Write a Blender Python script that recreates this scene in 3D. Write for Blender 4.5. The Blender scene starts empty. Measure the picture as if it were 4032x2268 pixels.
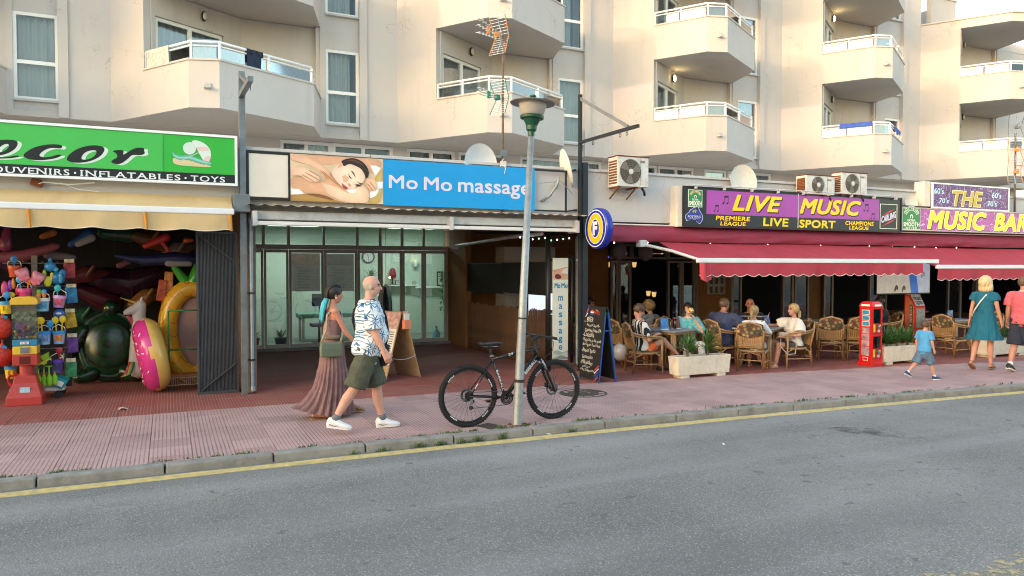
import bpy,bmesh,math,random
import numpy as np
from mathutils import Vector,Matrix,Euler,noise
random.seed(7)
R = math.radians
SC = bpy.context.scene
COL = SC.collection

# ------------------------------------------------------------------ camera, sky, sun, exposure
cam_d = bpy.data.cameras.new("camera")
cam = bpy.data.objects.new("camera",cam_d)
COL.objects.link(cam)
cam_d.sensor_width = 36.0
cam_d.lens = 36.0 * 2900 / 4032
cam_d.clip_start = 0.05
cam_d.clip_end = 900
cam.location = (0,0,1.9)
cam.rotation_euler = (R(90 - 1.66),0,R(-25))
SC.camera = cam

SUN_EL,SUN_AZ = 6.5,255.0            # azimuth clockwise from +Y: the sun stands low, up the street on the left
world = bpy.data.worlds.new("World")
SC.world = world
world.use_nodes = True
wn = world.node_tree
sky = wn.nodes.new('ShaderNodeTexSky')
sky.sky_type = 'NISHITA'
sky.sun_disc = False
sky.sun_elevation = R(SUN_EL)
sky.sun_rotation = R(SUN_AZ)
sky.air_density = 1.0
sky.dust_density = 1.8
sky.ozone_density = 0.6
bg = wn.nodes['Background']
bg.inputs['Strength'].default_value = 0.15
wn.links.new(sky.outputs[0],bg.inputs['Color'])
sun_d = bpy.data.lights.new("sun",'SUN')
sun_d.energy = 0.2
sun_d.angle = R(0.9)
sun_d.color = (1.0,0.58,0.50)
sun = bpy.data.objects.new("sun",sun_d)
COL.objects.link(sun)
sdir = Vector((math.sin(R(SUN_AZ)) * math.cos(R(SUN_EL)),math.cos(R(SUN_AZ)) * math.cos(R(SUN_EL)),math.sin(R(SUN_EL))))
sun.rotation_euler = sdir.to_track_quat('Z','Y').to_euler()
sun.location = (-20,-10,30)
SC.view_settings.view_transform = 'Standard'
SC.view_settings.look = 'None'
SC.view_settings.exposure = 2.72
SC.view_settings.gamma = 1.0
SC.cycles.use_denoising = True
SC.cycles.filter_width = 1.05
SC.cycles.max_bounces = 8
SC.cycles.diffuse_bounces = 4
SC.cycles.transparent_max_bounces = 12

# ------------------------------------------------------------------ materials
MATS = {}
def srgb(h):
    c = [int(h[i:i + 2],16) / 255 for i in (0,2,4)]
    return tuple(x / 12.92 if x <= .04045 else ((x + .055) / 1.055) ** 2.4 for x in c)
class NT:
    """small helper round a node tree"""
    def __init__(s,name):
        s.m = bpy.data.materials.new(name); s.m.use_nodes = True
        s.t = s.m.node_tree; s.b = s.t.nodes['Principled BSDF']; s.out = s.t.nodes['Material Output']
    def n(s,typ,**k):
        nd = s.t.nodes.new('ShaderNode' + typ)
        for a,v in k.items(): setattr(nd,a,v)
        return nd
    def l(s,a,b): s.t.links.new(a,b)
    def setin(s,nd,**k):
        for a,v in k.items():
            nd.inputs[a.replace('_',' ')].default_value = v
    def obj(s): 
        return s.n('TexCoord').outputs['Object']
    def noise(s,vec,scale,detail=4,rough=.55):
        nd = s.n('TexNoise'); s.l(vec,nd.inputs['Vector']); s.setin(nd,Scale=scale,Detail=detail,Roughness=rough)
        return nd.outputs['Fac']
    def ramp(s,fac,stops,interp='LINEAR'):
        nd = s.n('ValToRGB'); cr = nd.color_ramp; cr.interpolation = interp
        while len(cr.elements) > 1: cr.elements.remove(cr.elements[-1])
        for i,(p,c) in enumerate(stops):
            e = cr.elements[0] if i == 0 else cr.elements.new(p)
            e.position = p; e.color = tuple(c) + ((1,) if len(c) == 3 else ())
        s.l(fac,nd.inputs['Fac']); return nd.outputs['Color']
    def mix(s,fac,a,b,mode='MIX'):
        nd = s.n('MixRGB',blend_type=mode)
        for i,q in ((0,fac),(1,a),(2,b)):
            if isinstance(q,(int,float)): nd.inputs[i].default_value = q
            elif isinstance(q,tuple): nd.inputs[i].default_value = q + ((1,) if len(q) == 3 else ())
            else: s.l(q,nd.inputs[i])
        return nd.outputs[0]
    def math(s,op,a,b=0.0,c=None):
        nd = s.n('Math',operation=op)
        for i,q in enumerate((a,b) if c is None else (a,b,c)):
            if isinstance(q,(int,float)): nd.inputs[i].default_value = q
            else: s.l(q,nd.inputs[i])
        return nd.outputs[0]
    def xyz(s,vec):
        nd = s.n('SeparateXYZ'); s.l(vec,nd.inputs[0]); return nd.outputs
    def comb(s,x=0.,y=0.,z=0.):
        nd = s.n('CombineXYZ')
        for i,q in enumerate((x,y,z)):
            if isinstance(q,(int,float)): nd.inputs[i].default_value = q
            else: s.l(q,nd.inputs[i])
        return nd.outputs[0]
    def bump(s,h,strength=.3,dist=.01):
        nd = s.n('Bump'); nd.inputs['Strength'].default_value = strength; nd.inputs['Distance'].default_value = dist
        s.l(h,nd.inputs['Height']); s.l(nd.outputs[0],s.b.inputs['Normal'])
    def col(s,c):
        if isinstance(c,tuple): s.b.inputs['Base Color'].default_value = c + (1,)
        else: s.l(c,s.b.inputs['Base Color'])

def M(name,col='888888',rough=.6,metal=0.,var=.12,scale=3.,bump=0.,bscale=60.,emit=0.,spec=None,dirt=None,sub=0.):
    """plain procedural material: base colour with uneven tone, optional relief, dirt and glow"""
    if name in MATS: return MATS[name]
    k = NT(name); c = srgb(col) if isinstance(col,str) else col
    v = k.obj()
    f = k.noise(v,scale,5,.6)
    lo = tuple(max(0,x * (1 - var)) for x in c); hi = tuple(min(1,x * (1 + var * .7)) for x in c)
    cc = k.ramp(f,[(.3,lo),(.7,hi)])
    if dirt:
        dc,amt,ds = dirt
        g = k.noise(v,ds,6,.7)
        cc = k.mix(k.ramp(g,[(.5,(0,0,0)),(.75,(amt,) * 3)]),cc,srgb(dc))
    k.col(cc)
    k.b.inputs['Roughness'].default_value = rough; k.b.inputs['Metallic'].default_value = metal
    if spec is not None: k.b.inputs['Specular IOR Level'].default_value = spec
    if sub: 
        k.b.inputs['Subsurface Weight'].default_value = sub; k.b.inputs['Subsurface Radius'].default_value = (.02,.008,.004)
    if bump: k.bump(k.noise(v,bscale,3),bump,.01)
    if emit:
        k.l(cc,k.b.inputs['Emission Color']); k.b.inputs['Emission Strength'].default_value = emit
    MATS[name] = k.m; return k.m
def glass(name,tint=(.9,.95,.95),refl=1.0,rough=.02):
    if name in MATS: return MATS[name]
    k = NT(name)
    tr = k.n('BsdfTransparent'); tr.inputs[0].default_value = tint + (1,)
    gl = k.n('BsdfGlossy'); gl.inputs['Roughness'].default_value = rough; gl.inputs['Color'].default_value = (.9,.95,1,1)
    fr = k.n('Fresnel'); fr.inputs['IOR'].default_value = 1.55
    f = k.math('MULTIPLY',fr.outputs[0],refl); 
    mx = k.n('MixShader'); k.l(f,mx.inputs[0]); k.l(tr.outputs[0],mx.inputs[1]); k.l(gl.outputs[0],mx.inputs[2])
    k.l(mx.outputs[0],k.out.inputs['Surface'])
    MATS[name] = k.m; return k.m

# ------------------------------------------------------------------ mesh builder
class MB:
    def __init__(s): s.v = []; s.f = []; s.m = []; s.mi = 0
    def add(s,vs,fs):
        o = len(s.v); s.v += [tuple(x) for x in vs]; s.f += [tuple(i + o for i in f) for f in fs]; s.m += [s.mi] * len(fs)
        return s
    def mat(s,i): s.mi = i; return s
    def box(s,a,b):
        x0,y0,z0 = a; x1,y1,z1 = b
        return s.add([(x0,y0,z0),(x1,y0,z0),(x1,y1,z0),(x0,y1,z0),(x0,y0,z1),(x1,y0,z1),(x1,y1,z1),(x0,y1,z1)],
                     [(0,3,2,1),(4,5,6,7),(0,1,5,4),(1,2,6,5),(2,3,7,6),(3,0,4,7)])
    def obox(s,c,size,rot=(0,0,0)):
        mt = Euler(rot).to_matrix(); c = Vector(c); x,y,z = (q / 2 for q in size)
        P = [c + mt @ Vector(p) for p in ((-x,-y,-z),(x,-y,-z),(x,y,-z),(-x,y,-z),(-x,-y,z),(x,-y,z),(x,y,z),(-x,y,z))]
        return s.add(P,[(0,3,2,1),(4,5,6,7),(0,1,5,4),(1,2,6,5),(2,3,7,6),(3,0,4,7)])
    def beam(s,p,q,w,h,up=(0,0,1)):
        p,q = Vector(p),Vector(q); d = (q - p).normalized(); u = Vector(up)
        if abs(d.dot(u)) > .98: u = Vector((1,0,0))
        a = d.cross(u).normalized() * w / 2; b = a.cross(d).normalized() * h / 2
        P = [p - a - b,p + a - b,p + a + b,p - a + b,q - a - b,q + a - b,q + a + b,q - a + b]
        return s.add(P,[(0,1,2,3),(7,6,5,4),(0,4,5,1),(1,5,6,2),(2,6,7,3),(3,7,4,0)])
    def prism(s,poly,z0,z1):
        n = len(poly)
        area = sum(poly[i][0] * poly[(i + 1) % n][1] - poly[(i + 1) % n][0] * poly[i][1] for i in range(n))
        if area < 0: poly = poly[::-1]
        P = [(x,y,z0) for x,y in poly] + [(x,y,z1) for x,y in poly]
        return s.add(P,[tuple(range(n))[::-1],tuple(range(n,2 * n))] + [(i,(i + 1) % n,n + (i + 1) % n,n + i) for i in range(n)])
    def prismy(s,poly,y0,y1):
        """polygon in XZ pulled along Y"""
        n = len(poly)
        area = sum(poly[i][0] * poly[(i + 1) % n][1] - poly[(i + 1) % n][0] * poly[i][1] for i in range(n))
        if area < 0: poly = poly[::-1]
        P = [(x,y0,z) for x,z in poly] + [(x,y1,z) for x,z in poly]
        return s.add(P,[tuple(range(n)),tuple(range(n,2 * n))[::-1]] + [(i,n + i,n + (i + 1) % n,(i + 1) % n) for i in range(n)])
    def prismx(s,poly,x0,x1):
        n = len(poly)
        P = [(x0,y,z) for y,z in poly] + [(x1,y,z) for y,z in poly]
        return s.add(P,[tuple(range(n))[::-1],tuple(range(n,2 * n))] + [(i,(i + 1) % n,n + (i + 1) % n,n + i) for i in range(n)])
    def tube(s,pts,r,n=8,closed=False,caps=True):
        pts = [Vector(p) for p in pts]; N = len(pts)
        rs = r if isinstance(r,(list,tuple)) else [r] * N
        T = []
        for i in range(N):
            a = pts[(i - 1) % N] if (closed or i > 0) else pts[i]
            b = pts[(i + 1) % N] if (closed or i < N - 1) else pts[i]
            T.append((b - a).normalized())
        u = T[0].orthogonal().normalized(); vs = []
        for i in range(N):
            u = (u - T[i] * u.dot(T[i]))
            u = u.normalized() if u.length > 1e-6 else T[i].orthogonal().normalized()
            w = T[i].cross(u)
            vs += [pts[i] + (u * math.cos(2 * math.pi * j / n) + w * math.sin(2 * math.pi * j / n)) * rs[i] for j in range(n)]
        fs = []
        for i in range(N if closed else N - 1):
            a = i * n; b = ((i + 1) % N) * n
            fs += [(a + j,a + (j + 1) % n,b + (j + 1) % n,b + j) for j in range(n)]
        if caps and not closed: fs += [tuple(range(n))[::-1],tuple(range((N - 1) * n,N * n))]
        return s.add(vs,fs)
    def lathe(s,prof,n=24,c=(0,0,0),mt=None):
        """profile of (radius, height) turned round Z"""
        c = Vector(c); vs = []; fs = []; P = prof
        loop = len(P) == 4 and ((P[0][0] == P[3][0] and P[1][0] == P[2][0]) or (P[0][0] == P[1][0] and P[2][0] == P[3][0])) and P[0][0] != P[2][0] and min(P[0][0],P[2][0]) > 1e-4
        for r,h in prof:
            for j in range(n):
                p = Vector((r * math.cos(2 * math.pi * j / n),r * math.sin(2 * math.pi * j / n),h))
                vs.append(c + (mt @ p if mt else p))
        for i in range(len(prof) - 1):
            fs += [(i * n + j,i * n + (j + 1) % n,(i + 1) * n + (j + 1) % n,(i + 1) * n + j) for j in range(n)]
        if loop: fs += [(3 * n + j,3 * n + (j + 1) % n,(j + 1) % n,j) for j in range(n)]; return s.add(vs,fs)
        if prof[0][0] > 1e-4: fs.append(tuple(range(n))[::-1])
        if prof[-1][0] > 1e-4: fs.append(tuple(range((len(prof) - 1) * n,len(prof) * n)))
        return s.add(vs,fs)
    def ell(s,c,r,mt=None,n=12,m=8):
        c = Vector(c); vs = []; fs = []
        for i in range(m + 1):
            t = math.pi * (i if 0 < i < m else (.02 if i == 0 else m - .02)) / m
            for j in range(n):
                a = 2 * math.pi * j / n
                p = Vector((r[0] * math.sin(t) * math.cos(a),r[1] * math.sin(t) * math.sin(a),r[2] * math.cos(t)))
                vs.append(c + (mt @ p if mt else p))
        for i in range(m):
            fs += [(i * n + j,(i + 1) * n + j,(i + 1) * n + (j + 1) % n,i * n + (j + 1) % n) for j in range(n)]
        fs += [tuple(range(n)),tuple(range(m * n,m * n + n))[::-1]]
        return s.add(vs,fs)
    def cap(s,p,q,r1,r2,n=10):
        """tapered limb with rounded ends"""
        p,q = Vector(p),Vector(q); d = q - p; L = d.length
        if L < 1e-5: return s.ell(p,(r1,) * 3)
        d /= L; pts = []; rs = []
        for t in (-.98,-.7,-.35): pts.append(p + d * r1 * t); rs.append(r1 * math.sqrt(1 - t * t))
        pts.append(p); rs.append(r1); pts.append((p + q) / 2); rs.append((r1 + r2) / 2); pts.append(q); rs.append(r2)
        for t in (.35,.7,.98): pts.append(q + d * r2 * t); rs.append(r2 * math.sqrt(1 - t * t))
        return s.tube(pts,rs,n)
    def loft(s,rings,closed=False,caps=True):
        n = len(rings[0]); vs = [p for r in rings for p in r]; fs = []
        N = len(rings)
        for i in range(N if closed else N - 1):
            a = i * n; b = ((i + 1) % N) * n
            fs += [(a + j,a + (j + 1) % n,b + (j + 1) % n,b + j) for j in range(n)]
        if caps and not closed: fs += [tuple(range(n))[::-1],tuple(range((N - 1) * n,N * n))]
        return s.add(vs,fs)
    def grid(s,fn,nu,nv):
        """open sheet fn(u,v)"""
        vs = [fn(i / nu,j / nv) for j in range(nv + 1) for i in range(nu + 1)]
        return s.add(vs,[(j * (nu + 1) + i,j * (nu + 1) + i + 1,(j + 1) * (nu + 1) + i + 1,(j + 1) * (nu + 1) + i) for j in range(nv) for i in range(nu)])
    def mesh(s,name,org=(0,0,0),bevel=0.,smooth=False,fixn=True):
        me = bpy.data.meshes.new(name); ox,oy,oz = org
        me.from_pydata([(x - ox,y - oy,z - oz) for x,y,z in s.v],[],s.f)
        me.polygons.foreach_set('material_index',s.m)
        if bevel or fixn:
            bm = bmesh.new(); bm.from_mesh(me)
            if fixn: bmesh.ops.recalc_face_normals(bm,faces=bm.faces)
            if bevel:
                bmesh.ops.remove_doubles(bm,verts=bm.verts,dist=1e-5)
                ed = [e for e in bm.edges if len(e.link_faces) == 2 and e.calc_face_angle(0) > .5]
                bmesh.ops.bevel(bm,geom=ed,offset=bevel,segments=2,profile=.6,affect='EDGES',clamp_overlap=True)
            bm.to_mesh(me); bm.free()
        if smooth: me.polygons.foreach_set('use_smooth',[True] * len(me.polygons))
        me.update(); return me
    def build(s,name,mats,parent=None,org=None,bevel=0.,smooth=False,fixn=True):
        """link as one object; vertices are world coordinates when org is None and the parent is unrotated"""
        if org is None:
            org = wloc(parent) if parent is not None else (0,0,0)
        return link(name,s.mesh(name,org,bevel,smooth,fixn),mats,parent)
def wloc(o):
    p = Vector((0,0,0))
    while o is not None:
        if any(abs(a) > 1e-6 for a in o.rotation_euler): return p     # local frame of a turned thing
        p += o.location; o = o.parent
    return tuple(p)
def link(name,me,mats,parent=None):
    o = bpy.data.objects.new(name,me); COL.objects.link(o)
    if mats is not None:
        for m in (mats if isinstance(mats,(list,tuple)) else [mats]): me.materials.append(m)
    if parent is not None: o.parent = parent
    return o
def tag(o,label=None,cat=None,group=None,kind=None):
    if label: o['label'] = label
    if cat: o['category'] = cat
    if group: o['group'] = group
    if kind: o['kind'] = kind
    return o
def thing(name,label,cat,loc=(0,0,0),rz=0.,group=None):
    o = bpy.data.objects.new(name,None); COL.objects.link(o); o.location = loc; o.rotation_euler = (0,0,rz)
    o.empty_display_size = .1
    return tag(o,label,cat,group)
def sub(name,parent,loc=(0,0,0),rz=0.):
    o = bpy.data.objects.new(name,None); COL.objects.link(o); o.parent = parent; o.location = loc; o.rotation_euler = (0,0,rz)
    o.empty_display_size = .05
    return o
def copy_tree(o,parent=None):
    c = o.copy(); COL.objects.link(c); c.parent = parent
    for ch in list(o.children): copy_tree(ch,c)
    return c
def remesh(mb,name,vox,smooth=4,disp=None):
    """fuse overlapping closed shapes into one continuous skin"""
    me = mb.mesh(name + '_raw'); ob = bpy.data.objects.new('tmp',me); COL.objects.link(ob)
    md = ob.modifiers.new('r','REMESH'); md.mode = 'VOXEL'; md.voxel_size = vox; md.adaptivity = 0
    if smooth:
        sm = ob.modifiers.new('s','SMOOTH'); sm.factor = .5; sm.iterations = smooth
    dg = bpy.context.evaluated_depsgraph_get(); ev = ob.evaluated_get(dg)
    out = bpy.data.meshes.new_from_object(ev); out.name = name
    bpy.data.objects.remove(ob); bpy.data.meshes.remove(me)
    out.materials.clear()
    if disp:
        nr = [Vector(v.normal) for v in out.vertices]
        for v,q in zip(out.vertices,nr): v.co += q * disp(v.co)
    out.polygons.foreach_set('use_smooth',[True] * len(out.polygons)); out.update()
    return out
_fc = {}
def text_shapes(txt,size=1.,shear=0.,bold=0.,space=1.):
    key = (txt,shear,bold,space)
    if key not in _fc:
        cu = bpy.data.curves.new('t','FONT'); cu.body = txt; cu.size = 1; cu.shear = shear; cu.offset = bold; cu.space_character = space
        cu.resolution_u = 3
        ob = bpy.data.objects.new('t',cu); COL.objects.link(ob)
        dg = bpy.context.evaluated_depsgraph_get(); me = bpy.data.meshes.new_from_object(ob.evaluated_get(dg))
        vs = [tuple(v.co) for v in me.vertices]; fs = [tuple(p.vertices) for p in me.polygons]
        bpy.data.objects.remove(ob); bpy.data.curves.remove(cu); bpy.data.meshes.remove(me)
        xs = [v[0] for v in vs]; ys = [v[1] for v in vs]
        _fc[key] = (vs,fs,min(xs),max(xs),min(ys),max(ys))
    return _fc[key]
def lettering(mb,txt,x0,x1,z0,z1,y,shear=0.,bold=0.,space=1.,mt=None,slope=0.,conv=None):
    """flat letters filling a box in the XZ plane at depth y (seen from -Y), or mapped through conv; heavy faces are built up in layers"""
    vs,fs,a,b,c,d = text_shapes(txt,1,shear,0.,space * (1 + bold * 1.1))
    h = z1 - z0; w = bold * h * 1.25
    x0 += w; x1 -= w; z0 += w * .8; z1 -= w * .8
    offs = [(0,0)] if not bold else [(0,0),(-w,-w * .8),(w,-w * .8),(-w,w * .8),(w,w * .8),(-w,0),(w,0),(0,w * .8),(0,-w * .8)]
    for i,(ox,oz) in enumerate(offs):
        P = []
        for v in vs:
            u = (v[0] - a) / (b - a); t = (v[1] - c) / (d - c)
            x = x0 + (x1 - x0) * u; zz = z0 + (z1 - z0) * t + slope * (x - x0)
            if conv:
                q = conv(x + ox,zz + oz); q0 = conv.n if hasattr(conv,'n') else (0,-1,0)
                P.append((q[0] + q0[0] * i * .00012,q[1] + q0[1] * i * .00012,q[2] + q0[2] * i * .00012))
            else: P.append((x + ox,y - i * .00012,zz + oz))
        mb.add(P,fs)
    return mb
def letters(name,txt,box,y,mats,parent,**k):
    mb = MB(); lettering(mb,txt,*box,y,**k); return mb.build(name,mats,parent,fixn=False)
# ------------------------------------------------------------------ setting: ground, road, pavement
def yc(x): return 7.71 - .0035 * max(0,x) ** 2          # kerb line
def yr(x): return 10.52 - .006 * max(0,x) ** 2          # edge between pink pavement and red terrace

def mat_asphalt():
    k = NT('asphalt'); v = k.obj()
    big = k.noise(v,.35,5,.6); mid = k.noise(v,3,6,.7)
    base = k.ramp(big,[(.33,(.15,.144,.136)),(.66,(.27,.26,.243))])
    base = k.mix(k.ramp(mid,[(.35,(.25,) * 3),(.65,(0,) * 3)]),base,(.145,.14,.133))
    vo = k.n('TexVoronoi'); k.l(v,vo.inputs['Vector']); k.setin(vo,Scale=62.)
    ag = k.ramp(vo.outputs['Distance'],[(.2,(1,1,1)),(.5,(0,0,0))])
    vc = k.ramp(vo.outputs['Color'],[(.35,(0,0,0)),(.7,(1,1,1))])
    cc = k.mix(k.math('MULTIPLY',ag,vc),base,(.42,.405,.38))
    dk = k.n('TexVoronoi'); k.l(v,dk.inputs['Vector']); k.setin(dk,Scale=38.); cc = k.mix(k.math('MULTIPLY',k.ramp(dk.outputs['Distance'],[(.15,(.8,) * 3),(.4,(0,) * 3)]),k.ramp(dk.outputs['Color'],[(.5,(0,) * 3),(.7,(1,) * 3)])),cc,(.075,.072,.068))
    # long worn streaks along the driving direction, darker filled spots
    x,y,z = k.xyz(v)
    st = k.noise(k.comb(k.math('MULTIPLY',x,.06),k.math('MULTIPLY',y,1.1),0.),1.,4,.6)
    cc = k.mix(k.ramp(st,[(.5,(0,) * 3),(.66,(.5,) * 3)]),cc,(.30,.295,.285))
    sp = k.noise(v,7.,2,.5)
    cc = k.mix(k.ramp(sp,[(.69,(0,) * 3),(.73,(.75,) * 3)]),cc,(.10,.10,.105))
    wn_ = k.n('TexNoise'); k.l(v,wn_.inputs['Vector']); k.setin(wn_,Scale=1.3,Detail=6.); ad = k.n('VectorMath',operation='ADD'); k.l(v,ad.inputs[0]); k.l(wn_.outputs['Color'],ad.inputs[1])
    ve = k.n('TexVoronoi',feature='DISTANCE_TO_EDGE'); k.l(ad.outputs[0],ve.inputs['Vector']); k.setin(ve,Scale=.32)
    cc = k.mix(k.math('MULTIPLY',k.ramp(ve.outputs['Distance'],[(.001,(.5,) * 3),(.0035,(0,) * 3)]),k.ramp(k.noise(v,.5,2),[(.48,(0,) * 3),(.58,(1,) * 3)])),cc,(.06,.06,.06))
    ln = k.noise(k.comb(k.math('MULTIPLY',x,.02),k.math('MULTIPLY',y,.55),0.),1.,2,.5); cc = k.mix(k.ramp(ln,[(.4,(.45,) * 3),(.6,(0,) * 3)]),cc,(.13,.127,.122))
    k.col(cc); k.b.inputs['Roughness'].default_value = .88
    k.bump(vo.outputs['Distance'],.55,.006)
    return k.m
def mat_tile(name,c1,c2,groove,rowy=1.0):
    """ribbed street tile: 4 cm squares between dirty grooves, tone differs from tile to tile"""
    k = NT(name); v = k.obj(); x,y,z = k.xyz(v)
    oi = k.n('ObjectInfo')
    def g(c,w):
        f = k.math('FRACT',k.math('MULTIPLY_ADD',c,25.,100.5))
        d = k.math('ABSOLUTE',k.math('SUBTRACT',f,.5))
        nd = k.n('MapRange'); nd.interpolation_type = 'SMOOTHSTEP'
        k.l(d,nd.inputs[0]); nd.inputs[1].default_value = w; nd.inputs[2].default_value = w - .08
        nd.inputs[3].default_value = 0; nd.inputs[4].default_value = 1
        return nd.outputs[0]
    gx = g(x,.20); gy = k.math('MULTIPLY',g(y,.16),.55)
    gm = k.math('MAXIMUM',gx,gy)
    gp = k.n('NewGeometry').outputs['Position']
    big = k.noise(gp,.9,5,.6); fine = k.noise(gp,22,4,.7)
    c = k.mix(big,c1,c2)
    c = k.mix(k.math('MULTIPLY',k.math('POWER',oi.outputs['Random'],2.),.6),c,tuple(q * .72 for q in c1))
    wear = k.ramp(k.noise(gp,1.7,5,.65),[(.35,(.25,) * 3),(.7,(1,) * 3)])
    c = k.mix(k.math('MULTIPLY',gm,wear),c,groove)
    c = k.mix(k.ramp(fine,[(.55,(0,) * 3),(.8,(.5,) * 3)]),c,tuple(q * .6 for q in c1))
    spots = k.noise(gp,13,2,.5)
    c = k.mix(k.ramp(spots,[(.735,(0,) * 3),(.76,(.7,) * 3)]),c,tuple(q * .3 for q in c1))
    k.col(c); k.b.inputs['Roughness'].default_value = .72
    k.bump(k.math('SUBTRACT',1.,gm),.5,.006)
    return k.m
m_asph = mat_asphalt()
m_pink = mat_tile('pink_tile',(.50,.30,.28),(.60,.39,.365),(.17,.13,.115))
m_red = mat_tile('red_tile',(.28,.055,.042),(.38,.09,.07),(.30,.22,.185))
m_kerb = M('kerb_stone','8f8c86',.85,var=.22,scale=6,bump=.5,bscale=40,dirt=('5b5a50',.7,4))
m_earth = M('earth','8a7f6e',.95,var=.3)
m_yel = M('yellow_paint','cdb676',.75,var=.25,scale=12,bump=.3,bscale=80,dirt=('8d8570',.75,9))

mb = MB(); mb.box((-400,-400,-.6),(400,400,-.2)); tag(mb.build('ground',m_earth),kind='structure')
mb = MB(); mb.box((-90,-9,-.5),(110,8.4,-.075)); tag(mb.build('road',m_asph),kind='structure')
mb = MB()
xs = [-60 + i * 1.5 for i in range(100)]
mb.loft([[(x,yc(x) + .12,-.5),(x,21,-.5),(x,21,-.03),(x,yc(x) + .12,-.03)] for x in xs])
pav = tag(mb.build('pavement',m_earth),kind='structure')
# tiles: pink in front, red towards the shops; beyond the tiled band a ribbed sheet goes on
tile = MB().box((-.199,-.199,-.03),(.199,.199,0)).mesh('tile_pink',bevel=.004)
tile2 = tile.copy()
tile.materials.append(m_pink); tile2.materials.append(m_red)
TL = []
def lay(me,x,y,nm):
    o = bpy.data.objects.new(nm,me); COL.objects.link(o); o.parent = pav; TL.append(o)
    o.location = (x,y,random.uniform(-.0015,.0015)); o.rotation_euler = (random.uniform(-.003,.003),random.uniform(-.003,.003),0)
cnt = 0
for i in range(-7,43):
    x = i * .4
    yt = yr(x); 
    while yt > yc(x) + .2:
        h = min(.4,yt - yc(x) - .10)
        if yt - h - yc(x) - .10 < .12: h = yt - yc(x) - .10
        lay(tile,x,yt - h / 2,'pink_tile')
        TL[-1].scale = (1,h / .4,1); yt -= h
    for j in range(5 if x < 7 else 3):
        lay(tile2,x,yr(x) + .2 + j * .4,'red_tile')
mb = MB()
mb.loft([[(x,yr(x) + .02,-.029),(x,20.9,-.029),(x,20.9,-.005),(x,yr(x) + .02,-.005)] for x in [-12 + q for q in range(45)]])
tag(mb.build('terrace',m_red),kind='structure')
mb = MB()
mb.loft([[(x,yc(x) + .05,-.029),(x,yr(x) - .01,-.029),(x,yr(x) - .01,-.006),(x,yc(x) + .05,-.006)] for x in [17 + q for q in range(25)]])
tag(mb.build('far_pavement',m_pink),kind='structure')
# kerb stones, one by one
kb = bpy.data.objects.new('kerb',None); COL.objects.link(kb); tag(kb,kind='structure')
x = -4.0; n = 0
while x < 26:
    L = random.uniform(.92,1.05)
    p = Vector((x + .008,yc(x + .008))); q = Vector((x + L - .008,yc(x + L)))
    d = (q - p).normalized(); nn = Vector((-d.y,d.x)); h = random.uniform(0,.008)
    m_ = MB(); w = .16
    a,b,c_,e_ = p,q,q + nn * w,p + nn * w
    m_.prism([(a.x,a.y),(b.x,b.y),(c_.x,c_.y),(e_.x,e_.y)],-.16,.006 + h)
    o = m_.build('kerb_stone',m_kerb,kb,bevel=.016); x += L
# yellow edge line
mb = MB()
mb.loft([[(x,yc(x) - .215 + .006 * math.sin(x * 3),-.08),(x,yc(x) - .07 + .006 * math.sin(x * 5 + 1),-.08),(x,yc(x) - .07 + .006 * math.sin(x * 5 + 1),-.0705),(x,yc(x) - .215 + .006 * math.sin(x * 3),-.0705)] for x in [-6 + .25 * q for q in range(160)]])
tag(mb.build('yellow_edge_line',m_yel),kind='structure')
k = NT('worn_yellow_paint'); v = k.obj()
k.col((.50,.42,.24)); k.b.inputs['Roughness'].default_value = .85
tr = k.n('BsdfTransparent'); mx = k.n('MixShader')
f = k.ramp(k.noise(v,16,5,.75),[(.47,(0,0,0)),(.56,(.8,.8,.8))])
k.l(f,mx.inputs[0]); k.l(tr.outputs[0],mx.inputs[1]); k.l(k.b.outputs[0],mx.inputs[2]); k.l(mx.outputs[0],k.out.inputs['Surface'])
m_worn = k.m
k = NT('oil_stain'); v = k.obj(); k.col((.05,.05,.055)); k.b.inputs['Roughness'].default_value = .5; tr = k.n('BsdfTransparent'); mx = k.n('MixShader')
k.l(k.ramp(k.noise(v,5,5,.7),[(.45,(0,0,0)),(.66,(.5,.5,.5))]),mx.inputs[0]); k.l(tr.outputs[0],mx.inputs[1]); k.l(k.b.outputs[0],mx.inputs[2]); k.l(mx.outputs[0],k.out.inputs['Surface']); m_stain = k.m
mb = MB()
for (x0,y0,x1,y1,w) in ((4.36,3.06,5.5,2.66,.07),(4.86,2.95,5.6,3.0,.10)):
    d = Vector((x1 - x0,y1 - y0)).normalized(); nn = Vector((-d.y,d.x)) * w
    mb.prism([(x0,y0),(x1,y1),(x1 + nn.x,y1 + nn.y),(x0 + nn.x,y0 + nn.y)],-.08,-.071)
tag(mb.build('worn_yellow_marking',m_worn),kind='structure')
mb = MB()
pts = [(7.2,6.5),(7.5,6.46),(7.8,6.2),(7.95,5.9),(7.85,5.6),(7.65,5.7),(7.5,5.9),(7.3,6.2)]
mb.prism(pts,-.08,-.0722); tag(mb.build('oil_stain',m_stain),kind='structure')
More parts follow.
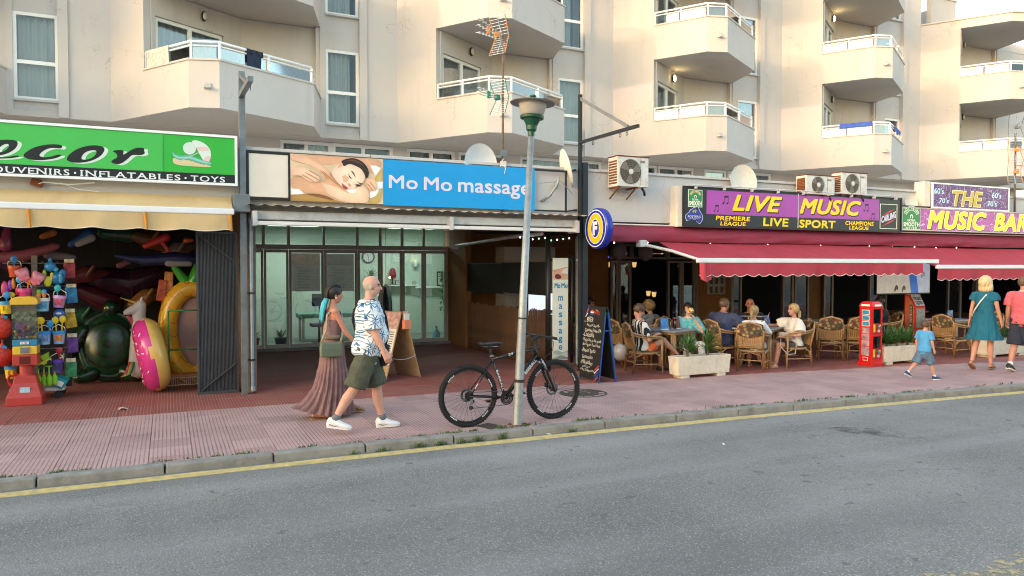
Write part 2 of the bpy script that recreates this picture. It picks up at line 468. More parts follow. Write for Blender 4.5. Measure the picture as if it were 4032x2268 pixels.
# manhole cover, square cover
m_iron = M('cast_iron','4a4038',.75,var=.3,scale=8,bump=.4)
mb = MB(); mb.lathe([(.36,-.02),(.36,.004),(.33,.005),(.325,-.001),(.24,-.001),(.235,.004),(.14,.004),(.135,-.001),(.09,-.001),(.085,.005),(0,.005)],40,(5.62,9.52,.002))
for a in range(12):
    t = a * math.pi / 6; mb.obox((5.62 + .28 * math.cos(t),9.52 + .28 * math.sin(t),.003),(.07,.02,.006),(0,0,t))
tag(mb.build('manhole_cover',m_iron),'round cast iron manhole cover in the pink pavement behind the bicycle','manhole cover')
mb = MB(); mb.prism([(3.295,8.08),(3.49,8.18),(3.60,7.93),(3.38,7.84)],-.01,.006)
tag(mb.build('utility_cover',m_iron,bevel=.003),'small square rusty utility cover at the foot of the lamp post','cover')

# grass tufts in the kerb joint
mb = MB()
rg = random.Random(3)
def tuft(x,y,z,n,h,spread):
    for i in range(n):
        a = rg.uniform(0,6.28); r = rg.uniform(0,spread); bx,by = x + r * math.cos(a) * 1.6,y + r * math.sin(a) * .35
        hh = h * rg.uniform(.2,.95); a2 = rg.uniform(0,6.28); ln = hh * rg.uniform(.3,1.1); w = rg.uniform(.003,.006)
        px,py = -math.sin(a2) * w,math.cos(a2) * w; dx,dy = math.cos(a2) * ln,math.sin(a2) * ln
        mb.add([(bx - px,by - py,z),(bx + px,by + py,z),(bx + dx * .45 + px * .8,by + dy * .45 + py * .8,z + hh * .7),(bx + dx * .45 - px * .8,by + dy * .45 - py * .8,z + hh * .7),(bx + dx,by + dy,z + hh * rg.uniform(.7,1.05))],
               [(0,1,2,3),(3,2,4)])
back = [(-1.3,60,.05,.22),(-.95,40,.04,.15),(-.2,26,.04,.09),(.3,18,.04,.06),(.75,24,.05,.1),(1.2,26,.05,.08),(1.55,22,.04,.06),(2.0,16,.05,.06),(2.45,36,.05,.14),(2.75,30,.055,.12),(3.0,40,.06,.12),(3.95,16,.08,.05),(3.62,16,.07,.06),
        (4.5,40,.06,.12),(4.85,36,.07,.1),(5.3,10,.05,.05),(6.2,14,.05,.06),(6.75,60,.06,.22),(7.15,40,.06,.14),(7.6,16,.05,.06),(8.1,34,.07,.1),(8.5,16,.05,.06),(8.85,34,.06,.14),(9.5,16,.06,.06),(10.2,50,.06,.22),(10.8,12,.06,.05),(11.6,16,.06,.08),(12.2,14,.06,.06),(13.3,16,.06,.1),(14.2,22,.06,.2)]
for x,n,h,s_ in back:
    for q in range(4): tuft(x + rg.uniform(-.22,.22),yc(x) + .17 + rg.uniform(-.015,.03),.0,int(n * rg.uniform(.1,.7)) + 2,h * rg.uniform(.5,1),s_ * rg.uniform(.3,1))
for x,n,h,s_ in [(1.75,16,.06,.05),(2.05,22,.07,.05),(2.45,34,.09,.07),(2.7,30,.08,.06),(2.98,34,.09,.07),(3.15,34,.10,.06),(3.45,40,.11,.05),(4.35,30,.06,.05),(5.7,8,.04,.05),(12.4,20,.06,.06),(9.0,6,.04,.04)]: tuft(x,yc(x) - .02,-.075,n,h,s_)
tag(mb.build('kerb_grass',M('grass','4d6b2a',.7,var=.45,scale=5),fixn=False),'green grass and weeds growing in the kerb joint','grass',kind='stuff')
# litter on the red tiles and in the gutter
m_litter = M('litter_plastic','d9d2c4',.4)
mb = MB(); mb.loft([[(.0 + .028 * i,-.05 + .01 * math.sin(i),.003 + .025 * math.sin(i * .8)),(.0 + .028 * i,.06,.003 + .02 * math.sin(i * .8 + .4)),(.0 + .028 * i,.06,.008 + .02 * math.sin(i * .8 + .4)),(.0 + .028 * i,-.05,.008 + .025 * math.sin(i * .8))] for i in range(5)])
o = mb.build('plastic_lid',m_litter); o.location = (-.62,11.0,.004); tag(o,'crushed off white plastic lid lying on the red tiles','litter')
for i,(x,y,lab,c) in enumerate(((8.35,7.36,'pink and white sweet wrapper lying in the gutter','c96a7c'),(5.55,6.35,'white paper scrap lying alone on the asphalt','dedede'),(4.05,7.60,'pale bottle cap lying in the gutter by the lamp post','d8d4cc'))):
    mb = MB(); mb.loft([[(.035 * q,-.018,.004 + .006 * (q % 2)),(.035 * q,.018,.002),(.035 * q,.018,.006),(.035 * q,-.018,.009 + .006 * (q % 2))] for q in range(4)])
    o = mb.build('paper_scrap',M('scrap%d' % i,c,.6)); o.location = (x,y,-.073); o.scale = (.6,.6,.6); o.rotation_euler = (0,0,i); tag(o,lab,'litter')
# ------------------------------------------------------------------ apartment block above and behind the shops
def mat_wall(name,c,stain=.35):
    k = NT(name); v = k.obj(); x,y,z = k.xyz(v)
    big = k.noise(v,.5,5,.6)
    base = k.ramp(big,[(.3,tuple(q * .93 for q in c)),(.7,tuple(min(1,q * 1.04) for q in c))])
    st = k.noise(k.comb(k.math('MULTIPLY',x,2.2),k.math('MULTIPLY',y,2.2),k.math('MULTIPLY',z,.25)),1.3,5,.65)
    base = k.mix(k.ramp(st,[(.55,(0,) * 3),(.8,(stain,) * 3)]),base,tuple(q * .72 for q in c))
    # hairline cracks in the render
    vo = k.n('TexVoronoi',feature='DISTANCE_TO_EDGE'); wv = k.n('VectorMath',operation='ADD')
    nz = k.n('TexNoise'); k.l(v,nz.inputs['Vector']); k.setin(nz,Scale=3.,Detail=5.)
    k.l(v,wv.inputs[0]); k.l(nz.outputs['Color'],wv.inputs[1]); k.l(wv.outputs[0],vo.inputs['Vector']); k.setin(vo,Scale=.55)
    cr = k.ramp(vo.outputs['Distance'],[(.002,(.6,) * 3),(.006,(0,) * 3)])
    cr = k.math('MULTIPLY',cr,k.ramp(k.noise(v,.8,2),[(.5,(0,) * 3),(.6,(1,) * 3)]))
    base = k.mix(cr,base,tuple(q * .45 for q in c))
    k.col(base); k.b.inputs['Roughness'].default_value = .85
    k.bump(k.noise(v,90,3),.12,.004)
    return k.m
m_wall = mat_wall('cream_render',(.545,.508,.483),.4)
m_wall2 = mat_wall('shop_render',(.58,.56,.545),.5)
m_soffit = mat_wall('soffit_render',(.52,.47,.425),.2)
m_white = M('white_frame','e8e8e6',.35,var=.04)
m_rail = M('white_rail','eceff2',.3,var=.04)
m_curt = M('curtain','b4b6b4',.9,var=.06,scale=1)
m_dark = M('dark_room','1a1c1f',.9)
m_glass = glass('window_glass',(.90,.93,.93),.8,.01)
m_bglass = glass('balcony_glass',(.80,.86,.86),2.2,.03)
m_lampk = M('lamp_black','1b1b1c',.5)
m_lampg = M('lamp_glass','c9c9c4',.3)
m_lampl = M('lamp_lit','ffe3a0',.4,var=0,emit=9.)

AX = [-8.0,-1.16,5.69,12.58,19.53,26.72]
ST = 2.85; WY = 19.55
REL = dict(A=(0,0),O=(.72,-1.1115),B=(1.6,-2.47),C=(2.19,-2.66),D=(4.37,-1.42),E=(4.79,.03))
P1 = (.92,-1.02); Q = (2.88,.22)
apt = thing('apartment_building','cream apartment block with angled balconies rising behind the row of shops','building',(0,0,0))
def ring(pts,off):
    """path moved to its left by off"""
    pts = [Vector(p) for p in pts]; out = []
    for i,p in enumerate(pts):
        ds = []
        if i > 0: ds.append((p - pts[i - 1]).normalized())
        if i < len(pts) - 1: ds.append((pts[i + 1] - p).normalized())
        ns = [Vector((-d.y,d.x)) for d in ds]
        if len(ns) == 1: out.append(p + ns[0] * off)
        else:
            b = (ns[0] + ns[1]).normalized(); out.append(p + b * (off / max(.3,b.dot(ns[0]))))
    return [(q.x,q.y) for q in out]
def strip(mb,path,o1,o2,z0,z1):
    a,b = ring(path,o1),ring(path,o2)
    for i in range(len(path) - 1):
        mb.prism([a[i],a[i + 1],b[i + 1],b[i]],z0,z1)
    return mb
def at(ax,n): return (ax + REL[n][0],WY + REL[n][1])
def wavy(mb,p,q,z0,z1,amp=.025,waves=7,off=0.):
    p,q = Vector(p),Vector(q); d = q - p; n = Vector((-d.y,d.x)).normalized(); ph = random.uniform(0,6)
    def fn(u,v):
        s = p + d * u + n * (off + amp * math.sin(u * waves * 6.28 + ph + .5 * math.sin(u * 17)) * (.7 + .3 * v))
        return (s.x,s.y,z0 + (z1 - z0) * v)
    return mb.grid(fn,waves * 8,3)
def window(name,p,q,z0,z1,parent,nx=1,split=None,fw=.07,off=0.,curtain=True,dark=False):
    """framed window between two plan points, normal to the left of q->p (towards the street)"""
    p,q = Vector(p),Vector(q); d = (q - p).normalized(); n = Vector((d.y,-d.x)); w = sub(name,parent)
    L = (q - p).length
    def pt(s,o=0.): 
        r = p + d * s + n * (o + off); return (r.x,r.y)
    def bar(mb,s0,s1,za,zb,o0=0.,o1=.06):
        mb.prism([pt(s0,o0),pt(s1,o0),pt(s1,o1),pt(s0,o1)],za,zb)
    m = MB(); bar(m,0,fw,z0,z1); bar(m,L - fw,L,z0,z1); bar(m,fw,L - fw,z0,z0 + fw); bar(m,fw,L - fw,z1 - fw,z1)
    for i in range(1,nx): bar(m,L * i / nx - fw * .55,L * i / nx + fw * .55,z0 + fw,z1 - fw,0,.075)
    if split: bar(m,fw,L - fw,split - fw * .6,split + fw * .6,0,.055)
    m.build('frame',m_white,w,fixn=True)
    zs = [z0 + fw] + ([split] if split else []) + [z1 - fw]
    for i in range(nx):
        a,b = fw + (L - 2 * fw) * i / nx,fw + (L - 2 * fw) * (i + 1) / nx
        for za,zb in zip(zs[:-1],zs[1:]):
            g = MB(); bar(g,a,b,za,zb,.02,.028); g.build('pane',m_glass,w)
    if curtain:
        m = MB(); cw = random.choice((1.,1.,.96,.8,.62)); wavy(m,pt(.02),pt((L - .02) * cw),z0 + .02,z1 - .03,.045,max(4,int(L * 6)),.14); m.build('curtain',m_curt,w,smooth=True)
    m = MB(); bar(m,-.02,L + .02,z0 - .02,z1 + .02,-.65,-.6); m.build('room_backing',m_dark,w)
    return w

def balcony(ax,i,door=True,rail=True):
    zl = 6.3 + ST * i; zs = 5.27 + ST * i; zt = zs + 2.84; zf = zs + .2
    b = sub('balcony',apt)
    path = [at(ax,c) for c in 'OBCDE']
    full = ring([at(ax,c) for c in 'ABCDE'],.004) + [(ax + 4.81,WY + .42),(ax + .02,WY + .42)]
    m = MB(); m.prism(full,zs,zf); m.build('slab',m_soffit,b)
    m = MB(); strip(m,path,.002,.13,zf,zl - .04);
    strip(m,path,-.004,.002,zs - .004,zl - .04); m.build('parapet',m_wall,b)
    m = MB(); strip(m,path,-.035,.16,zl - .04,zl); m.build('ledge',m_wall,b)
    if rail:
        ip = [Vector(p) for p in ring(path,.06)]
        e = ip[3] + (ip[4] - ip[3]) * .5
        s0 = ip[0] + (ip[1] - ip[0]) * .0
        rp = [s0 - (ip[1] - ip[0]).normalized() * .12,ip[1],ip[2],ip[3],e]
        m = MB()
        m.tube([(p.x,p.y,zl + .37) for p in rp],.028,8); m.build('handrail',m_rail,b,smooth=True)
        m = MB(); m.tube([(p.x,p.y,zl + .285) for p in rp],.018,8); m.build('lower_rail',m_rail,b,smooth=True)
        segs = [(s0,ip[1],2),(ip[1],ip[2],1),(ip[2],ip[3],2),(ip[3],e,1)]
        for p,q,n in segs:
            for j in range(n):
                a = p + (q - p) * (j / n); c = p + (q - p) * ((j + 1) / n); d = (c - a).normalized()
                g = MB(); g.beam((*(a + d * .05),zl + .13),(*(c - d * .05),zl + .13),.008,.25); g.build('glass_pane',m_bglass,b)
                g = MB(); g.beam((*(a + d * .02),zl),(*(a + d * .02),zl + .36),.05,.03,(d.x,d.y,0)); g.build('post',m_rail,b)
        # water spout on the front facet
        B,C = Vector(at(ax,'B')),Vector(at(ax,'C')); mm = B + (C - B) * .62; nn = Vector(((C - B).y,-(C - B).x)).normalized()
        if nn.y > 0: nn = -nn
        m = MB(); m.obox((*(mm + nn * .07),zs + .42),(.13,.16,.045)); m.obox((*(mm + nn * .02),zs + .46),(.13,.06,.10)); m.build('drain_spout',m_wall,b)
    # recess behind: door wall, back wall, end jamb
    p1 = Vector((ax + P1[0],WY + P1[1])); q = Vector((ax + Q[0],WY + Q[1])); E = Vector(at(ax,'E'))
    d = (q - p1); L = d.length; d.normalize()
    # window jamb panel from A to O closes the room in front of the door wall
    t0,t1 = .05,.05 + 1.78; zd = zf + 2.08
    m = MB(); n = Vector((-d.y,d.x))
    def seg(s0,s1,za,zb):
        a,c = p1 + d * s0,p1 + d * s1; m.prism([tuple(a),tuple(c),tuple(c + n * .18),tuple(a + n * .18)],za,zb)
    seg(-.05,t0,zf,zt); seg(t1,L,zf,zt); seg(t0,t1,zd,zt)
    m.build('recess_wall',m_wall,b)
    m = MB(); m.prism([tuple(q),(E.x + .02,q.y - .02),(E.x + .02,q.y + .16),(q.x,q.y + .16)],zf,zt); m.prism([(E.x - .10,E.y + .03),(E.x + .02,E.y + .03),(E.x + .02,q.y),(E.x - .10,q.y)],zf,zt)
    m.build('recess_back_wall',m_wall,b)
    if door:
        a,c = p1 + d * (t0 + .01),p1 + d * (t1 - .01)
        window('sliding_door',tuple(a),tuple(c),zf,zd - .005,apt,nx=2,fw=.08,off=-.12)
    return b

for bi,ax in enumerate(AX):
    nf = 2 if bi == 5 else 3
    top = 10.97 if bi == 5 else 14.2
    # left face of the bay, A to O
    A,O = Vector(at(ax,'A')),Vector(at(ax,'O'))
    m = MB(); d = (O - A).normalized(); n = Vector((-d.y,d.x))
    m.prism([tuple(A),tuple(O),tuple(O + n * .16),tuple(A + n * .16 + d * .25)],5.264,top); 
    m.build('bay_side_wall',m_wall,apt)
    for i in range(nf):
        if bi == 0 and i > 1: continue
        balcony(ax,i,door=bi in (1,2,3,4,5))
    if bi < 5:
        nx_ = AX[bi + 1]; e = ax + REL['E'][0]
        ws0,ws1 = nx_ - 6.87 + 4.96,nx_ - 6.87 + 5.83
        m = MB()
        m.box((e - .0,WY + .032,5.27),(ws0,WY + .25,top))                 # left jamb
        m.box((ws1,WY - .06,5.27),(ws1 + .20,WY + .25,top))               # pilaster
        m.box((ws1 + .20,WY,5.27),(nx_,WY + .25,top))                     # plain wall to the next bay
        m.build('pier_wall',m_wall,apt)
        m = MB(); zz = 5.27
        for i in range(3):
            MB().box((ws0,WY + .09,zz),(ws1,WY + .25,5.64 + ST * i)).build('spandrel_wall',m_wall,apt); zz = 7.58 + ST * i
        MB().box((ws0,WY + .09,zz),(ws1,WY + .25,max(top,zz + .1))).build('spandrel_wall',m_wall,apt)
        for i in range(3):
            w = window('window',(ws0,WY + .2),(ws1,WY + .2),5.64 + ST * i,7.58 + ST * i,apt,1,6.48 + ST * i,off=.05)
            s = MB(); s.box((ws0 - .02,WY - .01,5.60 + ST * i),(ws1 + .02,WY + .15,5.645 + ST * i)); s.build('sill',m_wall,w)
# ceiling line under the overhang, lower storey wall with its strip of windows
m = MB(); m.box((-12,19.56,5.262),(34,20.4,5.40)); m.build('overhang_soffit',m_soffit,apt)
m = MB(); m.box((-12,20.2,3.0),(34,20.5,4.1)); m.build('lower_wall',m_wall,apt)
lw = [(-6.9,-4.2),(-2.1,-1.2),(2.7,4.05),(4.06,5.75),(6.15,7.6),(7.7,9.2),(9.7,12.6),(14.0,14.75),(14.78,16.28),(16.7,17.7),(17.75,19.75),(21.5,23.2),(27.3,28.0),(29,31)]
xprev = -12
m = MB()
for a,c in lw:
    if a - xprev > .02: MB().box((xprev,20.2,4.1),(a,20.5,5.262)).build('lower_pier_wall',m_wall,apt)
    xprev = c
MB().box((xprev,20.2,4.1),(34,20.5,5.262)).build('lower_pier_wall',m_wall,apt)
for a,c in lw: window('low_window',(a,20.4),(c,20.4),4.1,5.25,apt,2 if c - a > 1.2 else 1,fw=.09,off=.1,curtain=(random.random() < .4))
# wall lamps beside the balcony doors
def wall_lamp(ax,i,lit):
    p1 = Vector((ax + P1[0],WY + P1[1])); q = Vector((ax + Q[0],WY + Q[1])); d = (q - p1).normalized(); n = Vector((d.y,-d.x))
    c = p1 + d * 1.25 + n * .03; z = 7.86 + ST * i
    w = sub('wall_lamp',apt,(c.x,c.y,z),math.atan2(d.y,d.x))
    prof = [(.075,0),(.08,.02),(.075,.045),(.06,.05)]
    mt = Matrix.Diagonal((.85,1.55,1)).to_4x4().to_3x3(); mt = Euler((R(90),0,0)).to_matrix() @ mt
    m = MB(); m.lathe(prof,20,(0,0,0),mt); m.build('housing',m_lampk,w,org=(0,0,0),smooth=True)
    m = MB(); m.lathe([(.062,.03),(.06,.06),(.045,.085),(0,.095)],20,(0,0,0),mt); m.build('diffuser',m_lampl if lit else m_lampg,w,org=(0,0,0),smooth=True)
for bi in (1,2,3,4,5):
    for i in range(2 if bi == 5 else 3): wall_lamp(AX[bi],i,(bi,i) in ((3,0),(4,1)))
# roof of the lower wing at the right, stepped parapet and the taller core behind it
m = MB(); m.prism([at(26.72,c) for c in 'ABCDE'] + [(34,WY),(34,22),(26.72,22)],10.97,11.28); m.build('roof_slab',m_wall,apt)
m = MB(); m.prism(ring([at(26.72,c) for c in 'ABCDE'],-.05) + [(33,19.6),(33,22.05),(26.5,22.05)],11.28,11.33); m.build('roof_coping',m_wall,apt)
m = MB(); m.box((26.72 + 4.79,WY + .03,5.27),(34,WY + .3,10.97)); m.build('end_wall',m_wall,apt)
m = MB(); m.box((20.2,21.0,5.4),(28.7,23.0,15.5)); m.build('stair_core',m_wall,apt)
m = MB(); m.box((28.7,20.55,11.28),(30.25,20.75,13.05)); m.box((30.05,20.75,11.28),(30.25,26,13.05)); m.box((28.66,20.5,13.05),(30.32,20.8,13.11)); m.build('roof_parapet',m_wall,apt)
m = MB(); m.tube([(30.25,20.9,12.75),(34,22,12.75)],.03); m.tube([(30.25,20.9,12.45),(34,22,12.45)],.02); m.build('roof_rail',m_rail,apt)
m = MB(); m.box((-12,20.6,5.4),(26.6,26,14.2)); m.build('building_core',m_wall,apt)
m = MB(); m.box((26.62,22.05,5.4),(34,26,11.2)); m.build('wing_core',m_wall,apt)

# towels on the balcony rails
def towel(name,lab,bi,i,seg,t0,t1,drop,mat,cat='towel'):
    zl = 6.3 + ST * i
    ip = [Vector(p) for p in ring([at(AX[bi],c) for c in 'OBCDE'],.06)]
    a,b_ = ip[seg] + (ip[seg + 1] - ip[seg]) * t0,ip[seg] + (ip[seg + 1] - ip[seg]) * t1
    d = (b_ - a).normalized(); n = Vector((d.y,-d.x)); n = n if n.y < 0 or seg == 3 else n
    prof = [(.036,-drop),(.040,-drop * .5),(.037,-.02),(.034,.012),(.012,.035),(-.012,.035),(-.034,.012),(-.037,-.02),(-.038,-drop * .75)]
    m = MB()
    def fn(u,v):
        j = v * (len(prof) - 1); k0 = min(int(j),len(prof) - 2); f = j - k0
        o = prof[k0][0] * (1 - f) + prof[k0 + 1][0] * f; h = prof[k0][1] * (1 - f) + prof[k0 + 1][1] * f
        s = a + (b_ - a) * u + n * (o + .006 * math.sin(u * 14 + h * 9))
        return (s.x,s.y,zl + .37 + h)
    m.grid(fn,12,16); o = m.build(name,mat,smooth=True); tag(o,lab,cat); return o
m_tw1 = M('towel_cream','cfc6be',.95,var=.35,scale=14); m_tw2 = M('towel_navy','27324a',.95,var=.3,scale=6)
m_tw3 = M('towel_blue','3f5fb4',.95,var=.25,scale=7); m_tw4 = M('towel_black','1d1f22',.95,var=.3)
towel('beach_towel','cream patterned towel hanging at the left end of the lowest left balcony',1,0,0,.05,.55,.40,m_tw1)
towel('beach_towel','black and green towel folded over the long rail of the lowest left balcony',1,0,2,.28,.44,.10,m_tw4)
bt = towel('printed_towel','navy and red towel printed with white letters on the left balcony glass',1,0,2,.27,.42,.36,m_tw2)
towel('beach_towel','blue towel on the rail of the second bay from the right',4,0,0,.35,.98,.13,m_tw3)
towel('beach_towel','blue towel on the far side rail of the second bay from the right',4,0,2,.3,.85,.13,m_tw3)
TRACE = {'e':[[(-2.15,3.385),(-2.092,3.483),(-1.978,3.533),(-1.863,3.55),(-1.776,3.545),(-1.755,3.506),(-1.785,3.435),(-1.866,3.37),(-1.953,3.339),(-1.981,3.332),(-1.953,3.313),(-1.867,3.322),(-1.794,3.349),(-1.735,3.347),(-1.765,3.325),(-1.867,3.305),(-2.01,3.292),(-2.109,3.312)],[(-1.952,3.371),(-1.879,3.421),(-1.85,3.474),(-1.878,3.498),(-1.936,3.468),(-1.994,3.396)]],'c':[[(-1.706,3.346),(-1.684,3.39),(-1.587,3.466),(-1.467,3.509),(-1.362,3.525),(-1.279,3.522),(-1.256,3.501),(-1.279,3.47),(-1.325,3.475),(-1.393,3.474),(-1.468,3.439),(-1.521,3.384),(-1.522,3.354),(-1.47,3.343),(-1.394,3.357),(-1.318,3.391),(-1.265,3.391),(-1.304,3.354),(-1.395,3.322),(-1.53,3.299),(-1.648,3.306)]],'o':[[(-1.217,3.332),(-1.197,3.387),(-1.119,3.463),(-1.025,3.513),(-0.916,3.542),(-0.821,3.542),(-0.766,3.517),(-0.775,3.459),(-0.824,3.393),(-0.919,3.333),(-1.028,3.299),(-1.137,3.293),(-1.198,3.311)],[(-1.051,3.352),(-1.019,3.425),(-0.948,3.469),(-0.87,3.479),(-0.862,3.453),(-0.878,3.407),(-0.934,3.359),(-1.012,3.336)]],'r':[[(-0.683,3.474),(-0.631,3.495),(-0.55,3.501),(-0.535,3.483),(-0.551,3.428),(-0.486,3.478),(-0.42,3.527),(-0.354,3.55),(-0.28,3.546),(-0.289,3.509),(-0.273,3.473),(-0.323,3.442),(-0.405,3.446),(-0.446,3.435),(-0.495,3.377),(-0.569,3.312),(-0.634,3.301),(-0.701,3.328),(-0.665,3.366),(-0.608,3.397),(-0.632,3.459)]],'logo':[('ball','cfe0d8',[(0.2,3.579),(0.227,3.646),(0.296,3.675),(0.357,3.655),(0.382,3.591),(0.364,3.524),(0.303,3.488),(0.234,3.506)]),('crest','d6e6de',[(0.305,3.689),(0.392,3.705),(0.497,3.665),(0.567,3.585),(0.58,3.49),(0.547,3.393),(0.502,3.343),(0.468,3.426),(0.416,3.518),(0.374,3.619)]),('stripe','e6c2c0',[(0.374,3.609),(0.532,3.62),(0.566,3.566),(0.408,3.546)]),('stripe','e6c2c0',[(0.459,3.445),(0.569,3.509),(0.556,3.403),(0.502,3.353)]),('wave','5fb7a3',[(0.06,3.541),(0.097,3.488),(0.182,3.465),(0.286,3.49),(0.372,3.458),(0.477,3.417),(0.582,3.405),(0.578,3.357),(0.423,3.376),(0.285,3.425),(0.164,3.408),(0.079,3.449)]),('wave2','8fd0c2',[(0.071,3.495),(0.147,3.444),(0.285,3.468),(0.424,3.424),(0.579,3.386),(0.578,3.372),(0.406,3.4),(0.285,3.445),(0.147,3.422),(0.079,3.462)]),('sand','d8c79a',[(0.071,3.449),(0.164,3.402),(0.285,3.419),(0.423,3.367),(0.578,3.351),(0.578,3.327),(0.388,3.327),(0.078,3.332)]),('pole','b8c4c2',[(0.138,3.384),(0.408,3.532),(0.413,3.521),(0.146,3.375)])],'pic':[('back_skin','d3a283',[(1.693,3.612),(2.392,3.649),(2.875,3.624),(3.106,3.602),(3.111,3.5),(3.005,3.34),(2.939,3.401),(2.518,3.522),(2.14,3.452),(1.692,3.488)]),('towel','ecebec',[(2.915,3.505),(3.006,3.51),(3.092,3.475),(3.058,3.359),(2.997,3.347)]),('mat','c9a762',[(2.871,2.896),(2.904,2.962),(2.997,3.339),(3.105,3.475),(3.122,3.493),(3.119,2.895)]),('towel','f0eef0',[(3.005,3.25),(3.121,3.259),(3.12,3.15),(3.021,3.137)]),('arm','e3b595',[(1.693,3.607),(1.895,3.609),(2.032,3.54),(2.14,3.484),(2.249,3.411),(2.326,3.305),(2.42,3.166),(2.357,3.179),(2.248,3.269),(2.2,3.251),(2.185,3.297),(2.108,3.388),(1.985,3.451),(1.833,3.504),(1.693,3.519)]),('shoulder','d9a783',[(1.69,3.256),(1.786,3.277),(1.983,3.224),(2.169,3.218),(2.295,3.335),(2.39,3.371),(2.452,3.2),(2.515,3.091),(2.709,3.083),(2.888,3.042),(2.904,2.962),(2.871,2.896),(2.61,2.903),(2.45,2.929),(2.261,2.985),(2.105,3.026),(1.905,3.018),(1.829,3.061),(1.689,3.101)]),('towel','f2efee',[(1.689,3.086),(1.814,3.084),(1.898,3.017),(1.844,2.996),(1.688,2.99)]),('mat','ad8547',[(1.688,2.993),(1.905,3.01),(2.261,2.961),(2.514,2.883),(1.687,2.897)]),('shade','8a5a3c',[(1.905,3.018),(2.105,3.026),(2.261,2.985),(2.387,2.918),(2.167,2.958),(1.982,2.989)]),('forearm','ecc8a9',[(2.138,3.216),(2.262,3.159),(2.388,3.07),(2.579,3.014),(2.708,3.051),(2.709,3.148),(2.774,3.199),(2.872,3.155),(2.904,3.027),(2.887,2.929),(2.805,2.894),(2.61,2.9),(2.387,2.942),(2.215,3.046)]),('towel','f4f2f2',[(2.515,3.099),(2.685,3.122),(2.679,3.063),(2.595,3.051)]),('towel','f4f2f2',[(2.905,3.092),(3.004,3.112),(3.062,3.164),(3.04,3.049),(2.945,2.988),(2.904,2.986)]),('face','f2d2b8',[(2.295,3.382),(2.391,3.467),(2.455,3.542),(2.614,3.528),(2.76,3.472),(2.84,3.347),(2.824,3.25),(2.758,3.198),(2.685,3.163),(2.676,3.122),(2.596,3.11),(2.531,3.104),(2.484,3.137),(2.452,3.168),(2.42,3.166),(2.342,3.274)]),('cheek','e9b89a',[(2.469,3.312),(2.533,3.331),(2.581,3.286),(2.548,3.22),(2.492,3.226)]),('neckshade','c98f6c',[(2.295,3.374),(2.326,3.305),(2.389,3.213),(2.452,3.165),(2.42,3.16),(2.342,3.258),(2.279,3.334)]),('hair','33221d',[(2.455,3.542),(2.519,3.578),(2.647,3.61),(2.777,3.569),(2.858,3.494),(2.898,3.399),(2.89,3.334),(2.848,3.28),(2.832,3.347),(2.776,3.441),(2.679,3.486),(2.582,3.513),(2.499,3.457),(2.478,3.504)]),('hair_light','5c4033',[(2.534,3.555),(2.647,3.585),(2.76,3.544),(2.825,3.476),(2.76,3.512),(2.647,3.553)]),('ear','e5b394',[(2.398,3.427),(2.415,3.492),(2.455,3.534),(2.489,3.496),(2.454,3.446)]),('eye','3b2a25',[(2.57,3.357),(2.594,3.31),(2.624,3.286),(2.613,3.276),(2.578,3.302)]),('brow','5a3a2c',[(2.601,3.41),(2.649,3.389),(2.678,3.323),(2.682,3.291),(2.658,3.335),(2.622,3.384)]),('brow','5a3a2c',[(2.701,3.239),(2.758,3.216),(2.81,3.209),(2.758,3.193)]),('eye','3b2a25',[(2.666,3.186),(2.713,3.199),(2.777,3.175),(2.725,3.16)]),('lips','b8505a',[(2.465,3.204),(2.516,3.164),(2.567,3.133),(2.531,3.103),(2.484,3.128)]),('nose','d9a284',[(2.548,3.212),(2.596,3.194),(2.615,3.159),(2.58,3.155)]),('hand','e8bfa1',[(1.691,3.388),(1.787,3.432),(1.893,3.43),(1.985,3.389),(2.061,3.338),(2.138,3.295),(2.13,3.232),(2.091,3.198),(2.029,3.187),(1.922,3.221),(1.831,3.295),(1.691,3.272)]),('finger','c48a6b',[(1.908,3.345),(2.03,3.289),(2.115,3.234),(2.107,3.224),(2.022,3.273),(1.9,3.332)]),('finger','c48a6b',[(1.862,3.312),(1.968,3.255),(2.053,3.199),(2.042,3.193),(1.961,3.242),(1.854,3.299)]),('finger','c48a6b',[(1.969,3.38),(2.061,3.33),(2.135,3.287),(2.129,3.277),(2.053,3.317),(1.961,3.367)]),('finger','c9916f',[(2.139,3.389),(2.217,3.315),(2.248,3.266),(2.235,3.259),(2.201,3.306),(2.131,3.376)]),('finger','c9916f',[(2.186,3.376),(2.295,3.271),(2.405,3.178),(2.392,3.171),(2.279,3.258),(2.178,3.363)]),('hand','e6b998',[(2.824,3.25),(2.889,3.318),(2.972,3.314),(3.013,3.243),(3.021,3.146),(2.987,3.095),(2.905,3.108),(2.856,3.17)]),('finger','c48a6b',[(2.873,3.22),(2.93,3.158),(2.962,3.102),(2.949,3.097),(2.913,3.149),(2.859,3.206)]),('finger','c48a6b',[(2.906,3.254),(2.971,3.184),(3.004,3.129),(2.994,3.12),(2.958,3.172),(2.894,3.24)])]}
from mathutils.geometry import tessellate_polygon
def flatpoly(mb,loops,y,dx=0.,dz=0.):
    """filled flat outline (with holes) in XZ at depth y"""
    ls = [[Vector((a + dx,b + dz,0)) for a,b in l] for l in loops]
    tri = tessellate_polygon(ls); P = [p for l in ls for p in l]
    return mb.add([(p.x,y,p.y) for p in P],[tuple(t) for t in tri])
def smoothloop(l,it=2):
    for _ in range(it):
        o = []
        for i in range(len(l)):
            a,b = l[i],l[(i + 1) % len(l)]
            o += [(a[0] * .75 + b[0] * .25,a[1] * .75 + b[1] * .25),(a[0] * .25 + b[0] * .75,a[1] * .25 + b[1] * .75)]
        l = o
    return l
def plate(name,mat,x0,x1,z0,z1,y,t,parent):
    return MB().box((x0,y,z0),(x1,y + t,z1)).build(name,mat,parent)
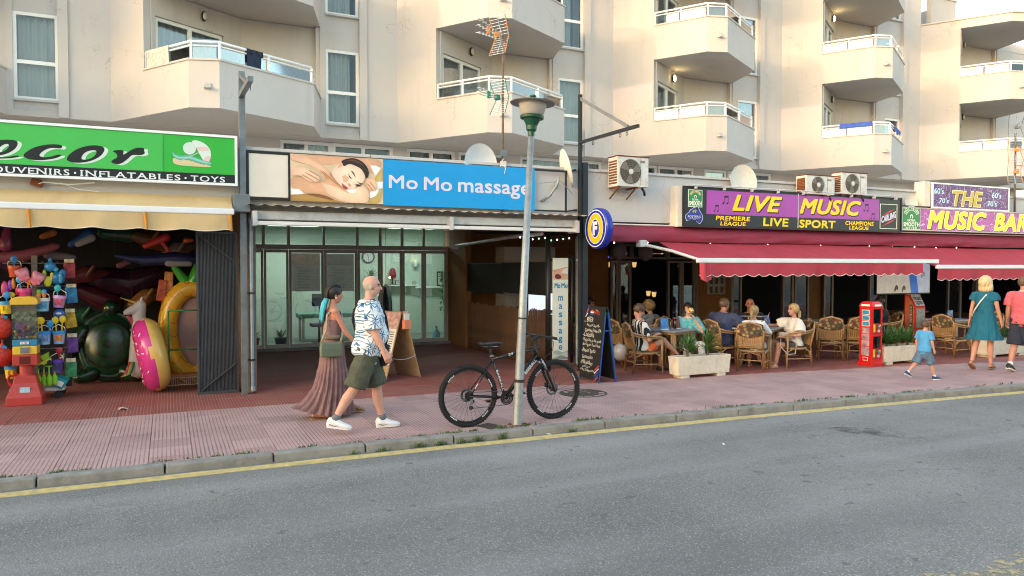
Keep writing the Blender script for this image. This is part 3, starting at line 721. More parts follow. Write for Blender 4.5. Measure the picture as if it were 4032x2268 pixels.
def frame(name,mat,x0,x1,z0,z1,y,t,w,parent):
    m = MB(); m.box((x0,y,z0),(x0 + w,y + t,z1)); m.box((x1 - w,y,z0),(x1,y + t,z1)); m.box((x0 + w,y,z0),(x1 - w,y + t,z0 + w)); m.box((x0 + w,y,z1 - w),(x1 - w,y + t,z1))
    return m.build(name,mat,parent)
# ------------------------------------------------------------------ single storey row of shops in front
m_steel = M('grey_steel','7c8388',.45,.6,var=.2,scale=5,dirt=('5f4a38',.5,6))
m_dsteel = M('dark_steel','2c3138',.5,.3,var=.2)
m_black = M('black_paint','17181a',.45,var=.2)
m_ceil = M('porch_ceiling','a89f92',.9)
m_ochre = M('ochre_wall','8a6034',.85,var=.15)
m_alu = M('cassette_white','c9ccce',.4,var=.08,dirt=('8a867c',.6,5))
m_brown = M('taupe_frame','c2bab2',.5,0.,var=.06)
m_green = M('pale_green_wall','c6d4c8',.85,var=.04)
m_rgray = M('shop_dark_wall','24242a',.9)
row = thing('shop_row_building','single storey row of shops with long cream parapet below the apartments','building')
m = MB(); m.box((-12,11.7,2.74),(30,11.95,3.64)); m.build('parapet',m_wall2,row)
x0 = -12
while x0 < 30:
    L = random.uniform(2.2,3.0); MB().box((x0,11.66,3.64),(min(30,x0 + L - .012),12.0,3.69)).build('coping',m_wall2,row,bevel=.006); x0 += L
MB().box((-12,11.95,3.0),(30,20.2,3.15)).build('roof',m_wall2,row)
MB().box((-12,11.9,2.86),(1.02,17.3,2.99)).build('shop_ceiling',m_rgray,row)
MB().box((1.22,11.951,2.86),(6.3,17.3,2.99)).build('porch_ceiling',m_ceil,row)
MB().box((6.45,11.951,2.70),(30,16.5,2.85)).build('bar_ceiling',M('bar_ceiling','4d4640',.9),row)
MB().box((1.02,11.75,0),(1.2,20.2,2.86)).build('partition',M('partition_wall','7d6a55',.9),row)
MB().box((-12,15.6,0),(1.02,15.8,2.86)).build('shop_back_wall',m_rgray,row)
MB().box((6.30,16.1,0),(6.45,17.3,2.99)).build('ochre_pier',m_ochre,row)
MB().box((6.30,17.301,0),(6.45,17.6,2.99)).build('pier_return',m_ochre,row)
# massage shop room behind the glass
MB().box((1.2,20.0,0),(8.2,20.15,2.95)).build('room_back_wall',m_green,row)
MB().box((8.05,17.6,0),(8.2,20.0,2.95)).build('room_side_wall',m_green,row)
MB().box((6.45,17.45,0),(8.05,17.6,2.95)).build('room_front_wall',m_green,row)
MB().box((1.2,17.36,2.95),(8.2,20.15,2.99)).build('room_ceiling',m_green,row)
MB().box((1.2,17.36,.0),(8.05,20.0,.03)).build('room_floor',M('room_floor','7d857c',.5),row)
MB().box((1.2,17.1,0),(6.3,17.45,.05)).build('threshold',m_kerb,row)
# bar back wall line
MB().box((6.45,16.5,0),(10.5,16.65,2.7)).build('bar_wall',m_ochre,row)
MB().box((13.35,16.5,0),(14.6,16.65,2.7)).build('bar_wall',m_ochre,row)
MB().box((17.6,16.5,0),(18.2,16.65,2.7)).build('bar_wall',m_ochre,row)
MB().box((10.5,16.5,2.52),(30,16.65,2.7)).build('bar_lintel',M('bar_lintel','3d3a38',.8),row)
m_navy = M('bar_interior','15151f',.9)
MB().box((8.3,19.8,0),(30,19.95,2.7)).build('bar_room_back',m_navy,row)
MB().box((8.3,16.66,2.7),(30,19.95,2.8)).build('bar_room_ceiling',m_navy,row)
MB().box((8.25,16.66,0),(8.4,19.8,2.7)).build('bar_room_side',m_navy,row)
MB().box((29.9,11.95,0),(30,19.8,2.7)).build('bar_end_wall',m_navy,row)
# glazed front of the massage shop: transoms above, folding leaves below
gx = [1.30,1.93,2.475,3.26,4.04,4.59,5.13,5.675,6.26]
sf = thing('shopfront','taupe framed folding glass shopfront of the massage shop under the porch','shopfront',(3.8,17.3,0))
m_sglass = glass('shop_glass',(.80,.86,.84),2.0,.01)
for i in range(len(gx) - 1):
    a,b = gx[i],gx[i + 1]
    leaf = sub('folding_leaf',sf)
    m = MB(); w = .055
    m.box((a + .006,17.27,.05),(a + w,17.33,2.29)); m.box((b - w,17.27,.05),(b - .006,17.33,2.29)); m.box((a + w,17.27,.05),(b - w,17.33,.14)); m.box((a + w,17.27,2.22),(b - w,17.33,2.29))
    m.build('leaf_frame',m_brown,leaf)
    MB().box((a + w,17.296,.14),(b - w,17.304,2.22)).build('pane',m_sglass,leaf)
    tr_ = sub('transom',sf)
    m = MB(); m.box((a - .03,17.27,2.40),(a + .03,17.33,2.86)); m.build('mullion',m_brown,tr_)
    MB().box((a + .03,17.296,2.40),(b - .03,17.304,2.86)).build('pane',m_sglass,tr_)
MB().box((1.2,17.26,2.295),(6.30,17.34,2.40)).build('transom_bar',m_brown,sf)
MB().box((6.262,17.268,.05),(6.30,17.332,2.294)).build('jamb',m_brown,sf)
# price posters inside the glass
def price_poster(lab,x0,x1,z0,z1,top):
    o = thing('price_poster',lab,'poster',((x0 + x1) / 2,17.42,z0))
    plate('sheet',M('poster_sheet','98918c',.6,var=.05),x0,x1,z0,z1,17.42,.01,o)
    m = MB(); zt = z1 - .02; m.box((x0 + .02,17.416,z1 - .27),(x1 - .02,17.42,zt)); m.build('photo',M('poster_photo_' + top,top,.6,var=.6,scale=9),o)
    m = MB(); z = z1 - .33; j = 0
    while z > z0 + .06:
        if j % 5: m.box((x0 + .14,17.417,z),(x0 + .14 + .28 * (1 if j % 5 < 4 else .6),17.42,z + .012)); m.box((x1 - .09,17.417,z),(x1 - .05,17.42,z + .012))
        else: m.box((x0 + .09,17.417,z),(x0 + .22,17.42,z + .014))
        z -= .036; j += 1
    m.build('print_lines',M('poster_ink','4d4745',.7),o)
price_poster('grey massage price poster with orange photo, left of the two behind the glass',2.54,3.20,1.33,2.21,'b06a48')
price_poster('grey price poster with photo of hands, right of the two behind the glass',3.34,3.99,1.32,2.20,'6a4a44')
# retracted awning cassette over the massage porch
cs = thing('awning_cassette','retracted white awning cassette with brackets over the massage shop porch','awning',(3.9,11.6,2.5))
MB().box((1.12,11.50,2.60),(6.66,11.695,2.735)).build('cassette_box',m_alu,cs,bevel=.02)
MB().box((1.14,11.40,2.515),(6.62,11.495,2.575)).build('front_bar',M('front_bar_white','e3e3e0',.35,var=.08),cs,bevel=.012)
for x in (1.16,4.22,6.60): MB().box((x - .035,11.38,2.50),(x + .035,11.70,2.72)).build('bracket',m_alu,cs,bevel=.012)
m = MB(); m.grid(lambda u,v: (1.05 + 5.7 * u,11.28 + .43 * v,2.80 + .035 * v + .012 * math.sin(u * 190)),300,2)
m.build('corrugated_cover',M('old_fibre_sheet','b8ab98',.9,var=.25,scale=4),cs,smooth=True)
# massage sign
ms = thing('massage_sign','long blue and photo sign reading Mo Mo massage above the porch','sign',(3.5,11.6,2.9))
m_blue = M('sign_blue','0f9ae0',.35,var=.05)
m_lett = M('sign_white','dcd8ea',.4,var=.02)
plate('cream_panel',M('sign_cream','e6ddcf',.5,var=.05),1.10,1.685,2.945,3.585,11.60,.03,ms)
frame('panel_frame',m_black,1.06,1.692,2.90,3.622,11.585,.05,.03,ms)
plate('photo_panel',M('photo_ground','e2c9a6',.4,var=.1),1.695,3.128,2.90,3.615,11.585,.03,ms)
y = 11.5845
pm = {}; m = MB(); mats = []
for n,c,pts in TRACE['pic']:
    if c not in pm: pm[c] = len(mats); mats.append(M('print_' + c,c,.4,var=.10,scale=7))
    m.mat(pm[c]); y -= .0004
    soft = n in ('arm','shoulder','forearm','face','hand','back_skin','mat','towel')
    pts = [(min(3.127,max(1.696,a)),min(3.614,max(2.901,b))) for a,b in pts]
    flatpoly(m,[smoothloop(pts,2) if len(pts) > 5 else pts],y)
    if soft:
        gx_,gz_ = sum(q[0] for q in pts) / len(pts),sum(q[1] for q in pts) / len(pts)
        for j,sc_ in enumerate((.90,.80,.68,.55)):
            c2 = ''.join('%02x' % min(255,int(int(c[i:i + 2],16) * (1 + .022 * (j + 1)) + 1)) for i in (0,2,4))
            if c2 not in pm: pm[c2] = len(mats); mats.append(M('print_' + c2,c2,.4,var=.06,scale=7))
            m.mat(pm[c2]); y -= .0002; flatpoly(m,[smoothloop([(gx_ + (a - gx_) * sc_ + .004 * j,gz_ + (b - gz_) * sc_ + .004 * j) for a,b in pts],2)],y)
m.build('photo_print',mats,ms,fixn=False)
plate('blue_panel',m_blue,3.13,5.84,2.885,3.612,11.58,.03,ms)
letters('lettering','Mo',(3.219,3.703,3.157,3.372),11.577,m_lett,ms,bold=.022)
letters('lettering','Mo',(3.807,4.298,3.153,3.372),11.577,m_lett,ms,bold=.022)
letters('lettering','massage',(4.403,5.745,3.072,3.318),11.577,m_lett,ms,bold=.022)
m = MB()
for a,b in (((5.84,11.6,3.60),(6.475,11.6,3.60)),((5.84,11.6,2.89),(6.475,11.6,2.89)),((6.475,11.6,2.87),(6.475,11.6,3.62)),((6.475,11.6,3.60),(6.74,11.68,3.66)),((6.475,11.6,2.89),(6.74,11.68,2.93))): m.beam(a,b,.03,.03)
m.build('empty_frame',m_dsteel,ms)
# green souvenir sign
gs = thing('souvenir_sign','bright green light box sign of the souvenir shop with black lettering band','sign',(-1,11.5,3.08))
MB().box((-3.4,11.50,3.10),(.90,11.68,3.77)).build('light_box',m_white,gs)
frame('sign_frame',m_rail,-3.42,.93,3.075,3.80,11.455,.06,.035,gs)
plate('green_panel',M('sign_green','3fb04a',.4,var=.05,emit=.02),-3.385,-.06,3.235,3.765,11.475,.02,gs)
plate('green_panel',M('sign_green2','2aa834',.4,var=.05,emit=.02),-.045,.895,3.235,3.765,11.475,.02,gs)
plate('joint_strip',M('sign_green','3fb04a'),-.058,-.047,3.235,3.765,11.468,.02,gs)
plate('black_band',M('sign_black','15181c',.4,var=.1),-3.385,.895,3.11,3.2335,11.474,.02,gs)
m_ink = M('sign_ink','0c0d0f',.4,var=.1); m_sh = M('sign_shadow','d5e3da',.4,var=.05)
for i,c in enumerate('ecor'):
    mb_ = MB(); flatpoly(mb_,[smoothloop(l,2) for l in TRACE[c]],11.4725,.045,-.012); mb_.build('letter_shadow',m_sh,gs,fixn=False)
    mb_ = MB(); flatpoly(mb_,[smoothloop(l,2) for l in TRACE[c]],11.4705); mb_.build('letter',m_ink,gs,fixn=False)
m_srf = M('serif_white','dfe3e6',.4,var=.03)
def serifword(txt,x0,x1,z0,z1):
    m = MB(); lettering(m,txt,x0,x1,z0,z1,11.4715,bold=.018,space=1.12)
    vs,fs,a,b,c,d = text_shapes(txt,1,0,.018,1.12)
    # slab serifs at the feet and heads of upright stems
    cells = 140; xs_ = sorted(v[0] for v in vs)
    for zz,(za,zb) in ((c,(z0,z0 + .011)),(d,(z1 - .011,z1))):
        run = sorted({round(v[0],3) for v in vs if abs(v[1] - zz) < .02})
        j = 0
        while j < len(run) - 1:
            if .05 < run[j + 1] - run[j] < .14:
                p,q = run[j] - .035,run[j + 1] + .035
                m.add([(x0 + (x1 - x0) * (p - a) / (b - a),11.4713,za),(x0 + (x1 - x0) * (q - a) / (b - a),11.4713,za),(x0 + (x1 - x0) * (q - a) / (b - a),11.4713,zb),(x0 + (x1 - x0) * (p - a) / (b - a),11.4713,zb)],[(0,1,2,3)]); j += 2
            else: j += 1
    m.build('lettering',m_srf,gs,fixn=False)
serifword('SOUVENIRS',-2.142,-1.184,3.118,3.20); serifword('INFLATABLES',-1.055,.17,3.118,3.20); serifword('TOYS',.302,.759,3.118,3.20)
for x in (-1.12,.236): MB().lathe([(.014,0),(.014,.002)],12,(x,11.4715,3.158),Euler((R(90),0,0)).to_matrix()).build('dot',m_srf,gs)
y = 11.472
for n,c,pts in TRACE['logo']:
    mb_ = MB(); flatpoly(mb_,[smoothloop(pts,2) if n not in ('pole',) else pts],y); mb_.build('emblem_' + n,M('logo_' + c,c,.4,var=.03),gs,fixn=False); y -= .0005
# live music sign
lv = thing('live_music_sign','purple and black light box sign reading LIVE MUSIC above the bar awning','sign',(12,11.5,2.67))
MB().box((8.955,11.46,2.68),(15.07,11.69,3.44)).build('light_box',M('sign_box_dark','2d2a2a',.5),lv)
MB().box((8.845,11.47,2.67),(8.952,11.72,3.45)).build('end_panel',M('end_panel_cream','e6dccd',.5),lv)
frame('sign_frame',m_black,8.955,15.07,2.672,3.45,11.415,.044,.03,lv)
m_snavy = M('sign_navy','161f2e',.35,var=.1); m_purp = M('sign_purple','9a3f9e',.35,var=.10,scale=1.2,emit=.03)
m_gold = M('sign_gold','f0c419',.35,var=.12,scale=2,emit=.05); m_goldd = M('sign_gold_edge','141016',.4)
plate('navy_panel',m_snavy,8.985,15.04,2.702,3.42,11.43,.02,lv)
plate('purple_panel',m_purp,9.506,14.33,2.925,3.39,11.424,.02,lv)
MB().box((11.90,11.42,2.70),(11.915,11.44,3.42)).build('panel_joint',m_alu,lv)
m = MB(); m.tube([(9.0,11.36,3.47),(15.0,11.36,3.47)],.012); [m.box((x,11.35,3.40),(x + .02,11.45,3.47)) for x in (9.2,9.9,10.6,11.3,12,12.7,13.4,14.1,14.8)]; m.build('lamp_rail',m_alu,lv)
def shaded(txt,b,y,par,shear=.3,bold=.03,mat=None,edge=True,space=1.):
    if edge: letters('letter_shadow',txt,(b[0] + .022,b[1] + .022,b[2] - .022,b[3] - .022),y + .0015,m_goldd,par,shear=shear,bold=bold,space=space)
    letters('lettering',txt,b,y,mat or m_gold,par,shear=shear,bold=bold,space=space)
shaded('LIVE',(10.145,11.451,3.009,3.33),11.418,lv,.28,.04)
shaded('MUSIC',(11.943,13.747,3.005,3.33),11.418,lv,.28,.04)
shaded('PREMIERE',(9.733,10.608,2.812,2.898),11.424,lv,.1,.03,edge=False)
shaded('LEAGUE',(9.847,10.497,2.712,2.79),11.424,lv,.1,.03,edge=False)
shaded('LIVE',(10.95,11.641,2.725,2.893),11.424,lv,.05,.035,edge=False)
shaded('SPORT',(11.943,12.989,2.716,2.882),11.424,lv,.05,.035,edge=False)
shaded('CHAMPIONS',(13.285,14.158,2.80,2.89),11.424,lv,.1,.03,edge=False)
shaded('LEAGUE',(13.402,14.006,2.706,2.782),11.424,lv,.1,.03,edge=False)
m_sgreen = M('ale_green','187a45',.35,var=.08,emit=.05); m_pale = M('ale_pale','e8ecd8',.4,var=.02,emit=.02)
def arc(cx,cz,r0,r1,a0,a1,n=14): 
    o = [(cx + r1 * math.cos(R(a0 + (a1 - a0) * i / n)),cz + r1 * math.sin(R(a0 + (a1 - a0) * i / n))) for i in range(n + 1)]
    return o + [(cx + r0 * math.cos(R(a1 + (a0 - a1) * i / n)),cz + r0 * math.sin(R(a1 + (a0 - a1) * i / n))) for i in range(n + 1)]
def arctext(txt,cx,cz,r,h,a0,a1,y,mat,par,bold=.02):
    n = len(txt); m = MB()
    for i,ch in enumerate(txt):
        if ch == ' ': continue
        a = R(a0 + (a1 - a0) * (i + .5) / n); w = abs(R(a1 - a0)) * r / n * .8
        def conv(x,z): 
            rr = r + z; ca,sa = math.cos(a),math.sin(a); return (cx + rr * ca + x * sa,y,cz + rr * sa - x * ca)
        lettering(m,ch,-w / 2,w / 2,0,h,y,bold=bold,conv=conv)
    m.build('lettering',mat,par,fixn=False)
def ale_badge(par,x0,x1,z0,z1,y,name,big):
    w = x1 - x0; h = z1 - z0; cx = (x0 + x1) / 2
    plate('badge',m_pale,x0,x1,z0,z1,y,.004,par); plate('badge_green',m_sgreen,x0 + .012,x1 - .012,z0 + .012,z1 - .012,y - .002,.004,par)
    m = MB(); flatpoly(m,[arc(cx,z0 + h * .52,w * .30,w * .47,25,155)],y - .003); m.build('badge_arch',M('ale_khaki','b7a04e',.4) if not big else m_pale,par,fixn=False)
    m = MB(); flatpoly(m,[arc(cx,z0 + h * .52,w * .32,w * .45,27,153)],y - .0035); m.build('badge_arch_inner',m_sgreen if big else M('ale_khaki2','8f8a3c',.4),par,fixn=False)
    arctext("JOHN SMITH'S",cx,z0 + h * .52,w * .34,w * .09,152,28,y - .004,m_pale,par)
    m = MB(); flatpoly(m,[arc(cx,z0 + h * .60,w * .045,w * .09,-50,230)],y - .004); m.build('horseshoe',m_pale,par,fixn=False)
    letters('lettering','EXTRA',(cx - w * .22,cx + w * .22,z0 + h * .37,z0 + h * .48),y - .004,m_pale,par,bold=.03)
    letters('lettering','SMOOTH',(x0 + w * .06,x1 - w * .06,z0 + (.14 if big else .08) * h,z0 + h * .34),y - .004,m_pale,par,bold=.035)
    if big: letters('lettering','BITTER',(cx - w * .31,cx + w * .31,z0 + h * .02,z0 + h * .12),y - .004,m_pale,par,bold=.02)
ale_badge(lv,9.06,9.40,3.05,3.385,11.425,'ale',False)
# map shaped badge
AU = [(.0,.42),(.04,.55),(.12,.62),(.2,.68),(.27,.8),(.33,.86),(.42,.9),(.46,.98),(.58,.95),(.56,.85),(.66,.78),(.7,.86),(.73,1.0),(.79,.86),(.86,.72),(.95,.58),(1.0,.42),(.96,.26),(.88,.12),(.8,.06),(.7,.12),(.62,.2),(.6,.3),(.5,.28),(.4,.34),(.25,.26),(.12,.2),(.06,.24),(.03,.34)]
for nm,col,g,yy in (('map_edge','e6ecf4',1.06,11.4255),('map_badge','23399c',1.0,11.424)):
    mb_ = MB(); flatpoly(mb_,[[(9.00 + .41 * (.5 + (a - .5) * g),2.716 + .33 * (.5 + (b - .5) * g)) for a,b in AU]],yy); mb_.build(nm,M('map_' + col,col,.4),lv,fixn=False)
letters('lettering',"FOSTER'S",(9.055,9.36,2.845,2.888),11.422,m_lett,lv,bold=.02)
letters('lettering','AUSTRALIAN',(9.08,9.33,2.822,2.834),11.422,m_lett,lv)
mb_ = MB(); flatpoly(mb_,[arc(9.205,2.945,0.0,.045,0,360,20)],11.4225); mb_.build('map_disc',M('badge_gold','d2b14a',.4),lv,fixn=False)
letters('lettering','F',(9.192,9.22,2.925,2.966),11.4215,m_ink,lv,bold=.02)
frame('badge_frame',m_pale,14.363,14.917,2.745,3.30,11.424,.006,.012,lv)
letters('lettering','CARLING',(14.40,14.88,2.87,3.02),11.422,m_lett,lv,shear=.1,bold=.035,slope=.28)
m_redp = M('badge_red','c2413c',.4)
for a,b,c_ in (((14.40,3.03),(14.85,3.20),(14.50,3.09)),((14.42,2.80),(14.87,2.97),(14.77,2.90))):
    mb_ = MB(); flatpoly(mb_,[[a,((a[0] + b[0]) / 2,(a[1] + b[1]) / 2 - .02),b,((a[0] + b[0]) / 2,(a[1] + b[1]) / 2 + .025)]],11.4235); mb_.build('badge_flash',m_redp,lv,fixn=False)
def note(par,x,z,s,y,mat):
    m = MB()
    for dx in (0,.62 * s): flatpoly(m,[[(x + dx + .16 * s * math.cos(t) ,z + .12 * s * math.sin(t) + .05 * s * math.cos(t)) for t in [q * .524 for q in range(12)]]],y)
    for dx in (.12 * s,.74 * s): m.add([(x + dx,y,z),(x + dx + .05 * s,y,z),(x + dx + .05 * s,y,z + s * .9),(x + dx,y,z + s * .85)],[(0,1,2,3)])
    m.add([(x + .12 * s,y - .0003,z + .65 * s),(x + .79 * s,y - .0003,z + .72 * s),(x + .79 * s,y - .0003,z + .97 * s),(x + .12 * s,y - .0003,z + .90 * s)],[(0,1,2,3)])
    m.build('music_note',mat,par,fixn=False)
m_note = M('note_ink','1a1026',.4)
for x,z,s in ((9.92,3.15,.16),(9.70,2.99,.13),(13.86,3.13,.16),(14.08,2.96,.13)): note(lv,x,z,s,11.421,m_note)
# music bar sign
def mat_crackle(name,c1,c2,emit):
    k = NT(name); v = k.obj(); vo = k.n('TexVoronoi',feature='DISTANCE_TO_EDGE'); k.setin(vo,Scale=5.5)
    nz = k.n('TexNoise'); k.l(v,nz.inputs['Vector']); k.setin(nz,Scale=2.); ad = k.n('VectorMath',operation='ADD'); k.l(v,ad.inputs[0]); k.l(nz.outputs['Color'],ad.inputs[1]); k.l(ad.outputs[0],vo.inputs['Vector'])
    c = k.mix(k.noise(v,1.2,3),srgb(c1),srgb(c2)); c = k.mix(k.ramp(vo.outputs['Distance'],[(.008,(.75,) * 3),(.025,(0,) * 3)]),c,(.75,.55,.75))
    k.col(c); k.l(c,k.b.inputs['Emission Color']); k.b.inputs['Emission Strength'].default_value = emit; k.b.inputs['Roughness'].default_value = .35
    return k.m
mu = thing('music_bar_sign','two tier purple light box sign reading THE MUSIC BAR at the right edge','sign',(17.5,11.5,2.72))
MB().box((15.09,11.46,2.74),(21.5,11.69,3.255)).build('light_box',M('sign_box_dark'),mu); MB().box((16.10,11.46,3.262),(18.97,11.69,3.85)).build('upper_light_box',M('sign_box_dark'),mu)
MB().box((15.095,11.48,3.256),(16.02,11.6,3.30)).build('cover_rail',m_black,mu); MB().box((15.88,11.47,3.30),(16.095,11.72,3.88)).build('end_panel',M('end_panel_cream'),mu)
frame('sign_frame',m_brown,15.075,21.5,2.725,3.258,11.42,.04,.022,mu); frame('sign_frame',m_rail,16.10,18.98,3.262,3.86,11.42,.04,.035,mu)
plate('crackle_panel',mat_crackle('crackle_pink','b04a96','7d3a86',.07),15.72,21.4,2.748,3.236,11.437,.02,mu)
plate('crackle_panel',mat_crackle('crackle_violet','6c3a86','4c2a66',.02),16.136,18.945,3.298,3.825,11.437,.02,mu)
ale_badge(mu,15.10,15.71,2.75,3.235,11.434,'ale',True)
m_goldb = M('sign_gold_lit','f6cf22',.35,var=.18,scale=1.5,emit=.12); m_golde = M('sign_gold_rim','fff2b0',.4,emit=.1)
def big(txt,b,rim=.05,mat=None):
    letters('letter_shadow',txt,(b[0] + .025,b[1] + .025,b[2] - .03,b[3] - .02),11.4355,m_goldd,mu,shear=.22,bold=.045)
    letters('letter_rim',txt,(b[0] - .014,b[1] + .014,b[2] - .012,b[3] + .012),11.434,m_golde,mu,shear=.22,bold=.05)
    letters('lettering',txt,b,11.4325,mat or m_goldb,mu,shear=.22,bold=.036)
big('MUSIC',(15.966,18.09,2.785,3.205)); big('BAR',(18.42,19.72,2.785,3.205))
big('THE',(16.83,17.945,3.345,3.70),mat=M('sign_gold_dull','c2a640',.35,var=.15,emit=.03))
m_icy = M('sign_icy','bfe0ea',.4,emit=.03)
for t,b in (("60's",(16.17,16.513,3.60,3.735)),("70's",(16.354,16.697,3.392,3.51)),("60's",(18.301,18.667,3.58,3.715)),("70's",(18.135,18.498,3.374,3.505))): letters('lettering',t,b,11.434,m_icy,mu,shear=.1,bold=.02)
for x,z in ((16.58,3.60),(16.17,3.36),(18.08,3.52),(18.55,3.35)): note(mu,x,z,.09,11.4335,m_note)
# posts in front of the row
p1_ = thing('steel_post','weathered grey steel post with bracket arm beside the green sign','post',(1.01,11.6,0))
m = MB(); m.box((.965,11.55,0),(1.055,11.64,4.77)); m.build('post',m_steel,p1_,bevel=.006)
m = MB(); m.beam((1.0,11.56,4.42),(1.03,10.5,4.42),.07,.07); m.build('arm',m_steel,p1_); m = MB(); m.beam((1.0,11.56,4.70),(1.02,10.9,4.46),.05,.05); m.build('brace',m_steel,p1_)
m = MB(); m.lathe([(.03,0),(.045,.0),(.045,.005),(.03,.005)],14,(1.05,10.75,4.36),Euler((0,R(90),0)).to_matrix()); m.build('eye_ring',m_steel,p1_)
MB().box((.86,11.45,2.70),(1.10,11.66,2.96)).build('junction_box',m_steel,p1_,bevel=.01)
p2_ = thing('black_post','tall black steel post with triangular sign bracket between massage shop and bar','post',(6.8,11.6,0))
MB().box((6.745,11.57,0),(6.795,11.64,5.0)).build('post',m_dsteel,p2_); MB().box((6.80,11.54,0),(6.90,11.64,3.78)).build('stiffener',m_dsteel,p2_)
m = MB(); m.beam((6.765,11.6,4.14),(6.80,9.83,4.14),.05,.05); m.build('arm',m_dsteel,p2_)
m = MB(); m.beam((6.765,11.6,4.93),(6.79,10.1,4.17),.035,.05); m.build('brace',M('galvanised','8c8f90',.5,.5),p2_)
for y_ in (11.2,10.35,10.15): MB().tube([(6.80 + .0,y_ + .03 * math.cos(t),4.07 + .03 * math.sin(t)) for t in [q * .628 for q in range(10)]],.006,6,closed=True).build('eye_ring',m_dsteel,p2_)
# round beer sign
fs_ = thing('round_beer_sign','round blue light box sign with yellow ring and white F on black post','sign',(6.98,11.32,2.58))
ctr = (6.86,11.10,2.57)
m_fb = M('beer_blue','1c2f9a',.25,var=.06,emit=.012)
mt = Matrix.Rotation(R(-88),3,'Z') @ Euler((R(90),0,0)).to_matrix()
fdir = mt @ Vector((0,0,1))
MB().lathe([(.32,-.07),(.355,-.055),(.36,0),(.355,.055),(.33,.07),(0,.074)],48,ctr,mt).build('drum',m_fb,fs_,smooth=False)
def onsign(x,z,off=.078): 
    p = Vector(ctr) + mt @ Vector((x,z,off)); return tuple(p)
def ringmesh(r0,r1,off,asp=1.):
    m = MB(); n = 48
    vs = [onsign(r * math.cos(6.2832 * i / n),r * asp * math.sin(6.2832 * i / n),off) for r in (r0,r1) for i in range(n)]
    m.add(vs,[(i,(i + 1) % n,n + (i + 1) % n,n + i) for i in range(n)]); return m
ringmesh(.31,.328,.0765).build('rim_line',m_lett,fs_)
ringmesh(.0,.245,.076,1.12).build('ring_edge',m_lett,fs_); ringmesh(.0,.23,.078,1.12).build('ring_yellow',M('beer_yellow','f3b512',.3,emit=.03),fs_)
ringmesh(.0,.135,.080,1.25).build('ring_inner',m_lett,fs_); ringmesh(.0,.12,.082,1.27).build('ring_blue',m_fb,fs_)
_cv = lambda x,z: onsign(x,z,.085)
_cv.n = tuple(fdir)
m = MB(); lettering(m,'F',-.07,.075,-.12,.12,0,bold=.06,conv=_cv); m.build('lettering',m_lett,fs_,fixn=False)
m = MB(); m.add([onsign(a,b,.0848) for a,b in ((-.09,.12),(-.09,.10),(-.02,.10),(-.02,.12),(-.09,-.12),(.0,-.12),(.0,-.10),(-.09,-.10))],[(0,1,2,3),(4,5,6,7)]); m.build('lettering',m_lett,fs_,fixn=False)
for z_ in (2.80,2.42): MB().box((6.84,11.36,z_),(6.88,11.56,z_ + .03)).build('bracket',m_dsteel,fs_)
# downpipes
dp = thing('downpipe','grey plastic downpipe strapped beside the steel post at the massage shop','pipe',(1.13,11.6,0))
m = MB(); m.tube([(1.09,11.62,2.66),(1.12,11.6,2.56),(1.12,11.6,.12),(1.13,11.5,.04)],.038,10); m.build('pipe',m_steel,dp,smooth=True)
for z_ in (.5,1.5): MB().box((1.05,11.55,z_),(1.165,11.66,z_ + .02)).build('strap',m_black,dp)
dp = thing('downpipe','grey metal downpipe behind the vertical massage sign','pipe',(6.95,12.0,0))
m = MB(); m.tube([(6.93,11.9,2.5),(6.95,12.0,2.4),(6.95,12.0,.12),(6.93,11.92,.05)],.04,10); m.build('pipe',m_steel,dp,smooth=True)
for z_ in (.55,1.3,2.0): MB().lathe([(.047,0),(.047,.04)],12,(6.95,12,z_)).build('collar',m_steel,dp)
# ------------------------------------------------------------------ awnings
def mat_cloth(name,c,stain,transl=.15):
    k = NT(name); v = k.obj(); x,y,z = k.xyz(v)
    b = k.ramp(k.noise(v,1.4,5,.6),[(.3,tuple(q * .85 for q in srgb(c))),(.7,srgb(c))])
    st = k.noise(k.comb(k.math('MULTIPLY',x,3.),k.math('MULTIPLY',y,1.),k.math('MULTIPLY',z,.8)),1.5,5,.65)
    b = k.mix(k.ramp(st,[(.5,(0,) * 3),(.78,(.55,) * 3)]),b,srgb(stain))
    k.col(b); k.b.inputs['Roughness'].default_value = .8; k.bump(k.noise(v,5,3),.25,.03)
    t = k.n('BsdfTranslucent'); k.l(b,t.inputs[0]); mx = k.n('MixShader'); mx.inputs[0].default_value = transl
    k.l(k.b.outputs[0],mx.inputs[1]); k.l(t.outputs[0],mx.inputs[2]); k.l(mx.outputs[0],k.out.inputs['Surface'])
    return k.m
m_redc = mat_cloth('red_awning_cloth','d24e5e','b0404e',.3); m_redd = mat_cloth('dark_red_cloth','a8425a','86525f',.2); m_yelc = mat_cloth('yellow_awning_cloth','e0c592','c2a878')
m_trim = M('white_trim','e5dcd2',.7)
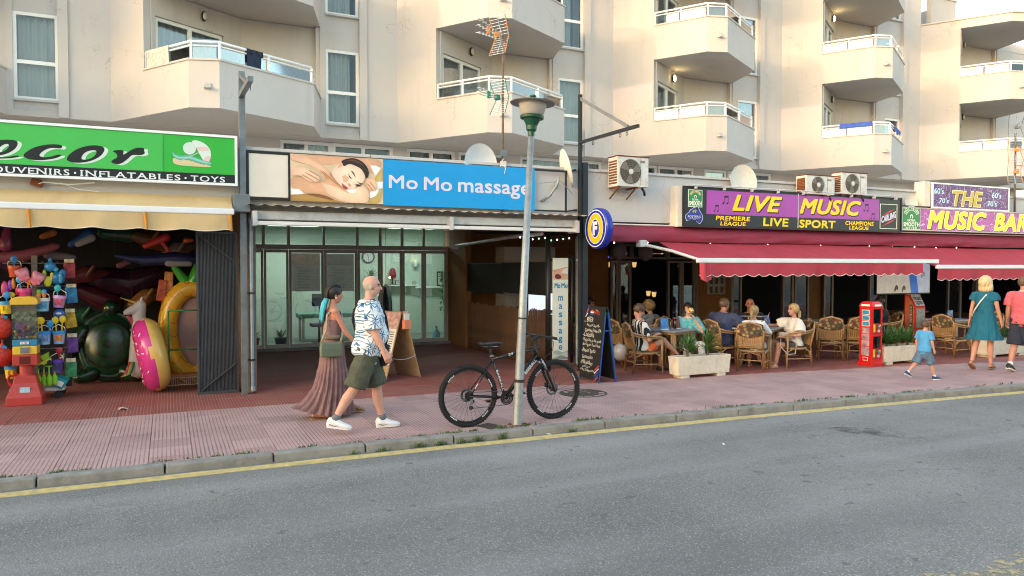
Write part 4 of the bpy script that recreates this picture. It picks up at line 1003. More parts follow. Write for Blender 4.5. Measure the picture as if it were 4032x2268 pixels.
def awning(name,lab,x0,x1,yb,zb,yf,zf,cloth,vz,scallop,period,barmat,ve=None,fold=None):
    a = thing(name,lab,'awning',((x0 + x1) / 2,yb,zf))
    def sheet(u,v,o=0.):
        x = x0 + (x1 - x0) * u; return (x,yb + (yf - yb) * v,zb + (zf - zb) * v + .014 * noise.noise((x * 1.3,v * 2.5,1)) * math.sin(v * 3) - .02 * math.sin(v * 3.14) + o)
    m = MB(); m.grid(lambda u,v: sheet(u,v),60,8); m.grid(lambda u,v: sheet(u,v,-.006),60,8); m.build('canopy',cloth,a,smooth=True,fixn=False)
    m = MB(); m.box((x0 - .01,yf - .05,zf - .045),(x1 + .01,yf + .02,zf + .04)); m.build('front_bar',barmat,a,bevel=.015)
    xe = ve or x1; n = max(40,int((xe - x0) / period * 10))
    def val(u,v):
        x = x0 + .02 + (xe - x0 - .04) * u; zt = zf - .04; ph = (x - x0) / period % 1.0
        zbot = vz + scallop * (1 - abs(math.sin(math.pi * ph)))
        return (x,yf - .035 - .018 * v * math.sin(x * 5.3) - .012 * v * math.sin(x * 13),zt + (zbot - zt) * v)
    m = MB(); m.grid(val,n,5); m.build('valance',cloth,a,smooth=True,fixn=False)
    if scallop > .02:
        m = MB(); m.tube([(q[0],q[1] - .003,q[2]) for q in (val(i / n,1) for i in range(n + 1))],.006,5); m.build('valance_trim',m_trim,a,smooth=True)
    return a
m_bar = M('awning_bar_white','e4e8ec',.3,var=.04)
aw = awning('bar_awning','red fabric awning with scalloped valance over the bar tables',8.53,14.97,11.62,2.37,10.5,2.015,m_redc,1.715,.045,.28,m_bar,ve=14.5)
m = MB(); m.tube([(8.09,11.6,2.33),(8.35,11.0,2.19),(8.6,10.52,2.02)],.028,8); m.build('folding_arm',m_alu,aw); MB().box((8.02,11.5,2.27),(8.16,11.66,2.40)).build('arm_bracket',m_alu,aw,bevel=.01)
m = MB(); m.grid(lambda u,v: (8.54 + .26 * u,10.44 - .05 * math.sin(u * 6) - .03 * v,1.97 - (.29 + .06 * math.sin(u * 3)) * v),10,6); m.build('folded_corner',m_redc,aw,smooth=True)
aw = awning('bar_awning','red fabric awning at the right edge, hung a little lower',14.95,21.5,11.60,2.345,10.5,1.90,m_redc,1.60,.045,.28,m_bar)
m = MB(); m.tube([(15.13,11.5,2.16),(15.24,10.52,1.89)],.028,8); m.build('folding_arm',m_alu,aw)
aw = awning('souvenir_awning','faded yellow awning half rolled in over the souvenir shop',-4.2,.85,11.66,2.93,11.24,2.685,m_yelc,2.40,.03,.55,m_bar)
for x in (-1.62,-.28,.80):
    m = MB(); m.grid(lambda u,v: (x + (.05 - .02 * v) * (u - .5) + .02 * v,11.19 - .02 * math.sin(u * 3.14),2.64 - .235 * v),5,6); m.build('torn_seam',M('seam_orange','c98a35',.8),aw,smooth=True)
# long dark red cloth under the bar signs
bv = thing('cloth_fascia','long faded dark red cloth fascia hanging below the bar signs','awning',(14,11.6,2.4))
m = MB()
def fas(u,v):
    x = 7.35 + 14.5 * u; s = math.sin(x * 1.7) * .02 + .022 * noise.noise((x * 2.6,v * 2,0)) + .03 * noise.noise((x * 1.1,v * 4 + x * .8,3))
    return (x,11.62 - .10 * math.sin(v * math.pi * .8) + s * (.3 + v),2.675 - .30 * v + .006 * math.sin(x * 2.3))
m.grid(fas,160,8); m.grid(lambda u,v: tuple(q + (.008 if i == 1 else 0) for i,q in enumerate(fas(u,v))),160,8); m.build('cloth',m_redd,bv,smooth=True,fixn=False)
m = MB(); m.tube([(7.33,11.55,2.685),(21.8,11.55,2.69)],.014,6); m.build('edge_cord',m_trim,bv)
# ------------------------------------------------------------------ street lamp, bicycle, boards, cabinets
m_galv = M('galvanised_pole','9aa0a2',.5,.45,var=.15,scale=6,dirt=('6d6a62',.6,14))
m_lgreen = M('lamp_green','0f4a38',.4,var=.1)
k = NT('lamp_bowl'); k.col((.62,.58,.55)); k.b.inputs['Transmission Weight'].default_value = .35; k.b.inputs['Roughness'].default_value = .3; m_bowl = k.m
LB,LT = Vector((3.76,7.92,0)),Vector((3.945,7.92,3.46)); ld = (LT - LB).normalized()
lp = thing('street_lamp','leaning galvanised street lamp post with round hat shade on the kerb','street lamp',LB)
MB().tube([LB,LB + ld * .02,LB + ld * 1.0,LT],[.062,.058,.052,.034],20).build('pole',m_galv,lp,smooth=True)
lm = ld.to_track_quat('Z','Y').to_matrix()
MB().lathe([(.04,0),(.042,.05),(.062,.07),(.066,.12),(.10,.19),(.105,.20),(.14,.205),(.145,.235),(.12,.245)],28,LT,lm).build('collar',m_lgreen,lp,smooth=False)
MB().lathe([(.12,.24),(.135,.25),(.17,.375),(.172,.385)],28,LT,lm).build('bowl',m_bowl,lp,smooth=True)
MB().lathe([(.05,.385),(.268,.385),(.272,.392),(.20,.405),(.09,.425),(.06,.43)],36,LT,lm).build('hat',M('lamp_hat','8f8d88',.45,.3),lp,smooth=False)
MB().lathe([(.06,.428),(.06,.44),(.03,.445),(.03,.465),(.04,.47),(.035,.485),(0,.49)],18,LT,lm).build('knob',m_lgreen,lp,smooth=True)
for z_,c in ((.52,'2c2320'),(1.28,'15161a')):
    p = LB + ld * z_; m = MB(); m.lathe([(.055,0),(.064,.0),(.064,.035 if z_ < 1 else .015),(.055,.035 if z_ < 1 else .015)],18,p,lm); m.build('strap',M('strap_' + c,c,.6),lp)
m = MB(); rg = random.Random(5)
for i in range(26):
    a = rg.uniform(0,6.28); r_ = rg.uniform(.07,.17); c = Vector((3.76 + r_ * math.cos(a),7.92 + r_ * math.sin(a) * .8,.006)); s_ = rg.uniform(.012,.03)
    m.obox(c,(s_ * 1.6,s_,.004),(rg.uniform(-.6,.6),rg.uniform(-.6,.6),a))
tag(m.build('dead_leaves',M('dead_leaf','6b4a2c',.9,var=.4)),'dead leaves gathered round the lamp post foot','leaves',kind='stuff')

m_tyre = M('tyre_rubber','1b1c1e',.85,var=.25,scale=30,bump=.4,bscale=90); m_bk = M('bike_black','141518',.3,var=.1); m_chrome = M('bike_chrome','a9adb2',.25,.9); m_bkm = M('bike_matt','1e1f22',.55)
m_spoke = M('spoke','5b5e62',.35,.8); m_wht = M('decal_white','d8d8d8',.4); m_org = M('reflector','b8562a',.35)
bk = thing('bicycle','black mountain bike standing against the lamp post','bicycle',(3.75,8.09,0))
BY = 8.09; RA,FA = Vector((3.20,BY,.37)),Vector((4.345,BY,.37)); BB = Vector((3.68,BY,.32)); ST_ = Vector((3.515,BY,.79)); HT = Vector((4.065,BY,.915)); HB = Vector((4.115,BY,.79))
def wheel(c,rear):
    w = sub('wheel',bk,tuple(c - Vector((3.75,8.09,0))))
    n = 64
    m = MB(); m.tube([(.345 * math.cos(6.2832 * i / n),0,.345 * math.sin(6.2832 * i / n)) for i in range(n)],.026,10,closed=True)
    for i in range(n * 2):
        a = 6.2832 * i / (n * 2); s_ = (-1) ** i
        m.obox((.370 * math.cos(a),s_ * .011,.370 * math.sin(a)),(.008,.014,.011),(0,-a,0))
    m.build('tyre',m_tyre,w,org=(0,0,0),smooth=False)
    m = MB(); m.tube([(.314 * math.cos(6.2832 * i / n),0,.314 * math.sin(6.2832 * i / n)) for i in range(n)],.013,8,closed=True); m.build('rim',m_bk,w,org=(0,0,0),smooth=True)
    for a0 in (.3,2.2,3.9,5.3):
        m = MB(); 
        for i in range(5):
            a,b = a0 + i * .07,a0 + i * .07 + .045
            m.add([(.322 * math.cos(a),-.0138,.322 * math.sin(a)),(.306 * math.cos(a),-.0138,.306 * math.sin(a)),(.306 * math.cos(b),-.0138,.306 * math.sin(b)),(.322 * math.cos(b),-.0138,.322 * math.sin(b))],[(0,1,2,3)])
        m.build('rim_decal',m_wht,w,org=(0,0,0),fixn=False)
    for i in range(32):
        a = 6.2832 * i / 32; s_ = (-1) ** i; b = a + (.9 if (i // 2) % 2 else -.9)
        MB().tube([(.024 * math.cos(b),s_ * .028,.024 * math.sin(b)),(.308 * math.cos(a),0,.308 * math.sin(a))],.0016,4).build('spoke',m_spoke,w,org=(0,0,0))
    hm = Euler((R(90),0,0)).to_matrix()
    MB().lathe([(.012,-.06),(.012,-.045),(.028,-.04),(.028,-.03),(.017,-.02),(.017,.02),(.028,.03),(.028,.04),(.012,.045),(.012,.06)],16,(0,0,0),hm).build('hub',m_bkm,w,org=(0,0,0))
    yd = .04 
    m = MB(); m.lathe([(.055,-yd),(.082,-yd),(.082,-yd - .003),(.055,-yd - .003)],32,(0,0,0),hm)
    for i in range(5): a = 6.2832 * i / 5; m.beam((.02 * math.cos(a),yd + .0015,.02 * math.sin(a)),(.06 * math.cos(a + .4),yd + .0015,.06 * math.sin(a + .4)),.003,.01,(0,1,0))
    m.build('brake_disc',m_chrome,w,org=(0,0,0))
    if rear:
        m = MB()
        for j,r_ in enumerate((.058,.051,.044,.037,.03)): m.lathe([(r_,.03 + j * .005),(r_,.032 + j * .005),(.015,.032 + j * .005),(.015,.03 + j * .005)],24,(0,0,0),hm)
        m.build('sprockets',m_bkm,w,org=(0,0,0))
wheel(RA,True); wheel(FA,False)
fr = MB()
def tb(p,q,r1,r2=None): fr.tube([p,q],[r1,r2 or r1],12)
tb(HT + Vector((-.005,0,.02)),HB - Vector((-.008,0,.02)),.024); tb(ST_,HT - Vector((0,0,.03)),.019,.023); tb(BB,HB + Vector((-.01,0,.02)),.027,.026); tb(BB,ST_ + Vector((-.012,0,.04)),.018)
for s_ in (-1,1):
    o = Vector((0,s_ * .055,0)); tb(BB + Vector((-.03,s_ * .03,0)),RA + o,.011,.009); tb(ST_ + Vector((0,s_ * .018,-.02)),RA + o,.009,.008)
fr.lathe([(.027,-.04),(.027,.04)],16,BB,Euler((R(90),0,0)).to_matrix())
fo = fr.build('frame',m_bk,bk,smooth=True)
def on_tube(txt,p,q,off,h,name,mat):
    d = (q - p).normalized(); up = d.cross(Vector((0,1,0))).normalized()
    L = (q - p).length
    cv = lambda x,z: tuple(p + d * x + up * z + Vector((0,-off,0)))
    m = MB(); lettering(m,txt,0,L,-h / 2,h / 2,0,conv=cv,bold=.05); m.build(name,mat,fo,fixn=False)
on_tube('BARRALL',ST_ + (BB - ST_) * .28,ST_ + (BB - ST_) * .82,.0195,.026,'frame_lettering',m_wht)
on_tube('BARRALL',BB + (HB - BB) * .58,BB + (HB - BB) * .93,.028,.04,'frame_lettering',m_wht)
on_tube('29',ST_ + (HT - ST_) * .36,ST_ + (HT - ST_) * .48,.022,.028,'frame_lettering',m_wht)
m = MB(); m.beam(RA + Vector((.06,-.066,.09)),RA + Vector((.10,-.064,.15)),.002,.012); m.build('stay_decal',m_wht,fo); m = MB(); m.beam(RA + Vector((.105,-.064,.155)),RA + Vector((.125,-.0635,.185)),.002,.012); m.build('stay_decal',M('decal_red','c0392b',.4),fo)
fk = MB(); ax_d = (FA - HB).normalized()
fk.obox(HB + Vector((.022,0,-.03)),(.05,.15,.05),(0,.3,0))
for s_ in (-1,1):
    o = Vector((.02,s_ * .062,-.02)); fk.tube([HB + o + Vector((.09,0,-.17)),FA + Vector((-.015,s_ * .062,0))],[.021,.017],12)
fk.obox(HB + Vector((.135,0,-.17)),(.025,.15,.03),(0,.4,0))
f_ = fk.build('fork',m_bk,bk,smooth=False)
for s_ in (-1,1): MB().tube([HB + Vector((.02,s_ * .062,-.02)),HB + Vector((.115,s_ * .062,-.18))],.014,12).build('stanchion',m_chrome,f_,smooth=True)
MB().obox(FA + Vector((-.07,.055,.05)),(.05,.03,.06)).build('brake_caliper',m_bkm,f_,bevel=.008)
m = MB(); m.tube([HT + Vector((-.005,0,0)),HT + Vector((-.02,0,.065)),HT + Vector((-.02,0,.08)),HT + Vector((.075,-.01,.135))],[.02,.02,.02,.018],10); m.build('stem',m_bkm,bk)
BC = HT + Vector((.075,-.01,.135)); hb = sub('handlebar',bk)
# bar turned to the left, so its near grip points at the kerb side
bd = Vector((.30,-.95,-.04)).normalized(); bl = -bd
m = MB(); m.tube([BC + bd * .31 + Vector((-.03,0,0)),BC + bd * .12,BC,BC + bl * .12,BC + bl * .31 + Vector((-.03,0,.02))],.013,10); m.build('bar',m_bkm,hb,smooth=True)
for d_ in (bd,bl):
    m = MB(); m.tube([BC + d_ * .20 + Vector((-.012,0,0)),BC + d_ * .33 + Vector((-.032,0,0))],.018,10); m.build('grip',m_tyre,hb,smooth=True)
    m = MB(); m.tube([BC + d_ * .17,BC + d_ * .19 + Vector((.05,0,-.01)),BC + d_ * .29 + Vector((.06,0,-.04))],.007,6); m.build('brake_lever',m_chrome,hb); MB().obox(BC + d_ * .16 + Vector((.01,0,-.015)),(.05,.05,.035),(0,0,.3)).build('shifter',m_bkm,hb,bevel=.008)
m = MB()
for j,(a,b) in enumerate(((bd,HB + Vector((.03,-.05,-.05))),(bl,HB + Vector((-.05,.0,.02))),(bd,ST_ + Vector((.3,-.02,.02))))):
    s0 = BC + a * .15; mid = (s0 + b) / 2 + Vector((.10,-.03,-.02)); m.tube([s0,s0 * .6 + mid * .4 + Vector((.05,0,0)),mid,mid * .4 + b * .6,b],.004,6)
m.build('cables',m_black,bk)
sd = sub('saddle',bk)
m = MB(); rings = []
for t,w,h in ((0,.068,.0),(.06,.072,.008),(.13,.055,.004),(.2,.03,0),(.27,.022,.004),(.285,.012,.0)):
    x_ = 3.345 + t; rings.append([(x_,BY + w * math.cos(a),.985 - h - t * .03 + (.018 if math.sin(a) > 0 else .03) * math.sin(a)) for a in [6.2832 * q / 14 for q in range(14)]])
m.loft(rings); m.build('cover',m_bk,sd,smooth=True)
m = MB(); m.tube([(3.40,BY,.945),(3.58,BY,.94)],.006); m.build('rails',m_chrome,sd)
m = MB(); m.tube([ST_ + Vector((-.01,0,.02)),Vector((3.475,BY,.94))],.0155,12); m.build('seat_post',m_bkm,bk,smooth=True); MB().lathe([(.026,0),(.026,.025)],14,ST_ + Vector((-.012,0,.03))).build('seat_clamp',m_chrome,bk)
cr = sub('crankset',bk); hm = Euler((R(90),0,0)).to_matrix()
for r_,y_ in ((.085,.05),(.068,.045),(.05,.04)):
    MB().lathe([(r_,y_),(r_,y_ + .003),(r_ - .014,y_ + .003),(r_ - .014,y_)],36,BB,hm).build('chainring',m_bkm,cr)
m = MB(); [m.beam(BB + Vector((0,-.05,0)),BB + Vector((.08 * math.cos(a),-.05,.08 * math.sin(a))),.004,.014,(0,1,0)) for a in (.5,2.07,3.64,5.21)]; m.build('spider',m_bk,cr)
CA = Vector((.165,0,.055))
m = MB(); m.beam(BB + Vector((0,-.065,0)),BB + Vector((0,-.07,0)) + CA,.014,.026,(0,1,0)); m.beam(BB + Vector((0,.065,0)),BB + Vector((0,.07,0)) - CA,.014,.026,(0,1,0)); m.build('crank_arms',m_bkm,cr)
for s_ in (-1,1):
    c = BB + CA * (1 if s_ < 0 else -1) + Vector((0,s_ * .115,0)); pd = MB().obox(c,(.075,.085,.022)).build('pedal',m_bkm,cr,bevel=.004); MB().obox(c + Vector((-.038 if s_ > 0 else .038,0,0)),(.006,.05,.014)).build('reflector',m_org,cr)
m = MB(); m.tube([BB + Vector((0,-.052,.085)),RA + Vector((0,-.045,.045))],.004,5); m.tube([BB + Vector((0,-.052,-.085)),RA + Vector((.03,-.045,-.145)),RA + Vector((.0,-.045,-.11)),RA + Vector((.03,-.045,-.06))],.004,5); m.build('chain',m_spoke,bk)
dr = MB().obox(RA + Vector((.02,-.05,-.07)),(.03,.02,.07)).build('derailleur',m_chrome,bk,bevel=.005)
for dz,dx in ((-.06,.035),(-.135,.015)): MB().lathe([(.024,0),(.024,.012),(.008,.012),(.008,0)],14,RA + Vector((dx,-.045,dz)),hm).build('jockey_wheel',m_bkm,dr)
# lock round the post
m = MB(); m.tube([LB + Vector((.06,-.0,.45)),LB + Vector((.10,.08,.40)),LB + Vector((.09,.1,.30)),LB + Vector((.07,.12,.62)),LB + Vector((.04,.14,.66))],.009,6)
tag(m.build('bicycle_lock',m_black,smooth=True),'black cable lock between the bicycle frame and lamp post','lock')

# chalkboard A-frame by the bar
m_chalkb = M('chalkboard','17181a',.7,var=.25,scale=3); m_bframe = M('board_blue','1d4f9c',.45)
ab = thing('chalkboard_sign','black chalkboard A-frame with blue edges and handwritten drinks list','sign',(6.48,10.5,0))
def board_pt(s,h,off=0.):      # s along the width from the far edge (0) to the near edge (1); h up the slope
    y_ = 10.84 - .62 * s; x_ = 6.325 + .135 * h / 1.23; return Vector((x_ - off,y_,h))
def back_pt(s,h): return Vector((6.66 - .17 * h / 1.23,10.84 - .62 * s,h))
rc = .07
m = MB(); prof = [(0,.04),(1,.04),(1,1.17),(.985,1.21),(.94,1.235),(.06,1.235),(.015,1.21),(0,1.17)]
m.loft([[board_pt(a,b,.012) for a,b in prof],[board_pt(a,b,-.006) for a,b in prof]]); m.build('front_panel',m_chalkb,ab)
m = MB(); m.loft([[back_pt(a,b) for a,b in prof],[back_pt(a,b) + Vector((.016,0,0)) for a,b in prof]]); m.build('rear_panel',m_chalkb,ab)
for s_ in (.03,.985):
    m = MB(); m.beam(board_pt(s_,0),board_pt(s_,1.15),.02,.035,(0,1,0)); m.build('front_leg',m_bframe,ab); m = MB(); m.beam(back_pt(s_,0),back_pt(s_,1.15),.02,.035,(0,1,0)); m.build('rear_leg',m_bframe,ab)
m = MB(); m.beam(board_pt(.98,.85),back_pt(.98,.85),.012,.02); m.build('stay',m_bframe,ab)
m_chalk = M('chalk','d2d2cc',.9,var=.3,scale=20); m_pred = M('print_red','cf3f2e',.5); m_pblue = M('print_blue','2a55b0',.5)
def bcv(off=.0135):
    f = lambda x,z: tuple(board_pt(x,z,off)); f.n = (-1,0,0); return f
rg = random.Random(2)
def chalk(txt,s0,s1,h0,h1,bold=.0,mat=None):
    m = MB(); f0 = bcv(); f = lambda x,z: f0(x,z + .008 * math.sin(x * 23 + h0 * 40)); f.n = (-1,0,0)
    lettering(m,txt,s0,s1,h0,h1,0,shear=.12,bold=0.,conv=f)
    if bold: 
        f2 = lambda x,z: f(x + .008,z + .003); f2.n = (-1,0,0); lettering(m,txt,s0,s1,h0,h1,0,shear=.12,conv=lambda x,z: tuple(Vector(f2(x,z)) + Vector((-.0003,0,0))))
    m.build('chalk_writing',mat or m_chalk,ab,fixn=False)
chalk('BEER',.13,.46,.975,1.055); chalk('-',.0,.08,.965,.972); chalk('Amstel Shandy',.14,.80,.885,.94,0); chalk('Guinness Foster IPA',.08,.90,.81,.865,0)
chalk('-Cocktails',.0,.56,.725,.80); chalk('Mojito Sex on the beach',.03,.95,.63,.695,0); chalk('Blue Lagoon, Pina Colada',.03,.92,.56,.62,0)
chalk('-Aperol Spritz',.0,.72,.45,.53); chalk('Smoothies',.06,.60,.36,.42); chalk('-Milkshakes',.0,.62,.265,.33); chalk('Coke Zero',.12,.5,.21,.245,0); chalk('-Iced Cappuccino',.0,.82,.14,.195)
chalk('MAX',.46,.76,1.105,1.165,mat=m_pred); chalk('PEPSI',.52,.64,1.17,1.185,0)
def bshape(pts,mat,off=.0140):
    m = MB(); m.add([board_pt(a,b,off) for a,b in pts],[tuple(range(len(pts)))]); m.build('print',mat,ab,fixn=False)
cc_ = [(.36 + .085 * math.cos(t),1.135 + .045 * math.sin(t)) for t in [q * 6.2832 / 24 for q in range(24)]]
bshape(cc_,m_wht,.0136); bshape([p for p in cc_ if p[1] > 1.142],m_pred); bshape([p for p in cc_ if p[1] < 1.128],m_pblue)
for i,(c,a) in enumerate(((m_pred,0),(m_pblue,.05),(m_pblue,-.03),(m_wht,-.07))): bshape([(.05 + a * .4,1.12 + a),(.16 + a * .4,1.19 + a),(.19 + a * .4,1.185 + a),(.08 + a * .4,1.115 + a)],c,.0142 + i * .0003)
for i,(c,a) in enumerate(((m_pred,.1),(m_wht,.05),(m_pblue,.0),(m_pblue,-.05),(m_pred,-.09))): bshape([(.74,.10 + a),(.94,.19 + a),(.97,.18 + a),(.77,.09 + a)],c,.0142 + i * .0003)
# wooden A-frame of the massage shop
m_ply = M('plywood','b0906a',.6,var=.2,scale=5,dirt=('6f4a2c',.3,9)); m_paper = M('paper_white','e2ddd4',.6)
wb = thing('wooden_a_frame','plywood A-frame price board with leaflet pocket outside the massage shop','sign',(3.56,12.1,0))
WU,WN,W0 = Vector((-.45,.893,0)),Vector((.893,.45,0)),Vector((3.22,11.80,0))
def wl(s,h,o=0.): return W0 + WU * .6 * s + WN * (.36 * h / 1.14 - o) + Vector((0,0,h))
def wr(s,h,o=0.): return W0 + WU * .6 * s + WN * (.78 - .36 * h / 1.14 + o) + Vector((0,0,h))
for f,nm in ((wl,'front_board'),(wr,'rear_board')):
    m = MB(); m.loft([[f(0,0),f(1,0),f(1,1.14),f(0,1.14)],[f(0,0,.018),f(1,0,.018),f(1,1.14,.018),f(0,1.14,.018)]]); m.build(nm,m_ply,wb)
m = MB(); m.add([wl(.02,.28,.020),wl(.98,.28,.020),wl(.98,1.13,.020),wl(.02,1.13,.020)],[(0,1,2,3)]); m.build('price_sheet',m_paper,wb,fixn=False)
m = MB(); m.add([wl(.02,.86,.021),wl(.98,.86,.021),wl(.98,1.13,.021),wl(.02,1.13,.021)],[(0,1,2,3)]); m.build('sheet_photo',M('sheet_photo','c9a094',.6,var=.5,scale=14),wb,fixn=False)
m = MB()
for j in range(13):
    for a,b in ((.08,.42),(.55,.9)):
        h = .80 - j * .038; m.add([wl(a,h,.0215),wl(b - .1 * (j % 3),h,.0215),wl(b - .1 * (j % 3),h + .012,.0215),wl(a,h + .012,.0215)],[(0,1,2,3)])
m.build('print_lines',M('poster_ink'),wb,fixn=False)
pc = W0 + WN * .42 - WU * .05; wa = math.atan2(WN.y,WN.x); MB().obox(pc + Vector((0,0,.93)),(.15,.07,.15),(0,0,wa)).build('leaflet_pocket',M('pocket_orange','e08a66',.5),wb,bevel=.004); MB().obox(pc + Vector((0,0,1.02)),(.11,.02,.18),(0,0,wa)).build('leaflets',m_paper,wb); MB().obox(pc + WU * .02 + Vector((-.01,0,1.05)),(.10,.012,.2),(0,0,wa)).build('leaflets',M('leaflet_pink','d8a39a',.6),wb)
m = MB(); pts = [wl(0,.38) + (wr(0,.38) - wl(0,.38)) * t + Vector((0,-.01,-.04 * math.sin(math.pi * t))) for t in [q / 16 for q in range(17)]]; m.tube(pts,.006,5); m.build('chain',m_chrome,wb)
# vertical massage banner on its dark frame
vb = thing('massage_banner','narrow white vertical banner reading MoMo massage beside the black post','sign',(6.6,12.0,0))
m = MB(); m.tube([(6.36,12.06,0),(6.36,12.06,2.6)],.05,12); m.build('frame_post',m_black,vb,smooth=True); MB().tube([(6.86,12.05,.1),(6.86,12.05,2.1)],.03,10).build('frame_post',m_black,vb,smooth=True)
for z_ in (.28,1.05,2.0): MB().box((6.36,12.03,z_),(6.88,12.07,z_ + .045)).build('cross_rail',m_black,vb)
m_ban = M('banner_white','dcdfd2',.5,var=.05)
MB().box((6.43,12.0,.16),(6.75,12.02,2.06)).build('banner',m_ban,vb)
m_bb = M('banner_blue','2f86b4',.5)
letters('lettering','Mo',(6.46,6.585,1.50,1.60),11.998,m_bb,vb,bold=.03); letters('lettering','Mo',(6.605,6.74,1.50,1.60),11.998,m_bb,vb,bold=.03)
for i,ch in enumerate('massage'):
    zc = 1.31 - i * .152; w = .10 if ch == 'm' else .075; letters('lettering',ch,(6.59 - w / 2,6.59 + w / 2,zc - (.045 if ch != 'g' else .075),zc + .045),11.998,m_bb,vb,bold=.03)
m = MB(); m.add([(6.435,11.999,1.66),(6.745,11.999,1.66),(6.745,11.999,1.90),(6.435,11.999,1.84)],[(0,1,2,3)]); m.build('photo',M('ban_skin','d7a68c',.5,var=.2,scale=9),vb,fixn=False)
m = MB(); flatpoly(m,[smoothloop([(6.46,1.70),(6.52,1.665),(6.60,1.68),(6.61,1.72),(6.56,1.76),(6.49,1.77)])],11.9985); m.build('photo_detail',M('ban_dark','6a2a28',.5),vb,fixn=False)
m = MB(); m.add([(6.60,11.9985,1.78),(6.745,11.9985,1.76),(6.745,11.9985,1.88),(6.64,11.9985,1.85)],[(0,1,2,3)]); m.build('photo_detail',m_wht,vb,fixn=False)
for i,c in enumerate(('9fb1a8','c2cbc2','7f8f8c')):
    m = MB(); flatpoly(m,[[(6.435 + .31 * q / 10,.33 - i * .05 + .02 * math.sin(q * .7 + i * 2)) for q in range(11)] + [(6.745,.17),(6.435,.17)]],11.9988 - i * .0004); m.build('wave_print',M('ban_' + c,c,.5),vb,fixn=False)
# planters with yuccas
m_conc = M('planter_concrete','d8cfbd',.8,var=.12,scale=4,bump=.2,dirt=('8f8672',.5,7)); m_soil = M('soil','3b2c20',.95); m_leaf = M('yucca_leaf','3f6b2e',.5,var=.35,scale=7); m_trunk = M('yucca_trunk','6e5a3a',.9,var=.3,scale=20)
def yucca(mb,c,n,L,rg):
    for i in range(n):
        a = rg.uniform(0,6.28); el = rg.uniform(.15,1.4); l = L * rg.uniform(.6,1.1); w = .011 + .006 * rg.random()
        d = Vector((math.cos(a) * math.cos(el),math.sin(a) * math.cos(el),math.sin(el))); sd_ = d.cross(Vector((0,0,1))).normalized(); pts = []
        for t,ww in ((0,.7),(.3,1),(.65,.8),(1,.05)):
            p = Vector(c) + d * l * t - Vector((0,0,.12 * l * t * t * (1.3 - math.sin(el)))); pts += [p - sd_ * w * ww,p + Vector((0,0,-.004)),p + sd_ * w * ww]
        mb.add(pts,[(q,q + 1,q + 4,q + 3) for q in (0,3,6)] + [(q + 1,q + 2,q + 5,q + 4) for q in (0,3,6)])
def planter(lab,x0,x1,y0,y1,h,plants,seed):
    o = thing('planter',lab,'planter',((x0 + x1) / 2,(y0 + y1) / 2,0)); b = .055; rg = random.Random(seed); t = .02
    m = MB(); m.loft([[(x0 + t,y0 + t,b),(x1 - t,y0 + t,b),(x1 - t,y1 - t,b),(x0 + t,y1 - t,b)],[(x0,y0,h),(x1,y0,h),(x1,y1,h),(x0,y1,h)],[(x0 + .035,y0 + .035,h),(x1 - .035,y0 + .035,h),(x1 - .035,y1 - .035,h),(x0 + .035,y1 - .035,h)],[(x0 + .04,y0 + .04,h - .06),(x1 - .04,y0 + .04,h - .06),(x1 - .04,y1 - .04,h - .06),(x0 + .04,y1 - .04,h - .06)]])
    m.build('trough',m_conc,o,bevel=.008)
    for fx in (x0 + .18,x1 - .18): MB().box((fx - .09,y0 + .03,0),(fx + .09,y1 - .03,b)).build('foot',m_conc,o,bevel=.006)
    MB().box((x0 + .042,y0 + .042,h - .075),(x1 - .042,y1 - .042,h - .05)).build('soil',m_soil,o)
    for px,hs in plants:
        pl = sub('yucca',o); m = MB(); m.tube([(px,(y0 + y1) / 2,h - .06),(px + .01,(y0 + y1) / 2,h + hs)],.022,8); m.build('stem',m_trunk,pl)
        m = MB(); yucca(m,(px + .01,(y0 + y1) / 2,h + hs),46,.30,rg); yucca(m,(px + .05,(y0 + y1) / 2 + .02,h + .05),40,.30 if x0 < 9 else .42,rg); m.build('leaves',m_leaf,pl,fixn=False)
planter('cream concrete planter with two young yuccas in front of the drinking woman',7.76,8.90,10.02,10.30,.37,((8.06,.14),(8.50,.20)),1)
planter('cream concrete planter with leafy yuccas right of the red vending cabinet',12.46,13.62,9.76,10.08,.36,((12.70,.03),(13.0,.05),(13.30,.04)),2)
planter('cream concrete planter at the right edge behind the man in pink',15.40,16.75,9.62,9.95,.36,((15.55,.03),(15.9,.04),(16.3,.04)),3)
# red phone box shaped capsule vending cabinet
m_cred = M('cabinet_red','c81e1e',.3,var=.08); m_cblue = M('cabinet_blue','2b8bb8',.4); m_cglass = glass('cabinet_glass',(.92,.92,.92),1.2)
cb = thing('capsule_vending_cabinet','red phone box shaped capsule vending cabinet beside the planter','vending machine',(12.24,9.9,0))
cx0,cx1,cy0,cy1 = 12.10,12.375,9.76,10.05
MB().box((cx0 - .02,cy0 - .02,0),(cx1 + .02,cy1 + .02,.07)).build('plinth',m_cred,cb,bevel=.01)
MB().box((cx0,cy0 + .10,.07),(cx1,cy1,1.13)).build('cabinet',m_cred,cb,bevel=.008)
m = MB(); 
for a,b in ((cx0,cx0 + .03),(cx1 - .03,cx1)): m.box((a,cy0,.07),(b,cy0 + .10,1.13))
for a,b in ((.07,.14),(.57,.62),(1.09,1.13)): m.box((cx0 + .03,cy0 + .002,a),(cx1 - .03,cy0 + .10,b))
m.build('front_frame',m_cred,cb)
